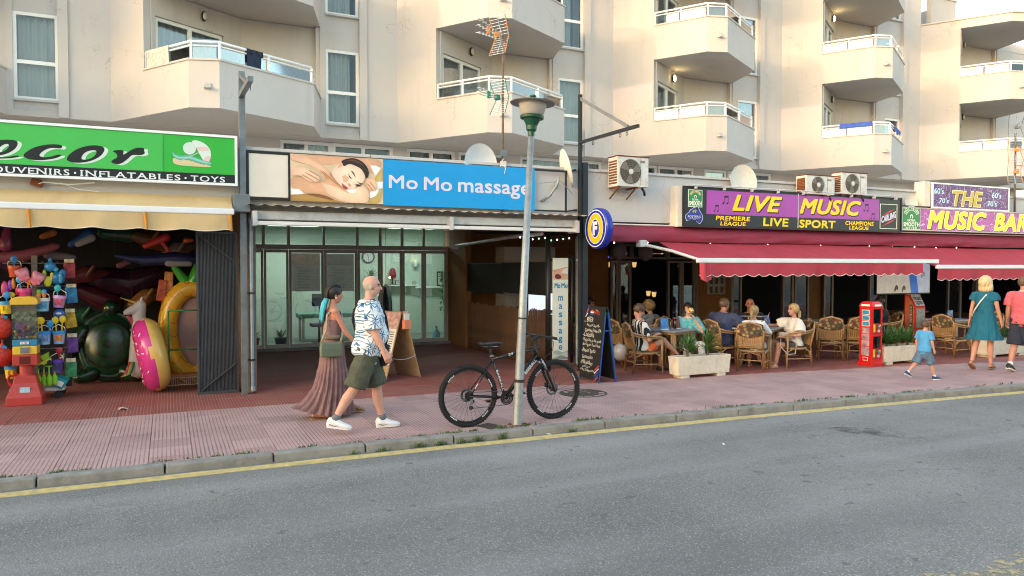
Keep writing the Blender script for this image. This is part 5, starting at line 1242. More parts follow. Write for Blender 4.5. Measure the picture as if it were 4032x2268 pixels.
for z0_,z1_ in ((.62,1.09),(.14,.57)):
    zm = z0_ + .20; MB().box((cx0 + .03,cy0 + .012,zm),(cx1 - .03,cy0 + .018,z1_)).build('window',m_cglass,cb)
    m = MB(); m.box((cx0 + .03,cy0 + .02,z0_),(cx1 - .03,cy0 + .10,zm)); m.build('coin_panel',M('cabinet_red2','a81818',.4),cb)
    MB().box((cx0 + .04,cy0 + .01,z0_ + .03),(cx0 + .10,cy0 + .02,z0_ + .18)).build('price_label',M('label_yellow','e6c522',.5),cb)
    MB().lathe([(.045,0),(.045,.03),(.02,.035),(.02,.05),(0,.05)],16,(cx0 + .19,cy0 + .02,z0_ + .13),hm).build('coin_knob',m_chrome,cb); MB().lathe([(.03,0),(.03,.02),(0,.025)],14,(cx0 + .19,cy0 + .02,z0_ + .05),hm).build('flap',M('clear_plastic','c9a8b8',.2),cb)
rg = random.Random(8)
for i in range(22):
    c = ['d8c23a','3a8fc0','c44a3c','5aa84a','e08a3a','b86aa8'][i % 6]; r_ = .022
    MB().ell((cx0 + .055 + (i % 5) * .04,cy0 + .05 + (i % 2) * .025,.85 + (i // 5) * .047 + r_),(r_,) * 3,n=10,m=6).build('toy_capsule',M('capsule_' + c,c,.25),cb,smooth=True)
MB().box((cx0 + .05,cy0 + .03,.38),(cx1 - .05,cy0 + .04,.53)).build('toy_card',M('card_mix','cfd88a',.5,var=.6,scale=18),cb)
m = MB(); m.loft([[(cx0 - .01 + .05 * t * t,cy0 - .01 + .05 * t * t,1.13 + .10 * t),(cx1 + .01 - .05 * t * t,cy0 - .01 + .05 * t * t,1.13 + .10 * t),(cx1 + .01 - .05 * t * t,cy1 + .01 - .05 * t * t,1.13 + .10 * t),(cx0 - .01 + .05 * t * t,cy1 + .01 - .05 * t * t,1.13 + .10 * t)] for t in (0,.4,.7,1)]); m.build('domed_roof',m_cred,cb,bevel=.008)
MB().box((cx0 + .05,cy0 - .014,1.145),(cx1 - .05,cy0 - .009,1.18)).build('roof_panel',m_pale,cb); MB().box((cx0 - .014,cy0 + .05,1.145),(cx0 - .009,cy1 - .05,1.18)).build('roof_panel',m_pale,cb)
for i,z_ in enumerate((.98,.87,.76)):
    MB().box((cx0 - .004,cy0 + .06,z_),(cx0 - .001,cy1 - .06,z_ + .095)).build('side_panel',m_wht,cb); MB().box((cx0 - .007,cy0 + .075,z_ + .012),(cx0 - .0045,cy1 - .075,z_ + .083)).build('side_print',m_cblue,cb)
MB().box((cx0 - .004,cy0 + .06,.20),(cx0 - .001,cy1 - .06,.73)).build('side_panel',M('side_art','a8909a',.5,var=.7,scale=7),cb)
MB().box((cx0 - .003,cy0 + .09,.10),(cx0 - .001,cy1 - .09,.17)).build('side_panel',m_wht,cb)
MB().box((cx0 - .006,cy0 + .10,.11),(cx0 - .0035,cy1 - .10,.16)).build('side_print',m_cred,cb)
m = MB()
for z_ in (.37,.49,.61): m.box((cx0 - .007,cy0 + .05,z_),(cx0 - .0045,cy1 - .05,z_ + .012))
m.build('side_bars',m_cred,cb)
# sticker vending machine behind the planter
sm = thing('sticker_machine','tall orange sticker vending machine with sloping top behind the planter','vending machine',(15.4,11.3,0))
prof = [(11.75,0),(11.30,0),(11.30,.98),(11.55,1.26),(11.75,1.26)]
MB().prismx(prof,15.40,16.02).build('body',m_cred,sm)
MB().prismx([(a,b) for a,b in ((11.72,.05),(11.33,.05),(11.33,.97),(11.56,1.22),(11.72,1.22))],15.395,15.399).build('side_print',M('sticker_orange','d07a52',.5,var=.35,scale=9),sm)
MB().box((15.392,11.40,.05),(15.396,11.52,1.02)).build('side_band',m_black,sm)
m = MB(); cv = lambda x,z: (15.390,11.48 - z,1.0 - x); cv.n = (-1,0,0); lettering(m,'STICKERS & TATTOOS',0,.92,-.03,.05,0,conv=cv,bold=.02); m.build('lettering',m_lett,sm,fixn=False)
m = MB(); m.add([(15.43,11.30,1.0),(15.99,11.30,1.0),(15.99,11.53,1.255),(15.43,11.53,1.255)],[(0,1,2,3)]); o = m.build('top_print',M('top_mix','b8c0c2',.5,var=.7,scale=14),sm,fixn=False); o.location = (0,-.006,.005)
cv = lambda x,z: (15.5 + x,11.32 + z * .67 - .008,1.02 + z * .75 + .008); cv.n = (0,-.7,.7); m = MB(); lettering(m,'STICKERS',0,.42,.14,.24,0,conv=cv,bold=.03); lettering(m,'TATTOOS',0,.42,.01,.11,0,conv=cv,bold=.03); m.build('lettering',m_ink,sm,fixn=False)
MB().box((15.47,11.285,.50),(15.97,11.297,.94)).build('display',M('display_mix','8a9290',.4,var=.7,scale=25),sm)
sm.scale = (.55,.60,1.0)
# air conditioners
m_ac = M('ac_white','d9d9d4',.5,var=.1,dirt=('8a5a34',.55,5)); m_rust = M('rust','7a4526',.9,var=.35,scale=10); m_grill = M('grill_grey','8c8478',.5,.3)
def ac(lab,x0,x1,y0,y1,z0,z1,side,bracket):
    o = thing('air_conditioner',lab,'air conditioner',((x0 + x1) / 2,(y0 + y1) / 2,z0)); w = x1 - x0
    MB().box((x0,y0,z0),(x1,y1,z1)).build('case',m_ac,o,bevel=.012); MB().box((x0 - .012,y0 - .012,z1),(x1 + .012,y1 + .012,z1 + .018)).build('top_plate',m_rust,o,bevel=.004)
    fx,fz,r_ = x0 + w * .40,(z0 + z1) / 2,min(.225,(z1 - z0) * .44)
    MB().lathe([(r_,0),(r_,.004),(0,.004)],32,(fx,y0 - .001,fz),hm).build('fan_opening',M('fan_dark','55504a',.7),o)
    fb = sub('fan',o)
    for i in range(3):
        a = i * 2.094; m = MB(); m.loft([[(fx + q * r_ * math.cos(a + t),y0 - .008 - .004 * t,fz + q * r_ * math.sin(a + t)) for q in (.18,.6,.95)] for t in (0,.4,.8)],caps=False); m.build('blade',M('fan_blade','8f8b84',.6),fb)
    g = MB()
    for q in range(1,7): g.tube([(fx + r_ * q / 6 * math.cos(t),y0 - .022,fz + r_ * q / 6 * math.sin(t)) for t in [s_ * .2618 for s_ in range(24)]],.0028,4,closed=True)
    for q in range(24): t = q * .2618; g.tube([(fx + .04 * math.cos(t),y0 - .022,fz + .04 * math.sin(t)),(fx + r_ * math.cos(t),y0 - .020,fz + r_ * math.sin(t))],.0025,4)
    g.build('grille',m_grill,o); MB().lathe([(.05,.03),(.05,.036),(0,.04)],18,(fx,y0 + .008,fz),hm).build('hub_cap',m_ac,o)
    MB().box((x0 + w * .72,y0 - .003,z1 - .10),(x0 + w * .88,y0 - .0005,z1 - .06)).build('maker_plate',m_grill,o)
    MB().box((x0 + w * .735,y0 - .004,z0 + .03),(x0 + w * .742,y0 - .0005,z1 - .02)).build('panel_seam',m_grill,o)
    m = MB(); n = 9
    for j in range(n):
        z_ = z0 + .05 + j * (z1 - z0 - .1) / n; m.box((x0 - .006,y0 + .03,z_),(x0 - .001,y1 - .03,z_ + .03))
    m.build('side_fins',m_rust,o)
    if bracket:
        for bx_ in (x0 + .05,x1 - .25):
            m = MB(); m.beam((bx_,y1 + .03,z0 - .015),(bx_,y0 - .02,z0 - .015),.03,.03); m.beam((bx_,y1 + .03,z0 - .2),(bx_,y0 + .05,z0 - .02),.02,.02); m.build('bracket',m_rust,o)
        MB().tube([(x1 - .08,y0 + .1,z0 - .01),(x1 - .06,y0 + .05,z0 - .08),(x1 - .03,y0 + .08,z0 - .14)],.022,8).build('hose',m_black,o,smooth=True)
ac('rusty topped air conditioner on brackets on the bare parapet left of the LIVE MUSIC sign',7.38,8.05,11.30,11.62,3.36,3.90,True,True)
ac('air conditioner behind the LIVE MUSIC sign, left one of the pair',12.06,12.88,11.36,11.64,3.42,3.81,True,True)
ac('air conditioner behind the LIVE MUSIC sign, right one of the pair',13.09,13.86,11.36,11.64,3.46,3.92,True,True)
# satellite dishes
m_dish = M('dish_white','d6d8d8',.45,var=.06,dirt=('9a958a',.3,6)); m_dishc = M('dish_cream','dad6cc',.5,var=.08,dirt=('9a8f78',.4,5))
def dish(lab,c,r_,face,mat,arm=True,mast=None,asp=1.08):
    o = thing('satellite_dish',lab,'satellite dish',c); f = Vector(face).normalized(); mt = f.to_track_quat('Z','Y').to_matrix() @ Matrix.Diagonal((1,asp,1))
    prof = [(r_ * t,.16 * r_ * t * t * 1.6) for t in (0.001,.25,.5,.75,.95,1.0)] + [(r_ * 1.01,.16 * r_ * 1.6 + .004),(r_ * .99,.16 * r_ * 1.6 - .012)] + [(r_ * t,.16 * r_ * t * t * 1.6 - .012) for t in (.75,.5,.25,.001)]
    MB().lathe(prof,40,c,mt).build('reflector',mat,o,smooth=True)
    C = Vector(c)
    if arm:
        tip = C + f * r_ * 1.0 + mt @ Vector((0,-r_ * .85,0)); base = C + mt @ Vector((0,-r_ * .95,0)); MB().tube([base,tip],.012,6).build('feed_arm',m_steel,o); MB().lathe([(.02,0),(.03,.03),(.03,.1),(.018,.12)],12,tip,(C - tip).to_track_quat('Z','Y').to_matrix()).build('feed_horn',m_rail,o,smooth=True)
    if mast: MB().tube([C - f * .02,C - f * .12,Vector(mast)],.022,8).build('mount',m_galv,o,smooth=True)
    return o
dish('large white satellite dish tilted behind the blue massage sign',(4.84,11.73,3.66),.31,(.1,-.98,.05),m_dish,arm=False,mast=(4.86,11.85,3.5))
d2 = dish('cream satellite dish edge on behind the empty sign frame, leaning right',(6.52,11.82,3.66),.34,(.93,-.28,.25),m_dishc,arm=False,mast=(6.28,11.60,3.3))
m = MB(); m.tube([(6.25,11.45,3.48),(6.25,11.5,3.35),(6.12,11.55,3.15),(6.02,11.68,3.06)],.026,8); m.build('wall_bracket',m_galv,d2,smooth=True)
m = MB(); m.tube([(5.9,11.5,3.36),(6.35,11.55,3.42),(6.62,11.6,3.2)],.006,5); m.build('stay',m_galv,d2)
dish('cream satellite dish standing on the roof behind the LIVE MUSIC sign',(10.55,11.62,3.62),.31,(-.12,-.98,.12),m_dishc,arm=False,mast=(10.55,11.78,3.45))
dish('small rust rimmed round dish peeping up between the two bar signs',(15.55,11.58,3.37),.17,(-.2,-.95,.1),m_dishc,arm=False,mast=(15.55,11.72,3.25))
# television aerials on a rusty mast
m_al = M('aerial_metal','b9bcbd',.35,.7); m_ao = M('aerial_orange','d98a4a',.5); m_ag = M('aerial_green','157a5c',.45); m_rmast = M('mast_rust','7d6656',.8,.3,var=.4,scale=5,dirt=('6b3a20',.8,8))
tv = thing('television_aerial','rusty mast with an orange and a green television aerial above the massage sign','antenna',(5.25,11.64,2.8))
MB().tube([(5.245,11.64,2.8),(5.26,11.64,5.87)],.02,10).build('mast',m_rmast,tv,smooth=True); MB().box((5.20,11.58,3.79),(5.30,11.63,3.91)).build('junction_box',m_steel,tv); MB().box((5.19,11.57,3.62),(5.29,11.62,3.71)).build('splitter',m_dishc,tv)
m = MB(); m.tube([(5.25,11.61,3.76),(5.20,11.58,3.66),(5.27,11.56,3.6),(5.24,11.63,3.3)],.006,5); m.build('cable',m_rail,tv)
def aerial(hub,fwd,booms,L,refl,cf,name):
    """three stacked director booms in front of a folded grid reflector"""
    a = sub(name,tv); H = Vector(hub); f = Vector(fwd).normalized(); s_ = f.cross(Vector((0,0,1))).normalized(); u = Vector((0,0,1))
    for bi,dz in enumerate(booms):
        m = MB(); p = H + u * dz * .35; q = H + f * L + u * dz; m.tube([p,q],.008,6)
        n = 8
        for j in range(1,n): c = p + (q - p) * (j / (n - 1)); m.tube([c - s_ * .05,c + s_ * .05],.0035,4)
        m.build('director_boom',m_al,a)
    for sg in (1,-1):
        m = MB(); b0 = H - f * .04; tip = H - f * .02 + u * sg * refl + f * .12
        for t in (-1,1): MB().tube([b0 + s_ * t * .14,tip + s_ * t * .17],.008,5).build('reflector_edge',cf,a)
        m = MB()
        for j in range(8): c = b0 + (tip - b0) * (j / 7); m.tube([c - s_ * .16,c + s_ * .16],.004,4)
        m.tube([b0,tip],.007,5); m.build('reflector_grid',m_al,a)
    MB().obox(H + f * .10,(.09,.07,.09)).build('dipole_box',cf,a,bevel=.01); MB().obox(H + f * L * .55,(.05,.05,.12)).build('boom_clamp',cf,a,bevel=.008)
aerial((5.21,11.64,5.84),(-.80,-.45,.06),(.12,0,-.12),.62,.32,m_ao,'orange_aerial')
aerial((5.22,11.64,4.79),(-.82,-.4,.03),(.06,0,-.05),.58,.28,m_ag,'green_aerial')
# second mast at the right edge
tv = thing('television_aerial','rusty mast carrying several grid aerials at the right edge of the picture','antenna',(19.53,11.62,2.9))
MB().tube([(19.53,11.62,2.9),(19.5,11.62,5.3)],.024,10).build('mast',m_rmast,tv,smooth=True)
for z_,cf in ((5.42,m_steel),(4.85,m_ao),(4.3,m_ao)): aerial((19.48,11.62,z_),(-.6,-.75,0),(0,),.35,.30,cf,'grid_aerial')
# ------------------------------------------------------------------ souvenir shop: capsule machine, toy rack, inflatables
def plastic(c,rough=.3,**k): return M('plastic_' + c,c,rough,var=.06,**k)
gm = thing('capsule_machine','red, yellow and blue capsule toy machine on a flared red base','vending machine',(-1.8,12.05,0))
def sq(x0,x1,y0,y1,z): return [(x0,y0,z),(x1,y0,z),(x1,y1,z),(x0,y1,z)]
m_gr = M('machine_red','b23a34',.45,var=.12,dirt=('7a2a26',.4,5)); m_gy = M('machine_yellow','e0b53a',.4,var=.08); m_gb = M('machine_blue','2f7fa6',.4,var=.08)
m = MB(); m.loft([sq(-2.02,-1.60,11.88,12.28,0),sq(-2.02,-1.60,11.88,12.28,.11),sq(-1.95,-1.66,11.95,12.22,.30),sq(-1.93,-1.68,11.96,12.20,.40)]); m.build('base',m_gr,gm,bevel=.012)
MB().lathe([(.10,.40),(.085,.42),(.085,.55)],20,(-1.80,12.08,0)).build('column',m_gr,gm,smooth=False)
MB().box((-1.945,11.93,.545),(-1.65,12.22,.695)).build('chute_box',m_gr,gm,bevel=.012); MB().box((-1.86,11.915,.57),(-1.74,11.932,.67)).build('chute_flap',M('flap_dark','5e1f1c',.25),gm,bevel=.004)
MB().box((-1.94,11.935,.697),(-1.655,12.215,.81)).build('coin_box',m_gy,gm,bevel=.01); MB().box((-1.85,11.915,.72),(-1.745,11.937,.80)).build('coin_plate',m_chrome,gm,bevel=.004); MB().obox((-1.795,11.905,.765),(.07,.015,.018),(0,.25,0)).build('coin_handle',m_chrome,gm)
MB().box((-1.94,11.94,.812),(-1.655,12.21,.90)).build('price_box',m_gb,gm,bevel=.008); MB().box((-1.85,11.933,.838),(-1.75,11.938,.872)).build('price_card',m_paper,gm); letters('lettering','1 €',(-1.83,-1.77,.845,.866),11.931,M('price_red','b02020',.5),gm,bold=.03)
m_clear = glass('clear_box',(.93,.93,.92),1.2)
for a,b in (((-1.945,11.94,.90),(-1.65,11.945,1.38)),((-1.655,11.946,.90),(-1.65,12.205,1.38)),((-1.945,11.946,.90),(-1.94,12.205,1.38))): MB().box(a,b).build('clear_pane',m_clear,gm)
MB().box((-1.94,12.2,.90),(-1.655,12.21,1.38)).build('back_panel',M('panel_grey','9a938a',.6,var=.5,scale=9),gm)
m = MB(); pr_ = [(-1.96,1.38),(-1.96,1.44),(-1.93,1.475),(-1.88,1.49),(-1.715,1.49),(-1.66,1.475),(-1.635,1.44),(-1.635,1.38)]; m.prismy(pr_,11.925,12.225); m.build('cap',m_gy,gm,bevel=.008)
rg = random.Random(4); cols = ['d9b23a','3a8fb8','c2473c','5b9a4a','d9894a','b06aa6','d8d4cc','4a58a8']
for i in range(48):
    c = cols[rg.randrange(8)]; row_ = i // 12; px = -1.905 + (i % 6) * .044 + (row_ % 2) * .015; py = 11.975 + ((i // 6) % 2) * .05
    MB().ell((px,py,.928 + row_ * .044 + rg.uniform(-.006,.006)),(.023,) * 3,n=9,m=6).build('toy_capsule',M('capsule_' + c,c,.25),gm,smooth=True)
m = MB()
for i in range(9): m.obox((-1.92 + i * .03,11.956,1.22 + .045 * math.sin(i * 2.1)),(.045,.004,.06),(0,i,0))
m.build('display_card',M('card_green','b9c79a',.5,var=.7,scale=16),gm)
m = MB(); m.lathe([(.055,0),(.055,.004),(0,.004)],18,(-1.855,11.957,1.09),hm); m.build('display_disc',M('disc_mix','b77aa6',.5,var=.7,scale=30),gm)
MB().box((-1.86,11.905,.17),(-1.74,11.909,.25)).build('info_sticker',M('sticker_blue','a9c6d8',.5,var=.3,scale=20),gm).rotation_euler = (0,0,0)
# rack on wheels with wire arms
rk = thing('toy_rack','white wheeled display rack hung full of beach toys behind the capsule machine','rack',(-1.65,12.5,0))
MB().box((-1.78,12.47,.14),(-1.71,12.53,2.06)).build('post',M('rack_wood','8d857a',.8,var=.2),rk); MB().box((-2.05,12.3,.12),(-1.38,12.75,.17)).build('platform',M('rack_white','c6c8c6',.5),rk,bevel=.006)
for cx_,cy_ in ((-1.46,12.36),(-1.98,12.36),(-1.46,12.7)): MB().lathe([(.055,-.015),(.055,.015)],16,(cx_,cy_,.06),hm).build('caster',m_bkm,rk)
for z_ in (1.95,1.62,1.12,.72):
    m = MB(); m.tube([(-2.12,12.45,z_),(-1.34,12.45,z_)],.006,5); m.build('wire_arm',m_al,rk); 
    for xx in (-2.02,-1.85,-1.62,-1.44): MB().tube([(xx,12.45,z_),(xx,12.26,z_ + .02)],.004,5).build('hook',m_al,rk)
MB().tube([(-1.36,12.55,.15),(-1.33,12.6,1.9)],.05,8).build('side_column',M('rack_dark','2a2c30',.8),rk)
m_net = M('clear_wrap','b9b3b6',.15,var=.2)
def bucket(lab,c,r_,h,col,rim,extra=None,tilt=0.,castle=False,deco=None):
    o = thing('toy_bucket',lab,'toy bucket',c,0,None); o.rotation_euler = (0,tilt,0)
    MB().lathe([(0,-h / 2),(r_ * .8,-h / 2),(r_,h / 2),(r_ * 1.06,h / 2),(r_ * 1.06,h / 2 - .015),(r_ * .97,h / 2 - .016)],18).build('pail',plastic(col),o,org=(0,0,0),smooth=False)
    MB().lathe([(r_ * 1.0,h / 2 - .03),(r_ * 1.07,h / 2 - .028),(r_ * 1.07,h / 2 + .006),(r_ * .98,h / 2 + .006)],18).build('rim',plastic(rim),o,org=(0,0,0))
    MB().tube([(-r_ * 1.03,0,h / 2),(-r_ * .9,-.02,h / 2 + r_ * .7),(0,-.03,h / 2 + r_ * 1.25),(r_ * .9,-.02,h / 2 + r_ * .7),(r_ * 1.03,0,h / 2)],.005,6).build('handle',plastic('e8e4da'),o,org=(0,0,0),smooth=True)
    if castle:
        for a in (-1.9,-1.2): MB().obox((r_ * .9 * math.cos(a),r_ * .9 * math.sin(a),0),(.035,.02,.05),(0,0,a)).build('turret',plastic(col),o,org=(0,0,0),bevel=.004)
    if deco:
        m = MB(); n = 8
        for i in range(n): a0,a1 = -2.35 + 1.5 * i / n,-2.35 + 1.5 * (i + 1) / n; m.add([(r_ * (.83 if zz < 0 else .97) * 1.012 * math.cos(a),r_ * (.83 if zz < 0 else .97) * 1.012 * math.sin(a),zz) for a,zz in ((a0,-h * .3),(a1,-h * .3),(a1,h * .25),(a0,h * .25))],[(0,1,2,3)])
        m.build('print',M('deco_' + deco,deco,.4,var=.6,scale=40),o,org=(0,0,0),fixn=False)
    if extra:
        for j,(dx,dz,ec) in enumerate(extra):
            m = MB(); m.tube([(dx,-.02,h / 2 - .02),(dx * 1.3,-.03,h / 2 + dz)],.007,6); m.build('tool_handle',plastic(ec),o,org=(0,0,0)); MB().ell((dx * 1.4,-.035,h / 2 + dz + .025),(.035,.012,.042),n=10,m=6).build('tool_head',plastic(ec),o,org=(0,0,0),smooth=True)
    return o
bucket('orange toy bucket with blue spade at the top left of the rack',(-1.95,12.28,1.83),.062,.12,'c2502e','c2502e',[(.0,.05,'2f7fc0')])
bucket('hot pink toy bucket with white handle above the yellow machine cap',(-1.83,12.24,1.53),.065,.09,'c2367e','d24a90',[(-.03,.08,'3aa0d8'),(.03,.07,'e0862e')])
bucket('yellow sand castle bucket with blue top, left of the machine window',(-2.05,12.22,1.33),.062,.13,'dcc02e','2f8fd0',[(.01,.05,'2f8fd0')],castle=True)
bucket('pale blue bucket with two toy ice cream cones',(-1.61,12.24,1.36),.06,.14,'8fc4de','e6e6e6',None,deco='5aa8d0')
bucket('lilac toy bucket with round pink print',(-1.42,12.26,1.40),.062,.13,'b48ac8','c9a0d6',[(-.02,.06,'3ab0b8')],.12,deco='d8607a')
bucket('sky blue bucket with yellow scoop on the right half of the rack, left one',(-1.60,12.24,.89),.06,.14,'8fb8d8','2f8fd8',[(-.02,.10,'e0c22e'),(.04,.06,'2f8fd0')],deco='7a9ac8')
bucket('sky blue bucket with yellow scoop on the right half of the rack, right one',(-1.43,12.25,.89),.062,.14,'7fb4e0','2f8fd8',[(-.02,.10,'e0c22e'),(.03,.11,'e0c22e')],deco='d88a4a')
bucket('purple toy bucket filled with small moulds low on the rack',(-1.46,12.26,.48),.062,.14,'4a3f8e','5a3fa8',[(.02,.08,'a82a3e')],deco='3a3a6a')
bucket('yellow toy bucket with blue band low behind the machine',(-2.02,12.3,.42),.06,.13,'dcb62e','3a8ac8',None,castle=True)
def cone_ice(c,col):
    o = thing('toy_ice_cream','toy ice cream cone with %s top in the pale blue bucket' % ('green' if col == '6fb03a' else 'blue'),'toy',c)
    MB().lathe([(.006,-.08),(.026,0)],12).build('cone',plastic('c98a4a'),o,org=(0,0,0)); MB().ell((0,0,.012),(.027,.027,.03),n=12,m=6).build('scoop',plastic(col),o,org=(0,0,0),smooth=True)
cone_ice((-1.655,12.22,1.53),'6fb03a'); cone_ice((-1.595,12.21,1.53),'3a9ad8')
for i,(c,a,lab) in enumerate((((-1.84,12.2,1.79),-.35,'pink printed swimming armband, left one of the pair'),((-1.67,12.2,1.74),.45,'pink printed swimming armband, right one of the pair'))):
    o = thing('swimming_armband',lab,'armband',c); o.rotation_euler = (0,a,0)
    MB().loft([[(.06 * math.cos(t) * q,.02 * math.sin(t) * q - .01,z_ + .012 * math.cos(2 * t)) for t in [s_ * .5236 for s_ in range(12)]] for z_,q in ((-.075,.55),(-.03,.95),(.03,1.1),(.06,.95))]).build('armband_body',M('armband_pink','d88aa0',.35,var=.45,scale=25),o,org=(0,0,0),smooth=True)
    MB().box((-.05,-.034,-.06),(.05,-.028,-.02)).build('lower_band',plastic('d86a80'),o,org=(0,0,0))
def toyblob(name,lab,cat,c,parts):
    o = thing(name,lab,cat,c)
    for nm,col,pc,r_ in parts: MB().ell(pc,r_,n=14,m=8).build(nm,plastic(col),o,org=(0,0,0),smooth=True)
    return o
toyblob('toy_fish','blue toy fish at the top right of the rack','toy',(-1.52,12.25,1.90),[('body','2f86c4',(0,0,0),(.06,.04,.055)),('tail','2f86c4',(0,0,.07),(.02,.015,.03)),('fin','4aa8d8',(.05,-.01,-.03),(.03,.012,.025))])
toyblob('toy_watering_can','dark blue toy watering can hanging under the toy fish','toy',(-1.43,12.25,1.74),[('can','1f6aa8',(0,0,0),(.075,.05,.075)),('spout','1f6aa8',(.05,-.02,.05),(.035,.02,.05)),('rose','3a9ac0',(.03,-.05,.0),(.02,.012,.06))])
toyblob('toy_spade_set','lime yellow toy spade set hanging right of the armbands','toy',(-1.55,12.22,1.72),[('spade','b8b81e',(0,0,-.02),(.04,.012,.06)),('handle','9ab82a',(-.03,0,.06),(.02,.015,.05)),('fork','d0c22a',(.04,0,.03),(.02,.012,.05))])
toyblob('toy_mould_set','bag of pink, orange and yellow sand moulds left on the rack','toy',(-2.0,12.24,1.60),[('mould','c23a7a',(-.05,0,-.01),(.035,.025,.09)),('mould','d8862e',(.03,0,.05),(.02,.02,.06)),('mould','d8c02e',(.0,-.01,-.07),(.05,.025,.03)),('mould','7a3fa8',(.0,0,.03),(.025,.02,.06)),('mould','b82a5a',(.065,0,-.03),(.02,.02,.05))])
toyblob('toy_mould','blue sand mould with white bird print on the rack','toy',(-1.42,12.26,1.22),[('mould','1f5aa8',(0,0,0),(.06,.03,.06)),('print','e0e4e8',(-.005,-.024,.01),(.03,.012,.014))])
m_rn = M('red_net','b0281e',.5,var=.5,scale=45)
for c,lab,r_ in (((-2.08,12.18,1.06),'upper red net bag of toys left of the machine',(.085,.06,.12)),((-2.09,12.16,.66),'lower red net bag of toys left of the machine',(.10,.07,.11))):
    o = thing('net_bag',lab,'bag',c); me = MB().ell((0,0,0),r_,n=18,m=12); me.build('net',m_rn,o,org=(0,0,0),smooth=True); MB().lathe([(.035,0),(.008,.06),(.015,.09)],10,(.0,0,r_[2] * .85)).build('net_neck',m_rn,o,org=(0,0,0)); MB().obox((.02,-.03,r_[2] * .95),(.05,.01,.03),(0,.4,0)).build('tag',plastic('2f7fc0'),o,org=(0,0,0))
o = thing('toy_truck','lime and red toy dump truck hanging low on the rack','toy',(-1.61,12.22,.56)); o.rotation_euler = (0,-.5,0)
MB().box((-.07,-.03,-.035),(.07,.03,.01)).build('chassis',plastic('b8c82a'),o,org=(0,0,0),bevel=.008); MB().box((-.07,-.03,.012),(-.01,.03,.06)).build('cab',plastic('a82a2a'),o,org=(0,0,0),bevel=.008); MB().loft([sq(0,.06,-.03,.03,.012),sq(-.005,.09,-.04,.04,.07)]).build('tipper',plastic('8fc02a'),o,org=(0,0,0))
for wx,wy in ((-.045,-.035),(.045,-.035),(-.045,.035),(.045,.035)): MB().lathe([(.025,-.01),(.025,.01)],14,(wx,wy,-.035),hm).build('wheel',plastic('1d1d1f'),o,org=(0,0,0))
for i in range(4):
    o = thing('toy_spade','lime green toy spade hanging in the row of four, %s' % ('first from the left','second from the left','third from the left','rightmost')[i],'toy',(-1.68 + i * .065,12.2 + .02 * (i % 2),.36),group='lime green spades'); 
    MB().loft([[(.03 * w * math.cos(t),.008 * math.sin(t) - .01 * (1 - w),z_) for t in [s_ * .785 for s_ in range(8)]] for z_,w in ((-.12,.15),(-.09,.8),(-.03,1.0),(0,.5),(.02,.25),(.1,.22))]).build('blade',plastic('7fc22e'),o,org=(0,0,0),smooth=True); MB().tube([(-.025,0,.1),(.025,0,.1)],.008,6).build('grip',plastic('7fc22e'),o,org=(0,0,0))
o = thing('toy_box','open teal plastic toy box on the rack platform','toy',(-1.43,12.32,.24)); o.rotation_euler = (.2,.5,0); MB().loft([sq(-.05,.05,-.04,.04,-.06),sq(-.065,.065,-.05,.05,.06),sq(-.055,.055,-.04,.04,.06),sq(-.045,.045,-.03,.03,-.05)]).build('box_body',plastic('2f9aa0'),o,org=(0,0,0))
MB().box((-.045,-.058,-.03),(.04,-.052,.03)).build('label',m_paper,o,org=(0,0,0))
o = thing('toy_hoop','coil of red toy hoops low behind the machine','toy',(-1.97,12.25,.29))
for i in range(3): MB().tube([(.06 * math.cos(t),-.01 * i,.06 * math.sin(t) + i * .015) for t in [q * .3927 for q in range(16)]],.008,6,closed=True).build('hoop',plastic('b82a2a'),o,org=(0,0,0),smooth=True)
for o in [q for q in bpy.data.objects if q.get('category') in ('toy bucket','toy','armband','bag') and q.location.y < 12.4 and q.location.x < -1.3]: o.scale = (1.28,1.28,1.28)
# inflatables
def vinyl(c,**k): return M('vinyl_' + c,c,.18,var=.1,scale=3,**k)
tt = thing('turtle_float','large dark green inflatable turtle standing upright in the shop','inflatable',(-.9,13.7,0)); tt.rotation_euler = (R(-8),0,R(-6))
k = NT('turtle_shell'); v = k.obj(); vo = k.n('TexVoronoi'); k.l(v,vo.inputs['Vector']); k.setin(vo,Scale=5.); x_,y_,z_ = k.xyz(v)
rr = k.math('SQRT',k.math('ADD',k.math('MULTIPLY',x_,x_),k.math('MULTIPLY',k.math('SUBTRACT',z_,.62),k.math('SUBTRACT',z_,.62))))
bands = k.math('SINE',k.math('MULTIPLY',rr,38.)); c = k.mix(k.ramp(bands,[(.2,(0,) * 3),(.9,(1,) * 3)]),(.006,.036,.015),(.009,.015,.009)); c = k.mix(k.ramp(vo.outputs['Distance'],[(.0,(.5,) * 3),(.3,(0,) * 3)]),c,(.05,.09,.03)); k.col(c); k.b.inputs['Roughness'].default_value = .22; m_tur = k.m
MB().ell((0,0,.62),(.42,.16,.52),n=28,m=16).build('shell',m_tur,tt,org=(0,0,0),smooth=True)
MB().tube([(.43 * math.cos(t),.03,.62 + .53 * math.sin(t)) for t in [q * .1963 for q in range(32)]],.085,12,closed=True).build('rim_tube',m_tur,tt,org=(0,0,0),smooth=True)
MB().ell((.02,-.02,1.22),(.13,.13,.15),n=16,m=10).build('head',m_tur,tt,org=(0,0,0),smooth=True)
for nm,p,q in (('flipper',(-.40,0,.85),(-.62,-.08,.42)),('flipper',(.40,0,.85),(.60,-.08,.45)),('flipper',(-.25,0,.16),(-.42,-.08,.10)),('flipper',(.25,0,.16),(.42,-.08,.10))): MB().cap(p,q,.14,.10,14).build(nm,m_tur,tt,org=(0,0,0),smooth=True)
un = thing('unicorn_float','pale grey inflatable unicorn with gold horn leaning behind the doughnut ring','inflatable',(-.45,12.9,0))
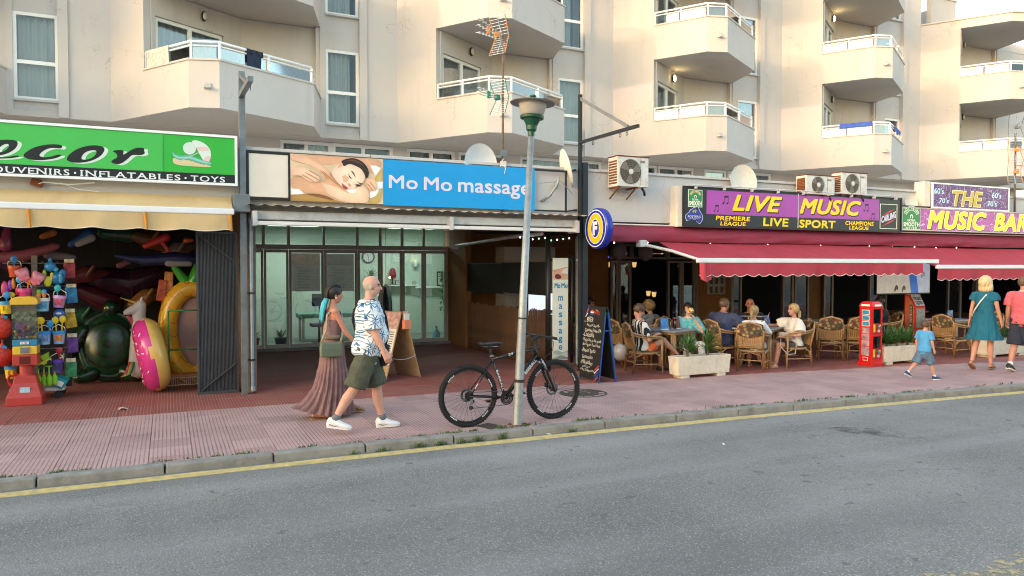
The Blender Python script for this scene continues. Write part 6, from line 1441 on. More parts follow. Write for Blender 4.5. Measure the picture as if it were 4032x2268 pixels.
m = MB(); m.cap((.02,.1,.30),(.05,.05,.85),.17,.15,16); m.cap((.05,.05,.85),(.02,0,1.12),.14,.10,14); m.cap((.02,0,1.12),(.05,-.02,1.30),.10,.085,14); m.cap((.03,-.02,1.27),(-.15,-.08,1.19),.085,.05,14)
me = remesh(m,'unicorn_skin',.02,4); link('body',me,vinyl('b9b3b0'),un)
MB().cap((.0,-.03,1.33),(-.23,-.05,1.42),.02,.006,10).build('horn',vinyl('c9a24a'),un,org=(0,0,0),smooth=True); MB().cap((.06,-.05,1.36),(.07,-.06,1.42),.025,.012,10).build('ear',vinyl('b9b3b0'),un,org=(0,0,0),smooth=True)
MB().ell((-.06,-.10,1.25),(.014,.008,.018),n=10,m=6).build('eye',m_black,un,org=(0,0,0)); MB().cap((-.12,-.03,1.12),(-.02,.02,.98),.03,.05,10).build('mane',vinyl('b04a58'),un,org=(0,0,0),smooth=True)
for i,c in enumerate(('a83a3a','b89a2e','3a8a4a')): MB().tube([(-.10 + i * .02,-.06,.42),(-.14 + i * .025,-.08,.32),(-.16 + i * .025,-.10,.24),(-.24 + i * .02,-.12,.20)],[.02,.025,.022,.006],8).build('tail_stripe',vinyl(c),un,org=(0,0,0),smooth=True)
# doughnut ring: two-tone torus on edge
dn = thing('doughnut_ring','pink iced doughnut swim ring with sprinkles standing on edge','inflatable',(-.25,12.4,0))
RM,RT = .365,.20; axis = Vector((-.975,-.10,-.18)).normalized(); rotd = axis.to_track_quat('Z','Y').to_matrix(); n1,n2 = 56,22; vs = []; fs = []; mi = []
def dpt(a,b,r_=RT): p = Vector(((RM + r_ * math.cos(b)) * math.cos(a),(RM + r_ * math.cos(b)) * math.sin(a),r_ * math.sin(b) * .95)); return Vector((0,0,.565)) + rotd @ p
m = MB()
pk,tn = [],[]
for i in range(n1):
    for j in range(n2):
        a,b = 6.2832 * i / n1,6.2832 * j / n2; bm_ = b + 3.1416 / n2; am = a + 3.1416 / n1
        edge = .25 * math.sin(am * 9) * .5 + .12 * math.sin(am * 5 + 1)
        q = [dpt(a,b),dpt(a + 6.2832 / n1,b),dpt(a + 6.2832 / n1,b + 6.2832 / n2),dpt(a,b + 6.2832 / n2)]
        m.mat(0 if math.sin(bm_) > .12 + edge * .6 else 1); m.add(q,[(0,1,2,3)])
me = m.mesh('ring',(0,0,0)); bm = bmesh.new(); bm.from_mesh(me); bmesh.ops.remove_doubles(bm,verts=bm.verts,dist=1e-4); bmesh.ops.recalc_face_normals(bm,faces=bm.faces); bm.to_mesh(me); bm.free(); me.polygons.foreach_set('use_smooth',[True] * len(me.polygons)); link('ring',me,[vinyl('c83a86'),vinyl('d8ab5a')],dn)
rg = random.Random(6)
m = MB()
for i in range(70):
    a,b = rg.uniform(0,6.28),rg.uniform(.55,2.5); p = dpt(a,b,RT + .001); q = dpt(a + rg.uniform(-.06,.06),b + rg.uniform(-.16,.16),RT + .001); m.mat(i % 3); m.cap(p,q,.010,.010,6)
tag(m.build('sprinkles',[vinyl('e6d6dc'),vinyl('c23a3a'),vinyl('d87aa8')],dn,org=(0,0,0),smooth=True),kind='stuff')
# pineapple lounger
pa = thing('pineapple_float','yellow inflatable pineapple lounger with green leaves behind the folding door','inflatable',(.36,12.9,0))
k = NT('pineapple_skin'); v = k.obj(); x_,y_,z_ = k.xyz(v); w1 = k.math('SINE',k.math('ADD',k.math('MULTIPLY',z_,30.),k.math('MULTIPLY',k.math('ABSOLUTE',k.math('SINE',k.math('MULTIPLY',x_,16.))),3.)))
k.col(k.mix(k.ramp(w1,[(.93,(0,) * 3),(1.,(1,) * 3)]),(.66,.36,.03),(.55,.16,.03))); k.b.inputs['Roughness'].default_value = .2; m_pin = k.m
MB().tube([(.38 * math.cos(t) * (1.0 + .06 * math.sin(t)),.0,.86 + .70 * math.sin(t)) for t in [q * .1745 for q in range(36)]],.15,14,closed=True).build('tube',m_pin,pa,org=(0,0,0),smooth=True)
MB().ell((0,.03,.86),(.34,.05,.62),n=24,m=12).build('mesh_seat',M('vinyl_mesh','9c7a74',.6,var=.1),pa,org=(0,0,0),smooth=True)
for p,q,r1 in (((0,0,1.60),(.08,-.02,1.98),.13),((-.08,0,1.62),(-.27,-.02,1.88),.09),((.1,0,1.6),(.3,-.02,1.9),.09)): MB().cap(p,q,r1,.05,12).build('leaf',vinyl('3f9a2e'),pa,org=(0,0,0),smooth=True)
# green wire cart in front of it
gc = thing('wire_cart','green tubular cart with wire basket at the foot of the pineapple','cart',(.2,12.35,0)); m_gt = M('cart_green','2c6a3a',.45)
for a,b in (((-.01,12.33,.10),(-.01,12.33,1.23)),((-.01,12.33,1.23),(.62,12.33,1.23)),((-.01,12.33,.63),(.62,12.33,.63)),((.62,12.33,.1),(.62,12.33,1.23))): MB().tube([a,b],.012,8).build('tube',m_gt,gc,smooth=True)
m = MB()
for i in range(22): m.tube([(-.01 + i * .03,12.33,.09),(-.01 + i * .03,12.33,.20)],.004,5)
for z_ in (.09,.20): m.tube([(-.02,12.33,z_),(.64,12.33,z_)],.007,6); m.tube([(-.02,12.33,z_),(-.02,12.6,z_)],.007,6)
m.build('wire_basket',M('basket_wire','b9b39a',.4,.5),gc); MB().box((-.0,12.35,.21),(.62,12.6,.24)).build('tray',M('tray_orange','a8622e',.5,var=.6,scale=22),gc)
for x_ in (.02,.58): MB().lathe([(.035,-.012),(.035,.012)],14,(x_,12.34,.035),hm).build('caster',m_bkm,gc)
# folded corrugated door leaf
dl = thing('corrugated_door','dark grey corrugated metal folding door with diagonal braces','door',(.65,11.82,0)); m_cor = M('corrugated_grey','4a4d52',.5,.35,var=.18,scale=3,dirt=('4f3726',.55,2.2))
m = MB(); n = 27
for i in range(n):
    x_ = .40 + .515 * i / n; w = .515 / n; m.add([(x_,11.83,.04),(x_ + w * .2,11.815,.04),(x_ + w * .7,11.815,.04),(x_ + w * .9,11.83,.04),(x_ + w,11.83,.04),(x_,11.83,2.39),(x_ + w * .2,11.815,2.39),(x_ + w * .7,11.815,2.39),(x_ + w * .9,11.83,2.39),(x_ + w,11.83,2.39)],[(0,1,6,5),(1,2,7,6),(2,3,8,7),(3,4,9,8)])
m.build('corrugated_sheet',m_cor,dl,fixn=False); m = MB()
for a,b in (((.37,11.80,.0),(.40,11.85,2.42)),((.915,11.80,.0),(.945,11.85,2.42)),((.40,11.80,.0),(.915,11.85,.04)),((.40,11.80,2.39),(.915,11.85,2.42))): m.box(a,b)
m.build('door_frame',m_cor,dl)
for a,b in (((.40,11.795,2.37),(.92,11.795,1.96)),((.42,11.795,.06),(.92,11.795,.46))): m = MB(); m.beam(a,b,.03,.02,(0,0,1)); m.build('brace',m_cor,dl)
# inflatables hanging from the shop ceiling
def hang(lab,col,pts,rs,extra=None):
    o = thing('hanging_inflatable',lab,'inflatable',pts[0]); P0 = Vector(pts[0]); m = MB()
    for i in range(len(pts) - 1): m.cap(Vector(pts[i]) - P0,Vector(pts[i + 1]) - P0,rs[i],rs[i + 1],14)
    link('body',remesh(m,'skin',.022,4),vinyl(col),o)
    if extra:
        for nm,c,p,q,r1,r2 in extra: MB().cap(Vector(p) - P0,Vector(q) - P0,r1,r2,12).build(nm,vinyl(c),o,org=(0,0,0),smooth=True)
    MB().tube([(0,0,.02),(0,.0,2.86 - P0.z)],.003,4).build('string',m_black,o,org=(0,0,0))
hang('long dusky pink inflatable hanging above the toy rack','8a4a5a',[(-2.3,12.7,2.02),(-1.9,12.7,2.06),(-1.5,12.7,2.2)],[.07,.09,.06],[('fin','8a3a5a',(-2.12,12.7,2.2),(-2.1,12.7,2.48),.09,.04)])
hang('pale grey inflatable hanging right of the toy rack','77707a',[(-1.62,12.9,2.08),(-1.3,12.9,2.04)],[.08,.05])
hang('dark blue inflatable shark hanging across the shop','232a58',[(-.75,12.9,2.07),(-.35,12.9,2.0),(.1,12.9,2.03),(.45,12.9,2.0)],[.03,.09,.11,.08],[('belly','8f8f96',(.0,12.85,1.96),(.3,12.85,1.95),.06,.05)])
hang('red inflatable hammer hanging near the folding door','b0302a',[(-.32,12.7,2.22),(-.02,12.7,2.36)],[.05,.07],[('handle','b0302a',(-.1,12.7,2.3),(.0,12.7,2.15),.035,.03)])
hang('blue and white inflatable dolphin hanging at the back','2f5a9a',[(-1.4,13.6,2.25),(-1.15,13.6,2.42)],[.06,.1],[('belly','a8b0b8',(-1.3,13.55,2.26),(-1.12,13.55,2.36),.05,.07)])
hang('flame coloured inflatable ring piece hanging behind the pink one','b06a3a',[(-1.75,13.3,2.36),(-1.6,13.3,2.42)],[.05,.06])
hang('dark green inflatable hanging high in the middle of the shop','1d4a34',[(-.95,13.8,2.45),(-.55,13.8,2.42)],[.12,.14])
hang('small orange inflatable fish hanging by the folding door','c2622e',[(.26,12.9,2.32),(.36,12.9,2.32)],[.05,.03])
hang('dark purple glossy inflatable boat hanging behind the turtle','3a1f33',[(-1.0,14.4,1.7),(-.6,14.4,1.62),(-.2,14.4,1.75)],[.2,.24,.2])
hang('maroon glossy inflatable hanging behind the turtle head','4a1a28',[(-1.35,14.6,1.5),(-.9,14.6,1.25)],[.14,.2])
hang('pale pink flamingo head float hanging in the dark of the shop','9a6a78',[(-.75,14.1,1.92),(-.62,14.1,1.98)],[.06,.05])
o = thing('toy_packs','orange and clear packed toys beside the pineapple leaves','toy pack',(-.1,13.05,1.4))
for i,(dx,dz,c) in enumerate(((0,.12,'b0502e'),(.10,.25,'d88a4a'),(.05,-.05,'a83a3a'))): MB().obox((dx,.03 * i,dz),(.13,.04,.34),(0,.15 - .1 * i,0)).build('pack',M('pack_' + c,c,.15,var=.5,scale=12),o,org=(0,0,0),bevel=.015)

# more stock crammed under the ceiling and along the back of the shop
rg = random.Random(21); names = {'3a2440': 'plum','1f3a5a': 'dark blue','5a2a30': 'wine red','24503c': 'bottle green','6a4a2a': 'brown','7a6a70': 'dusty grey','8a5a2e': 'dull orange','2a5a66': 'petrol blue'}
spots = ((-2.15,13.6,1.9,'at the far left edge of the shop'),(-1.75,14.2,1.6,'behind the toy rack'),(-1.2,13.9,1.75,'just right of the toy rack'),(-1.3,14.3,1.05,'low beside the turtle'),(-.25,13.6,2.3,'under the middle of the ceiling'),(.15,13.7,2.15,'above the pineapple leaves'),(-.35,14.0,1.35,'behind the unicorn head'),(-.15,13.6,.8,'between unicorn and pineapple'))
for (x,y,z,where),(c,nm) in zip(spots,names.items()):
    a = rg.uniform(-.7,.7); d = Vector((math.cos(a),.2,math.sin(a))) * .24
    hang('%s vinyl float hanging %s' % (nm,where),c,[tuple(Vector((x,y,z)) - d),(x,y,z + .03),tuple(Vector((x,y,z)) + d)],[.09,.15,.07],[('valve_fin',c,(x,y - .1,z),(x + .1,y - .16,z + .16),.05,.03)])
for i in range(5):
    x,z = -1.30 + .02 * (i % 2),1.85 - i * .36; c = ['a83a4a','2f7fb0','c2a02e','6a3f8e','3a8a5a'][i]
    o = thing('toy_pack',('topmost','second','middle','fourth','lowest')[i] + ' bagged toy set hanging on the dark right side of the rack','toy pack',(x,12.38,z)); MB().obox((0,0,0),(.15,.05,.24),(0,rg.uniform(-.15,.15),0)).build('bag',M('pk_' + c,c,.2,var=.6,scale=14),o,org=(0,0,0),bevel=.02); MB().box((-.06,-.03,.11),(.06,.03,.16)).build('header_card',M('pkc_' + c,'d8cfa8',.5,var=.5,scale=20),o,org=(0,0,0))
# ------------------------------------------------------------------ rattan furniture of the bar
m_rat = M('rattan','a58358',.5,var=.22,scale=9,dirt=('7a5428',.5,12)); m_ratd = M('rattan_dark','82603c',.55,var=.25,scale=9)
k = NT('floral_cushion'); v = k.obj(); vo = k.n('TexVoronoi'); k.l(v,vo.inputs['Vector']); k.setin(vo,Scale=15.)
sx = k.xyz(vo.outputs['Color'])
c = k.ramp(sx[0],[(0,srgb('5a3f2c')),(.2,srgb('8a7a58')),(.4,srgb('6e3a2c')),(.55,srgb('b5a07a')),(.7,srgb('4f5238')),(.85,srgb('9a5a44')),(1,srgb('c2b08c'))],'CONSTANT')
ed = k.ramp(vo.outputs['Distance'],[(.3,(0,) * 3),(.55,(.8,) * 3)]); k.col(k.mix(ed,c,srgb('3e3226'))); k.b.inputs['Roughness'].default_value = .9; m_cush = k.m
def chair_proto():
    o = thing('rattan_armchair','x','chair',(0,0,0)); L = lambda n,m,mt=m_rat,sm=True: m.build(n,mt,o,org=(0,0,0),smooth=sm)
    for s_ in (-1,1):
        L('front_leg',MB().tube([(.25,s_ * .27,0),(.235,s_ * .265,.30),(.225,s_ * .265,.62)],.017,8))
        L('rear_leg',MB().tube([(-.29,s_ * .23,0),(-.25,s_ * .22,.40),(-.30,s_ * .21,.72)],.018,8),m_ratd)
        L('arm',MB().tube([(-.33,s_ * .22,.74),(-.22,s_ * .28,.70),(.0,s_ * .30,.665),(.2,s_ * .285,.655),(.26,s_ * .26,.62),(.25,s_ * .255,.52)],.016,8))
        L('arm',MB().tube([(-.30,s_ * .235,.68),(-.1,s_ * .29,.645),(.18,s_ * .275,.625)],.013,8))
        L('side_arch',MB().tube([(-.27,s_ * .225,.12),(-.24,s_ * .235,.30),(-.1,s_ * .25,.37),(.1,s_ * .255,.37),(.22,s_ * .262,.30),(.24,s_ * .266,.12)],.012,7))
        L('stretcher',MB().tube([(-.27,s_ * .228,.17),(.24,s_ * .266,.17)],.011,7))
    L('back_arch',MB().tube([(-.27,-.21,.10),(-.255,-.17,.30),(-.25,0,.34),(-.255,.17,.30),(-.27,.21,.10)],.012,7),m_ratd); L('front_arch',MB().tube([(.245,-.26,.10),(.235,-.2,.30),(.23,0,.34),(.235,.2,.30),(.245,.26,.10)],.012,7)); L('stretcher',MB().tube([(-.27,-.225,.20),(-.27,.225,.20)],.011,7))
    L('seat_frame',MB().tube([(.25 * math.cos(t) * (1 if math.cos(t) > 0 else 1.0),.26 * math.sin(t),.36) for t in [q * .3142 for q in range(20)]],.02,8,closed=True))
    L('back_frame',MB().tube([(-.25,-.22,.40),(-.31,-.235,.70),(-.345,-.19,.84),(-.355,0,.90),(-.345,.19,.84),(-.31,.235,.70),(-.25,.22,.40)],.018,8)); L('back_rail',MB().tube([(-.265,-.22,.46),(-.285,0,.465),(-.265,.22,.46)],.012,7)); L('back_rail',MB().tube([(-.32,-.23,.69),(-.345,0,.70),(-.32,.23,.69)],.012,7))
    sl = MB().beam((-.262,0,.42),(-.342,0,.76),.03,.009,(1,0,0)).mesh('back_slat'); 
    for i in range(11):
        y_ = -.19 + i * .038; q = link('back_slat',sl,m_rat if i == 0 else None,o); q.location = (.012 * (abs(y_) / .19) ** 2,y_,0)
    L('seat_cushion',MB().ell((.0,0,.385),(.25,.24,.045),n=20,m=8),m_cush)
    m = MB()
    def cu(u,v):
        a = (u - .5) * 2; t = v * 6.2832; zc = .76; h = .14 * math.sqrt(max(.02,1 - .55 * a * a)); return (-.335 + .035 * a * a + .042 * math.cos(t) - .10 * (h * math.sin(t)) * .6,a * .225,zc + h * math.sin(t))
    m.grid(cu,16,20); L('back_cushion',m,m_cush); return o
CH = chair_proto(); first_ = [True]
def chair(lab,x_,y_,deg):
    o = CH if first_[0] else copy_tree(CH); first_[0] = False; o.location = (x_,y_,0); o.rotation_euler = (0,0,R(deg)); tag(o,lab,'chair','rattan armchairs of the bar'); return o
chair('rattan armchair under the boy in the striped shirt',7.76,11.0,-14); chair('rattan armchair seen from behind under the ponytailed woman',9.76,10.40,36); chair('rattan armchair under the woman in the white blouse',10.78,10.46,163)
chair('empty rattan armchair with its back to the street, left of the red cabinet',12.28,10.88,42); chair('empty rattan armchair half hidden behind the red vending cabinet',12.74,10.72,62); chair('empty rattan armchair between the child and the woman in teal',14.98,10.14,2)
chair('rattan armchair under the man in the blue shirt',9.62,11.12,10); chair('rattan armchair under the woman drinking beer',9.03,11.42,-112); chair('empty rattan armchair in the shade behind the boy',7.98,11.95,8)
chair('rattan armchair behind the first table with the grey shirted guest',8.95,12.45,100); chair('rattan armchair behind the planter beside the sticker machine',14.35,11.3,150); chair('rattan armchair at the right end table behind the woman in teal',16.5,10.45,170); chair('rattan armchair in the shade under the television',15.75,11.95,-60); chair('rattan armchair under the bald guest',10.62,11.42,-130)
m_ttop = M('table_top','8f9296',.4,var=.1)
def table(lab,x_,y_,deg):
    o = thing('rattan_table',lab,'table',(x_,y_,0),R(deg),'rattan tables of the bar')
    MB().box((-.37,-.37,.705),(.37,.37,.735)).build('top',m_ttop,o,org=(0,0,0),bevel=.006); MB().box((-.33,-.33,.66),(.33,.33,.704)).build('apron',m_rat,o,org=(0,0,0))
    for a in (-1,1):
        for b in (-1,1):
            lg = sub('leg',o)
            for dx,dy in ((0,0),(-.04 * a,0),(0,-.04 * b)): MB().tube([(a * .31 + dx,b * .31 + dy,0),(a * .31 + dx,b * .31 + dy,.66)],.018,8).build('cane',m_rat,lg,org=(0,0,0),smooth=True)
    return o
table('rattan table between the boy and the woman drinking beer',8.47,11.22,20); table('rattan table with the bottle and wine glasses',10.25,10.82,28); table('rattan table behind the empty armchair left of the red cabinet',12.75,11.55,42); table('rattan table with menus behind the woman in teal',15.80,10.75,5)
# things on the tables
m_clg = glass('drink_glass',(.93,.93,.93),1.5)
def tumbler(lab,c,r_,h,col,name='drinking_glass',stem=False):
    o = thing(name,lab,'glass',c); 
    if stem: MB().lathe([(.033,0),(.033,.003),(.005,.008),(.005,.08),(.03,.10),(.042,.14),(.036,.19)],16).build('glass',m_clg,o,org=(0,0,0),smooth=True)
    else: MB().lathe([(r_ * .8,0),(r_,h),(r_ * .95,h),(r_ * .76,.006),(0,.006)],16).build('glass',m_clg,o,org=(0,0,0),smooth=True)
    if col: MB().lathe([(0,.008),(r_ * .74,.008),(r_ * .9,h * .75),(0,h * .75)],14,(0,0,.0)).build('drink',M('drink_' + col,col,.2),o,org=(0,0,0),smooth=True)
tumbler('half empty stemmed beer glass on the first table',(8.55,11.15,.735),.034,.19,'c9862e'); tumbler('tall dark cola glass on the second table',(10.02,10.95,.735),.034,.16,'2a1412'); tumbler('empty wine glass on the second table',(10.20,10.98,.735),.03,.16,None,'wine_glass',True); tumbler('large cocktail glass with pink straw on the second table',(10.42,10.78,.735),.045,.15,None,'cocktail_glass',True)
MB().tube([(10.42,10.78,.80),(10.46,10.72,1.02)],.005,6).build('straw',plastic('d8a0a8')).parent = None
tag(bpy.data.objects['straw'],'pink straw leaning in the large cocktail glass','straw')
o = thing('bottle','small dark bottle with gold neck on the second table','bottle',(10.10,10.90,.735)); MB().lathe([(.028,0),(.03,.005),(.03,.11),(.013,.155),(.012,.165)],16).build('bottle_glass',M('bottle_green','14241a',.15),o,org=(0,0,0),smooth=True); MB().lathe([(.0135,.15),(.014,.20),(0,.20)],12).build('foil',M('foil_gold','c2a24a',.3,.6),o,org=(0,0,0)); MB().lathe([(.0305,.03),(.0305,.09)],16).build('label',m_paper,o,org=(0,0,0))
for i,(c,lab,col) in enumerate((((8.35,11.2,.735),'blue table card on the first table, left of the beer glass','3a78b8'),((8.66,11.25,.735),'brown table card with round pictures on the first table','7a4038'),((10.62,10.95,.735),'blue drinks card on the second table','4a6aa8'))):
    o = thing('table_card',lab,'menu card',c,R(-20 + 20 * i)); m = MB(); m.prismx([(-.05,0),(.05,0),(.003,.21),(-.003,.21)],-.07,.07); m.build('card',M('card_%s' % col,col,.5,var=.6,scale=22),o,org=(0,0,0)); MB().box((-.072,-.053,0),(.072,.053,.012)).build('card_foot',m_wht,o,org=(0,0,0))
o = thing('menu_stand','bright fruit pictured menu standing on the right end table','menu card',(15.62,10.62,.735),R(20)); MB().box((-.17,-.01,0),(.17,.01,.20)).build('card',M('menu_mix','5a8ab0',.5,var=.7,scale=14),o,org=(0,0,0)); MB().box((-.172,-.03,0),(.172,.03,.008)).build('card_foot',m_wht,o,org=(0,0,0)); MB().ell((.03,-.012,.08),(.08,.004,.05),n=14,m=8).build('print',M('menu_red','b8402e',.5,var=.5,scale=25),o,org=(0,0,0))
# ------------------------------------------------------------------ people
SECM = [(-.13,.06,.09,0),(-.07,.112,.162,-.012),(.02,.118,.172,-.008),(.12,.108,.155,.012),(.22,.112,.155,.014),(.34,.118,.172,.006),(.43,.105,.178,-.005),(.50,.078,.150,-.012),(.55,.058,.075,-.008)]
SECF = [(-.13,.06,.09,0),(-.07,.118,.168,-.016),(.02,.115,.172,-.010),(.12,.092,.135,.004),(.22,.095,.132,.008),(.33,.105,.150,.008),(.42,.094,.158,-.002),(.49,.068,.130,-.010),(.54,.05,.062,-.006)]
def lerp_sec(S,h):
    if h <= S[0][0]: return S[0][1:]
    for a,b in zip(S[:-1],S[1:]):
        if a[0] <= h <= b[0]:
            t = (h - a[0]) / (b[0] - a[0]); t = t * t * (3 - 2 * t); return tuple(a[i] * (1 - t) + b[i] * t for i in (1,2,3))
    return S[-1][1:]
V = Vector
class Person:
    def __init__(s,lab,loc,deg,H=1.75,sex='m',fat=1.,lean=0.,side=0.,hz=None,belly=0.,legs=None,arms=None,head=(0,0,0),skin='c08a6c',vox=.011,twist=0.):
        s.k = k = H / 1.75; s.sex = sex; s.fat = fat; s.belly = belly; s.vox = vox
        s.root = thing('person',lab,'person',(loc[0],loc[1],loc[2] if len(loc) > 2 else 0),R(deg),None)
        s.S = SECM if sex == 'm' else SECF
        ground = hz is None; hz = hz if hz is not None else .94 * k; s.P = V((0,0,hz))
        s.u = V((math.sin(lean),math.sin(side),1)).normalized(); l0 = V((0,1,0)); s.f = l0.cross(s.u).normalized(); s.l = s.u.cross(s.f).normalized()
        tw = Matrix.Rotation(twist,3,s.u); s.f2,s.l2 = tw @ s.f,tw @ s.l
        sw = (.19 if sex == 'm' else .165) * k * (fat * .5 + .5)
        s.sh = {q: s.T(.475,-.012,0) + s.l2 * sw * (1 if q == 'L' else -1) for q in 'LR'}
        s.hip = {q: s.P + s.l * .088 * k * (1 if q == 'L' else -1) - s.u * .05 * k for q in 'LR'}
        s.el,s.wr,s.kn,s.an,s.ft = {},{},{},{},{}
        for q in 'LR':
            sg = 1 if q == 'L' else -1; A = (arms or {}).get(q,(0,.12,.15,0))
            if isinstance(A[0],(int,float)):
                a,b,e,inn = A; s.el[q] = s.sh[q] + V((math.sin(a),sg * math.sin(b),-math.cos(a))).normalized() * .285 * k
                s.wr[q] = s.el[q] + V((math.sin(a + e),sg * (math.sin(b) - inn),-math.cos(a + e))).normalized() * .25 * k
            else: s.el[q],s.wr[q] = V(A[0]),V(A[1])
            Lg = (legs or {}).get(q,(0,.02,.02,0,0)); a,fl,ab,pit,yaw = Lg
            s.kn[q] = s.hip[q] + V((math.sin(a),sg * ab,-math.cos(a))).normalized() * .43 * k
            s.an[q] = s.kn[q] + V((math.sin(a - fl),sg * ab * .3,-math.cos(a - fl))).normalized() * .41 * k
            s.ft[q] = V((math.cos(yaw) * math.cos(pit),math.sin(yaw) * math.cos(pit),-math.sin(pit)))
        if ground:
            lo = 9
            for q in 'LR':
                f = s.ft[q]; up = V((0,0,1)); up = (up - f * up.dot(f)).normalized(); lo = min(lo,(s.an[q] - f * .07 * k - up * .09 * k).z,(s.an[q] + f * .18 * k - up * .09 * k).z)
            dz = V((0,0,-lo)); s.P += dz
            for dd in (s.sh,s.hip,s.el,s.wr,s.kn,s.an):
                for q in 'LR': dd[q] += dz
        s.hc = s.T(.56,.012,0) + s.u * .135 * k + V((math.sin(lean) * .02,0,0)); s.hr = Euler((head[2],head[1],head[0])).to_matrix()
        q = srgb(skin); g = sum(q) / 3; s.skin = M('skin_' + skin,tuple((x * .82 + g * .18) * 1.08 for x in q),.55,var=.08,scale=12,sub=.08)
        s.body()
    def T(s,h,fx,ly): return s.P + s.u * h * s.k + s.f * fx * s.k + s.l * ly * s.k
    def hp(s,x,y,z): return s.hc + s.hr @ (V((x,y,z)) * s.k)
    def rings(s,h0,h1,mg=0.,n=20,step=.03,flare=0.,bust=True,fold=0.):
        out = []; N = max(2,int((h1 - h0) / step)); tot = .55
        for i in range(N + 1):
            h = h0 + (h1 - h0) * i / N; rf,rl,of = lerp_sec(s.S,h); t = max(0,min(1,(h - .05) / .4))
            f_,l_ = s.f * (1 - t) + s.f2 * t,s.l * (1 - t) + s.l2 * t
            b = s.belly * math.exp(-((h - .14) / .10) ** 2); rf = rf * s.fat + mg + b * .5 + flare * max(0,-h); rl = rl * (s.fat * .7 + .3) + mg + flare * max(0,-h); c = s.P + s.u * h * s.k + f_ * (of + b * .5) * s.k
            bu = .035 * math.exp(-((h - .31) / .06) ** 2) if (s.sex == 'f' and bust) else 0
            ring_ = []
            for j in range(n):
                a = 6.2832 * j / n; ca = math.cos(a); e = bu * max(0,ca) * (abs(math.sin(a)) * 1.5 + .25); r_ = 1 + fold * math.sin(a * 9 + h * 30)
                ring_.append(c + (f_ * (ca * rf + e) + l_ * math.sin(a) * rl) * s.k * r_)
            out.append(ring_)
        return out
    def hand(s,m,q,palm):
        k = s.k; w,e = s.wr[q],s.el[q]; d = (w - e).normalized(); curl = s.curl.get(q,.5) if hasattr(s,'curl') else .5
        pn = V(palm); pn = (pn - d * pn.dot(d)).normalized(); ax = d.cross(pn).normalized(); thumb = ax * (1 if ax.x > 0 else -1)
        for j in (-1,0,1): m.cap(w + ax * j * .018 * k,w + d * .085 * k + ax * j * .024 * k,.021 * k,.019 * k,8)
        for j,L in enumerate((.062,.075,.070,.055)):
            b = w + d * .09 * k + thumb * (.034 - .0225 * j) * k; p1 = b + (d * math.cos(curl) + pn * math.sin(curl)) * L * .5 * k; p2 = p1 + (d * math.cos(curl * 2.2) + pn * math.sin(curl * 2.2)) * L * .55 * k; m.cap(b,p1,.0105 * k,.010 * k,8); m.cap(p1,p2,.010 * k,.008 * k,8)
        b = w + d * .03 * k + thumb * .03 * k; p1 = b + (d * .7 + thumb * .6 + pn * .25).normalized() * .04 * k; m.cap(b,p1,.014 * k,.012 * k,8); m.cap(p1,p1 + (d * .85 + thumb * .1 + pn * .4).normalized() * .035 * k,.0115 * k,.009 * k,8)
    def body(s):
        k = s.k; m = MB(); fa = s.fat
        m.loft(s.rings(-.13,.55,0))
        m.cap(s.T(.52,-.012,0),s.hp(-.02,0,-.07),(.056 if s.sex == 'm' else .047) * k,(.054 if s.sex == 'm' else .046) * k,12)
        am = (1.0 if s.sex == 'm' else .82) * (fa * .5 + .5)
        for q in 'LR':
            m.cap(s.sh[q] - s.l2 * .02 * (1 if q == 'L' else -1),s.sh[q],.062 * k * am,.06 * k * am,12); m.cap(s.sh[q],s.el[q],.052 * k * am,.040 * k * am,12)
            mid = s.el[q] + (s.wr[q] - s.el[q]) * .3; m.cap(s.el[q],mid,.040 * k * am,.041 * k * am,12); m.cap(mid,s.wr[q],.041 * k * am,.026 * k * am,12)
            s.hand(m,q,(0,(-1 if q == 'L' else 1),0) if not hasattr(s,'palm') else s.palm.get(q,(0,0,-1)))
            lm_ = (1.0 if s.sex == 'm' else .95) * (fa * .6 + .4)
            m.cap(s.hip[q],s.kn[q],.086 * k * lm_,.056 * k * lm_,14)
            d = (s.an[q] - s.kn[q]); bk_ = s.f * -.012 * k; m.cap(s.kn[q],s.kn[q] + d * .32 + bk_,.053 * k * lm_,.056 * k * lm_,12); m.cap(s.kn[q] + d * .32 + bk_,s.an[q],.056 * k * lm_,.034 * k,12)
            f = s.ft[q]; up = V((0,0,1)); up = (up - f * up.dot(f)).normalized(); a = s.an[q]
            m.cap(a - f * .035 * k - up * .045 * k,a + f * .09 * k - up * .05 * k,.030 * k,.026 * k,10); m.cap(a,a + f * .09 * k - up * .048 * k,.032 * k,.024 * k,10); sd_ = f.cross(up)
            for j in (-1,0,1): m.cap(a + f * .09 * k - up * .052 * k + sd_ * j * .02 * k,a + f * (.165 - .012 * abs(j)) * k - up * .062 * k + sd_ * j * .025 * k,.021 * k,.014 * k,8)
        H = lambda c,r_: m.ell(s.hp(*c),tuple(x * k for x in r_),s.hr,16,12)
        H((-.012,0,.025),(.098,.077,.095)); H((.022,0,-.03),(.068,.060,.085)); H((.034,0,-.078),(.047,.045,.036)); H((.068,0,.036),(.022,.05,.014))
        m.cap(s.hp(.088,0,.012),s.hp(.106,0,-.026),.010 * k,.0155 * k,8); H((.088,0,-.060),(.010,.022,.009)); H((.06,.035,-.02),(.02,.02,.02)); H((.06,-.035,-.02),(.02,.02,.02))
        for sg in (-1,1): H((-.008,sg * .079,-.008),(.019,.011,.032))
        me = remesh(m,'body',s.vox,3)
        link('body',me,[s.skin,M('eye_dark','2a211d',.3),M('lips','9c5248',.5),M('brow_hair','3d2c22',.8),M('stubble','a89a90',.7)],s.root); s.me = me
        inv = s.hr.transposed(); idx = [0] * len(me.polygons)
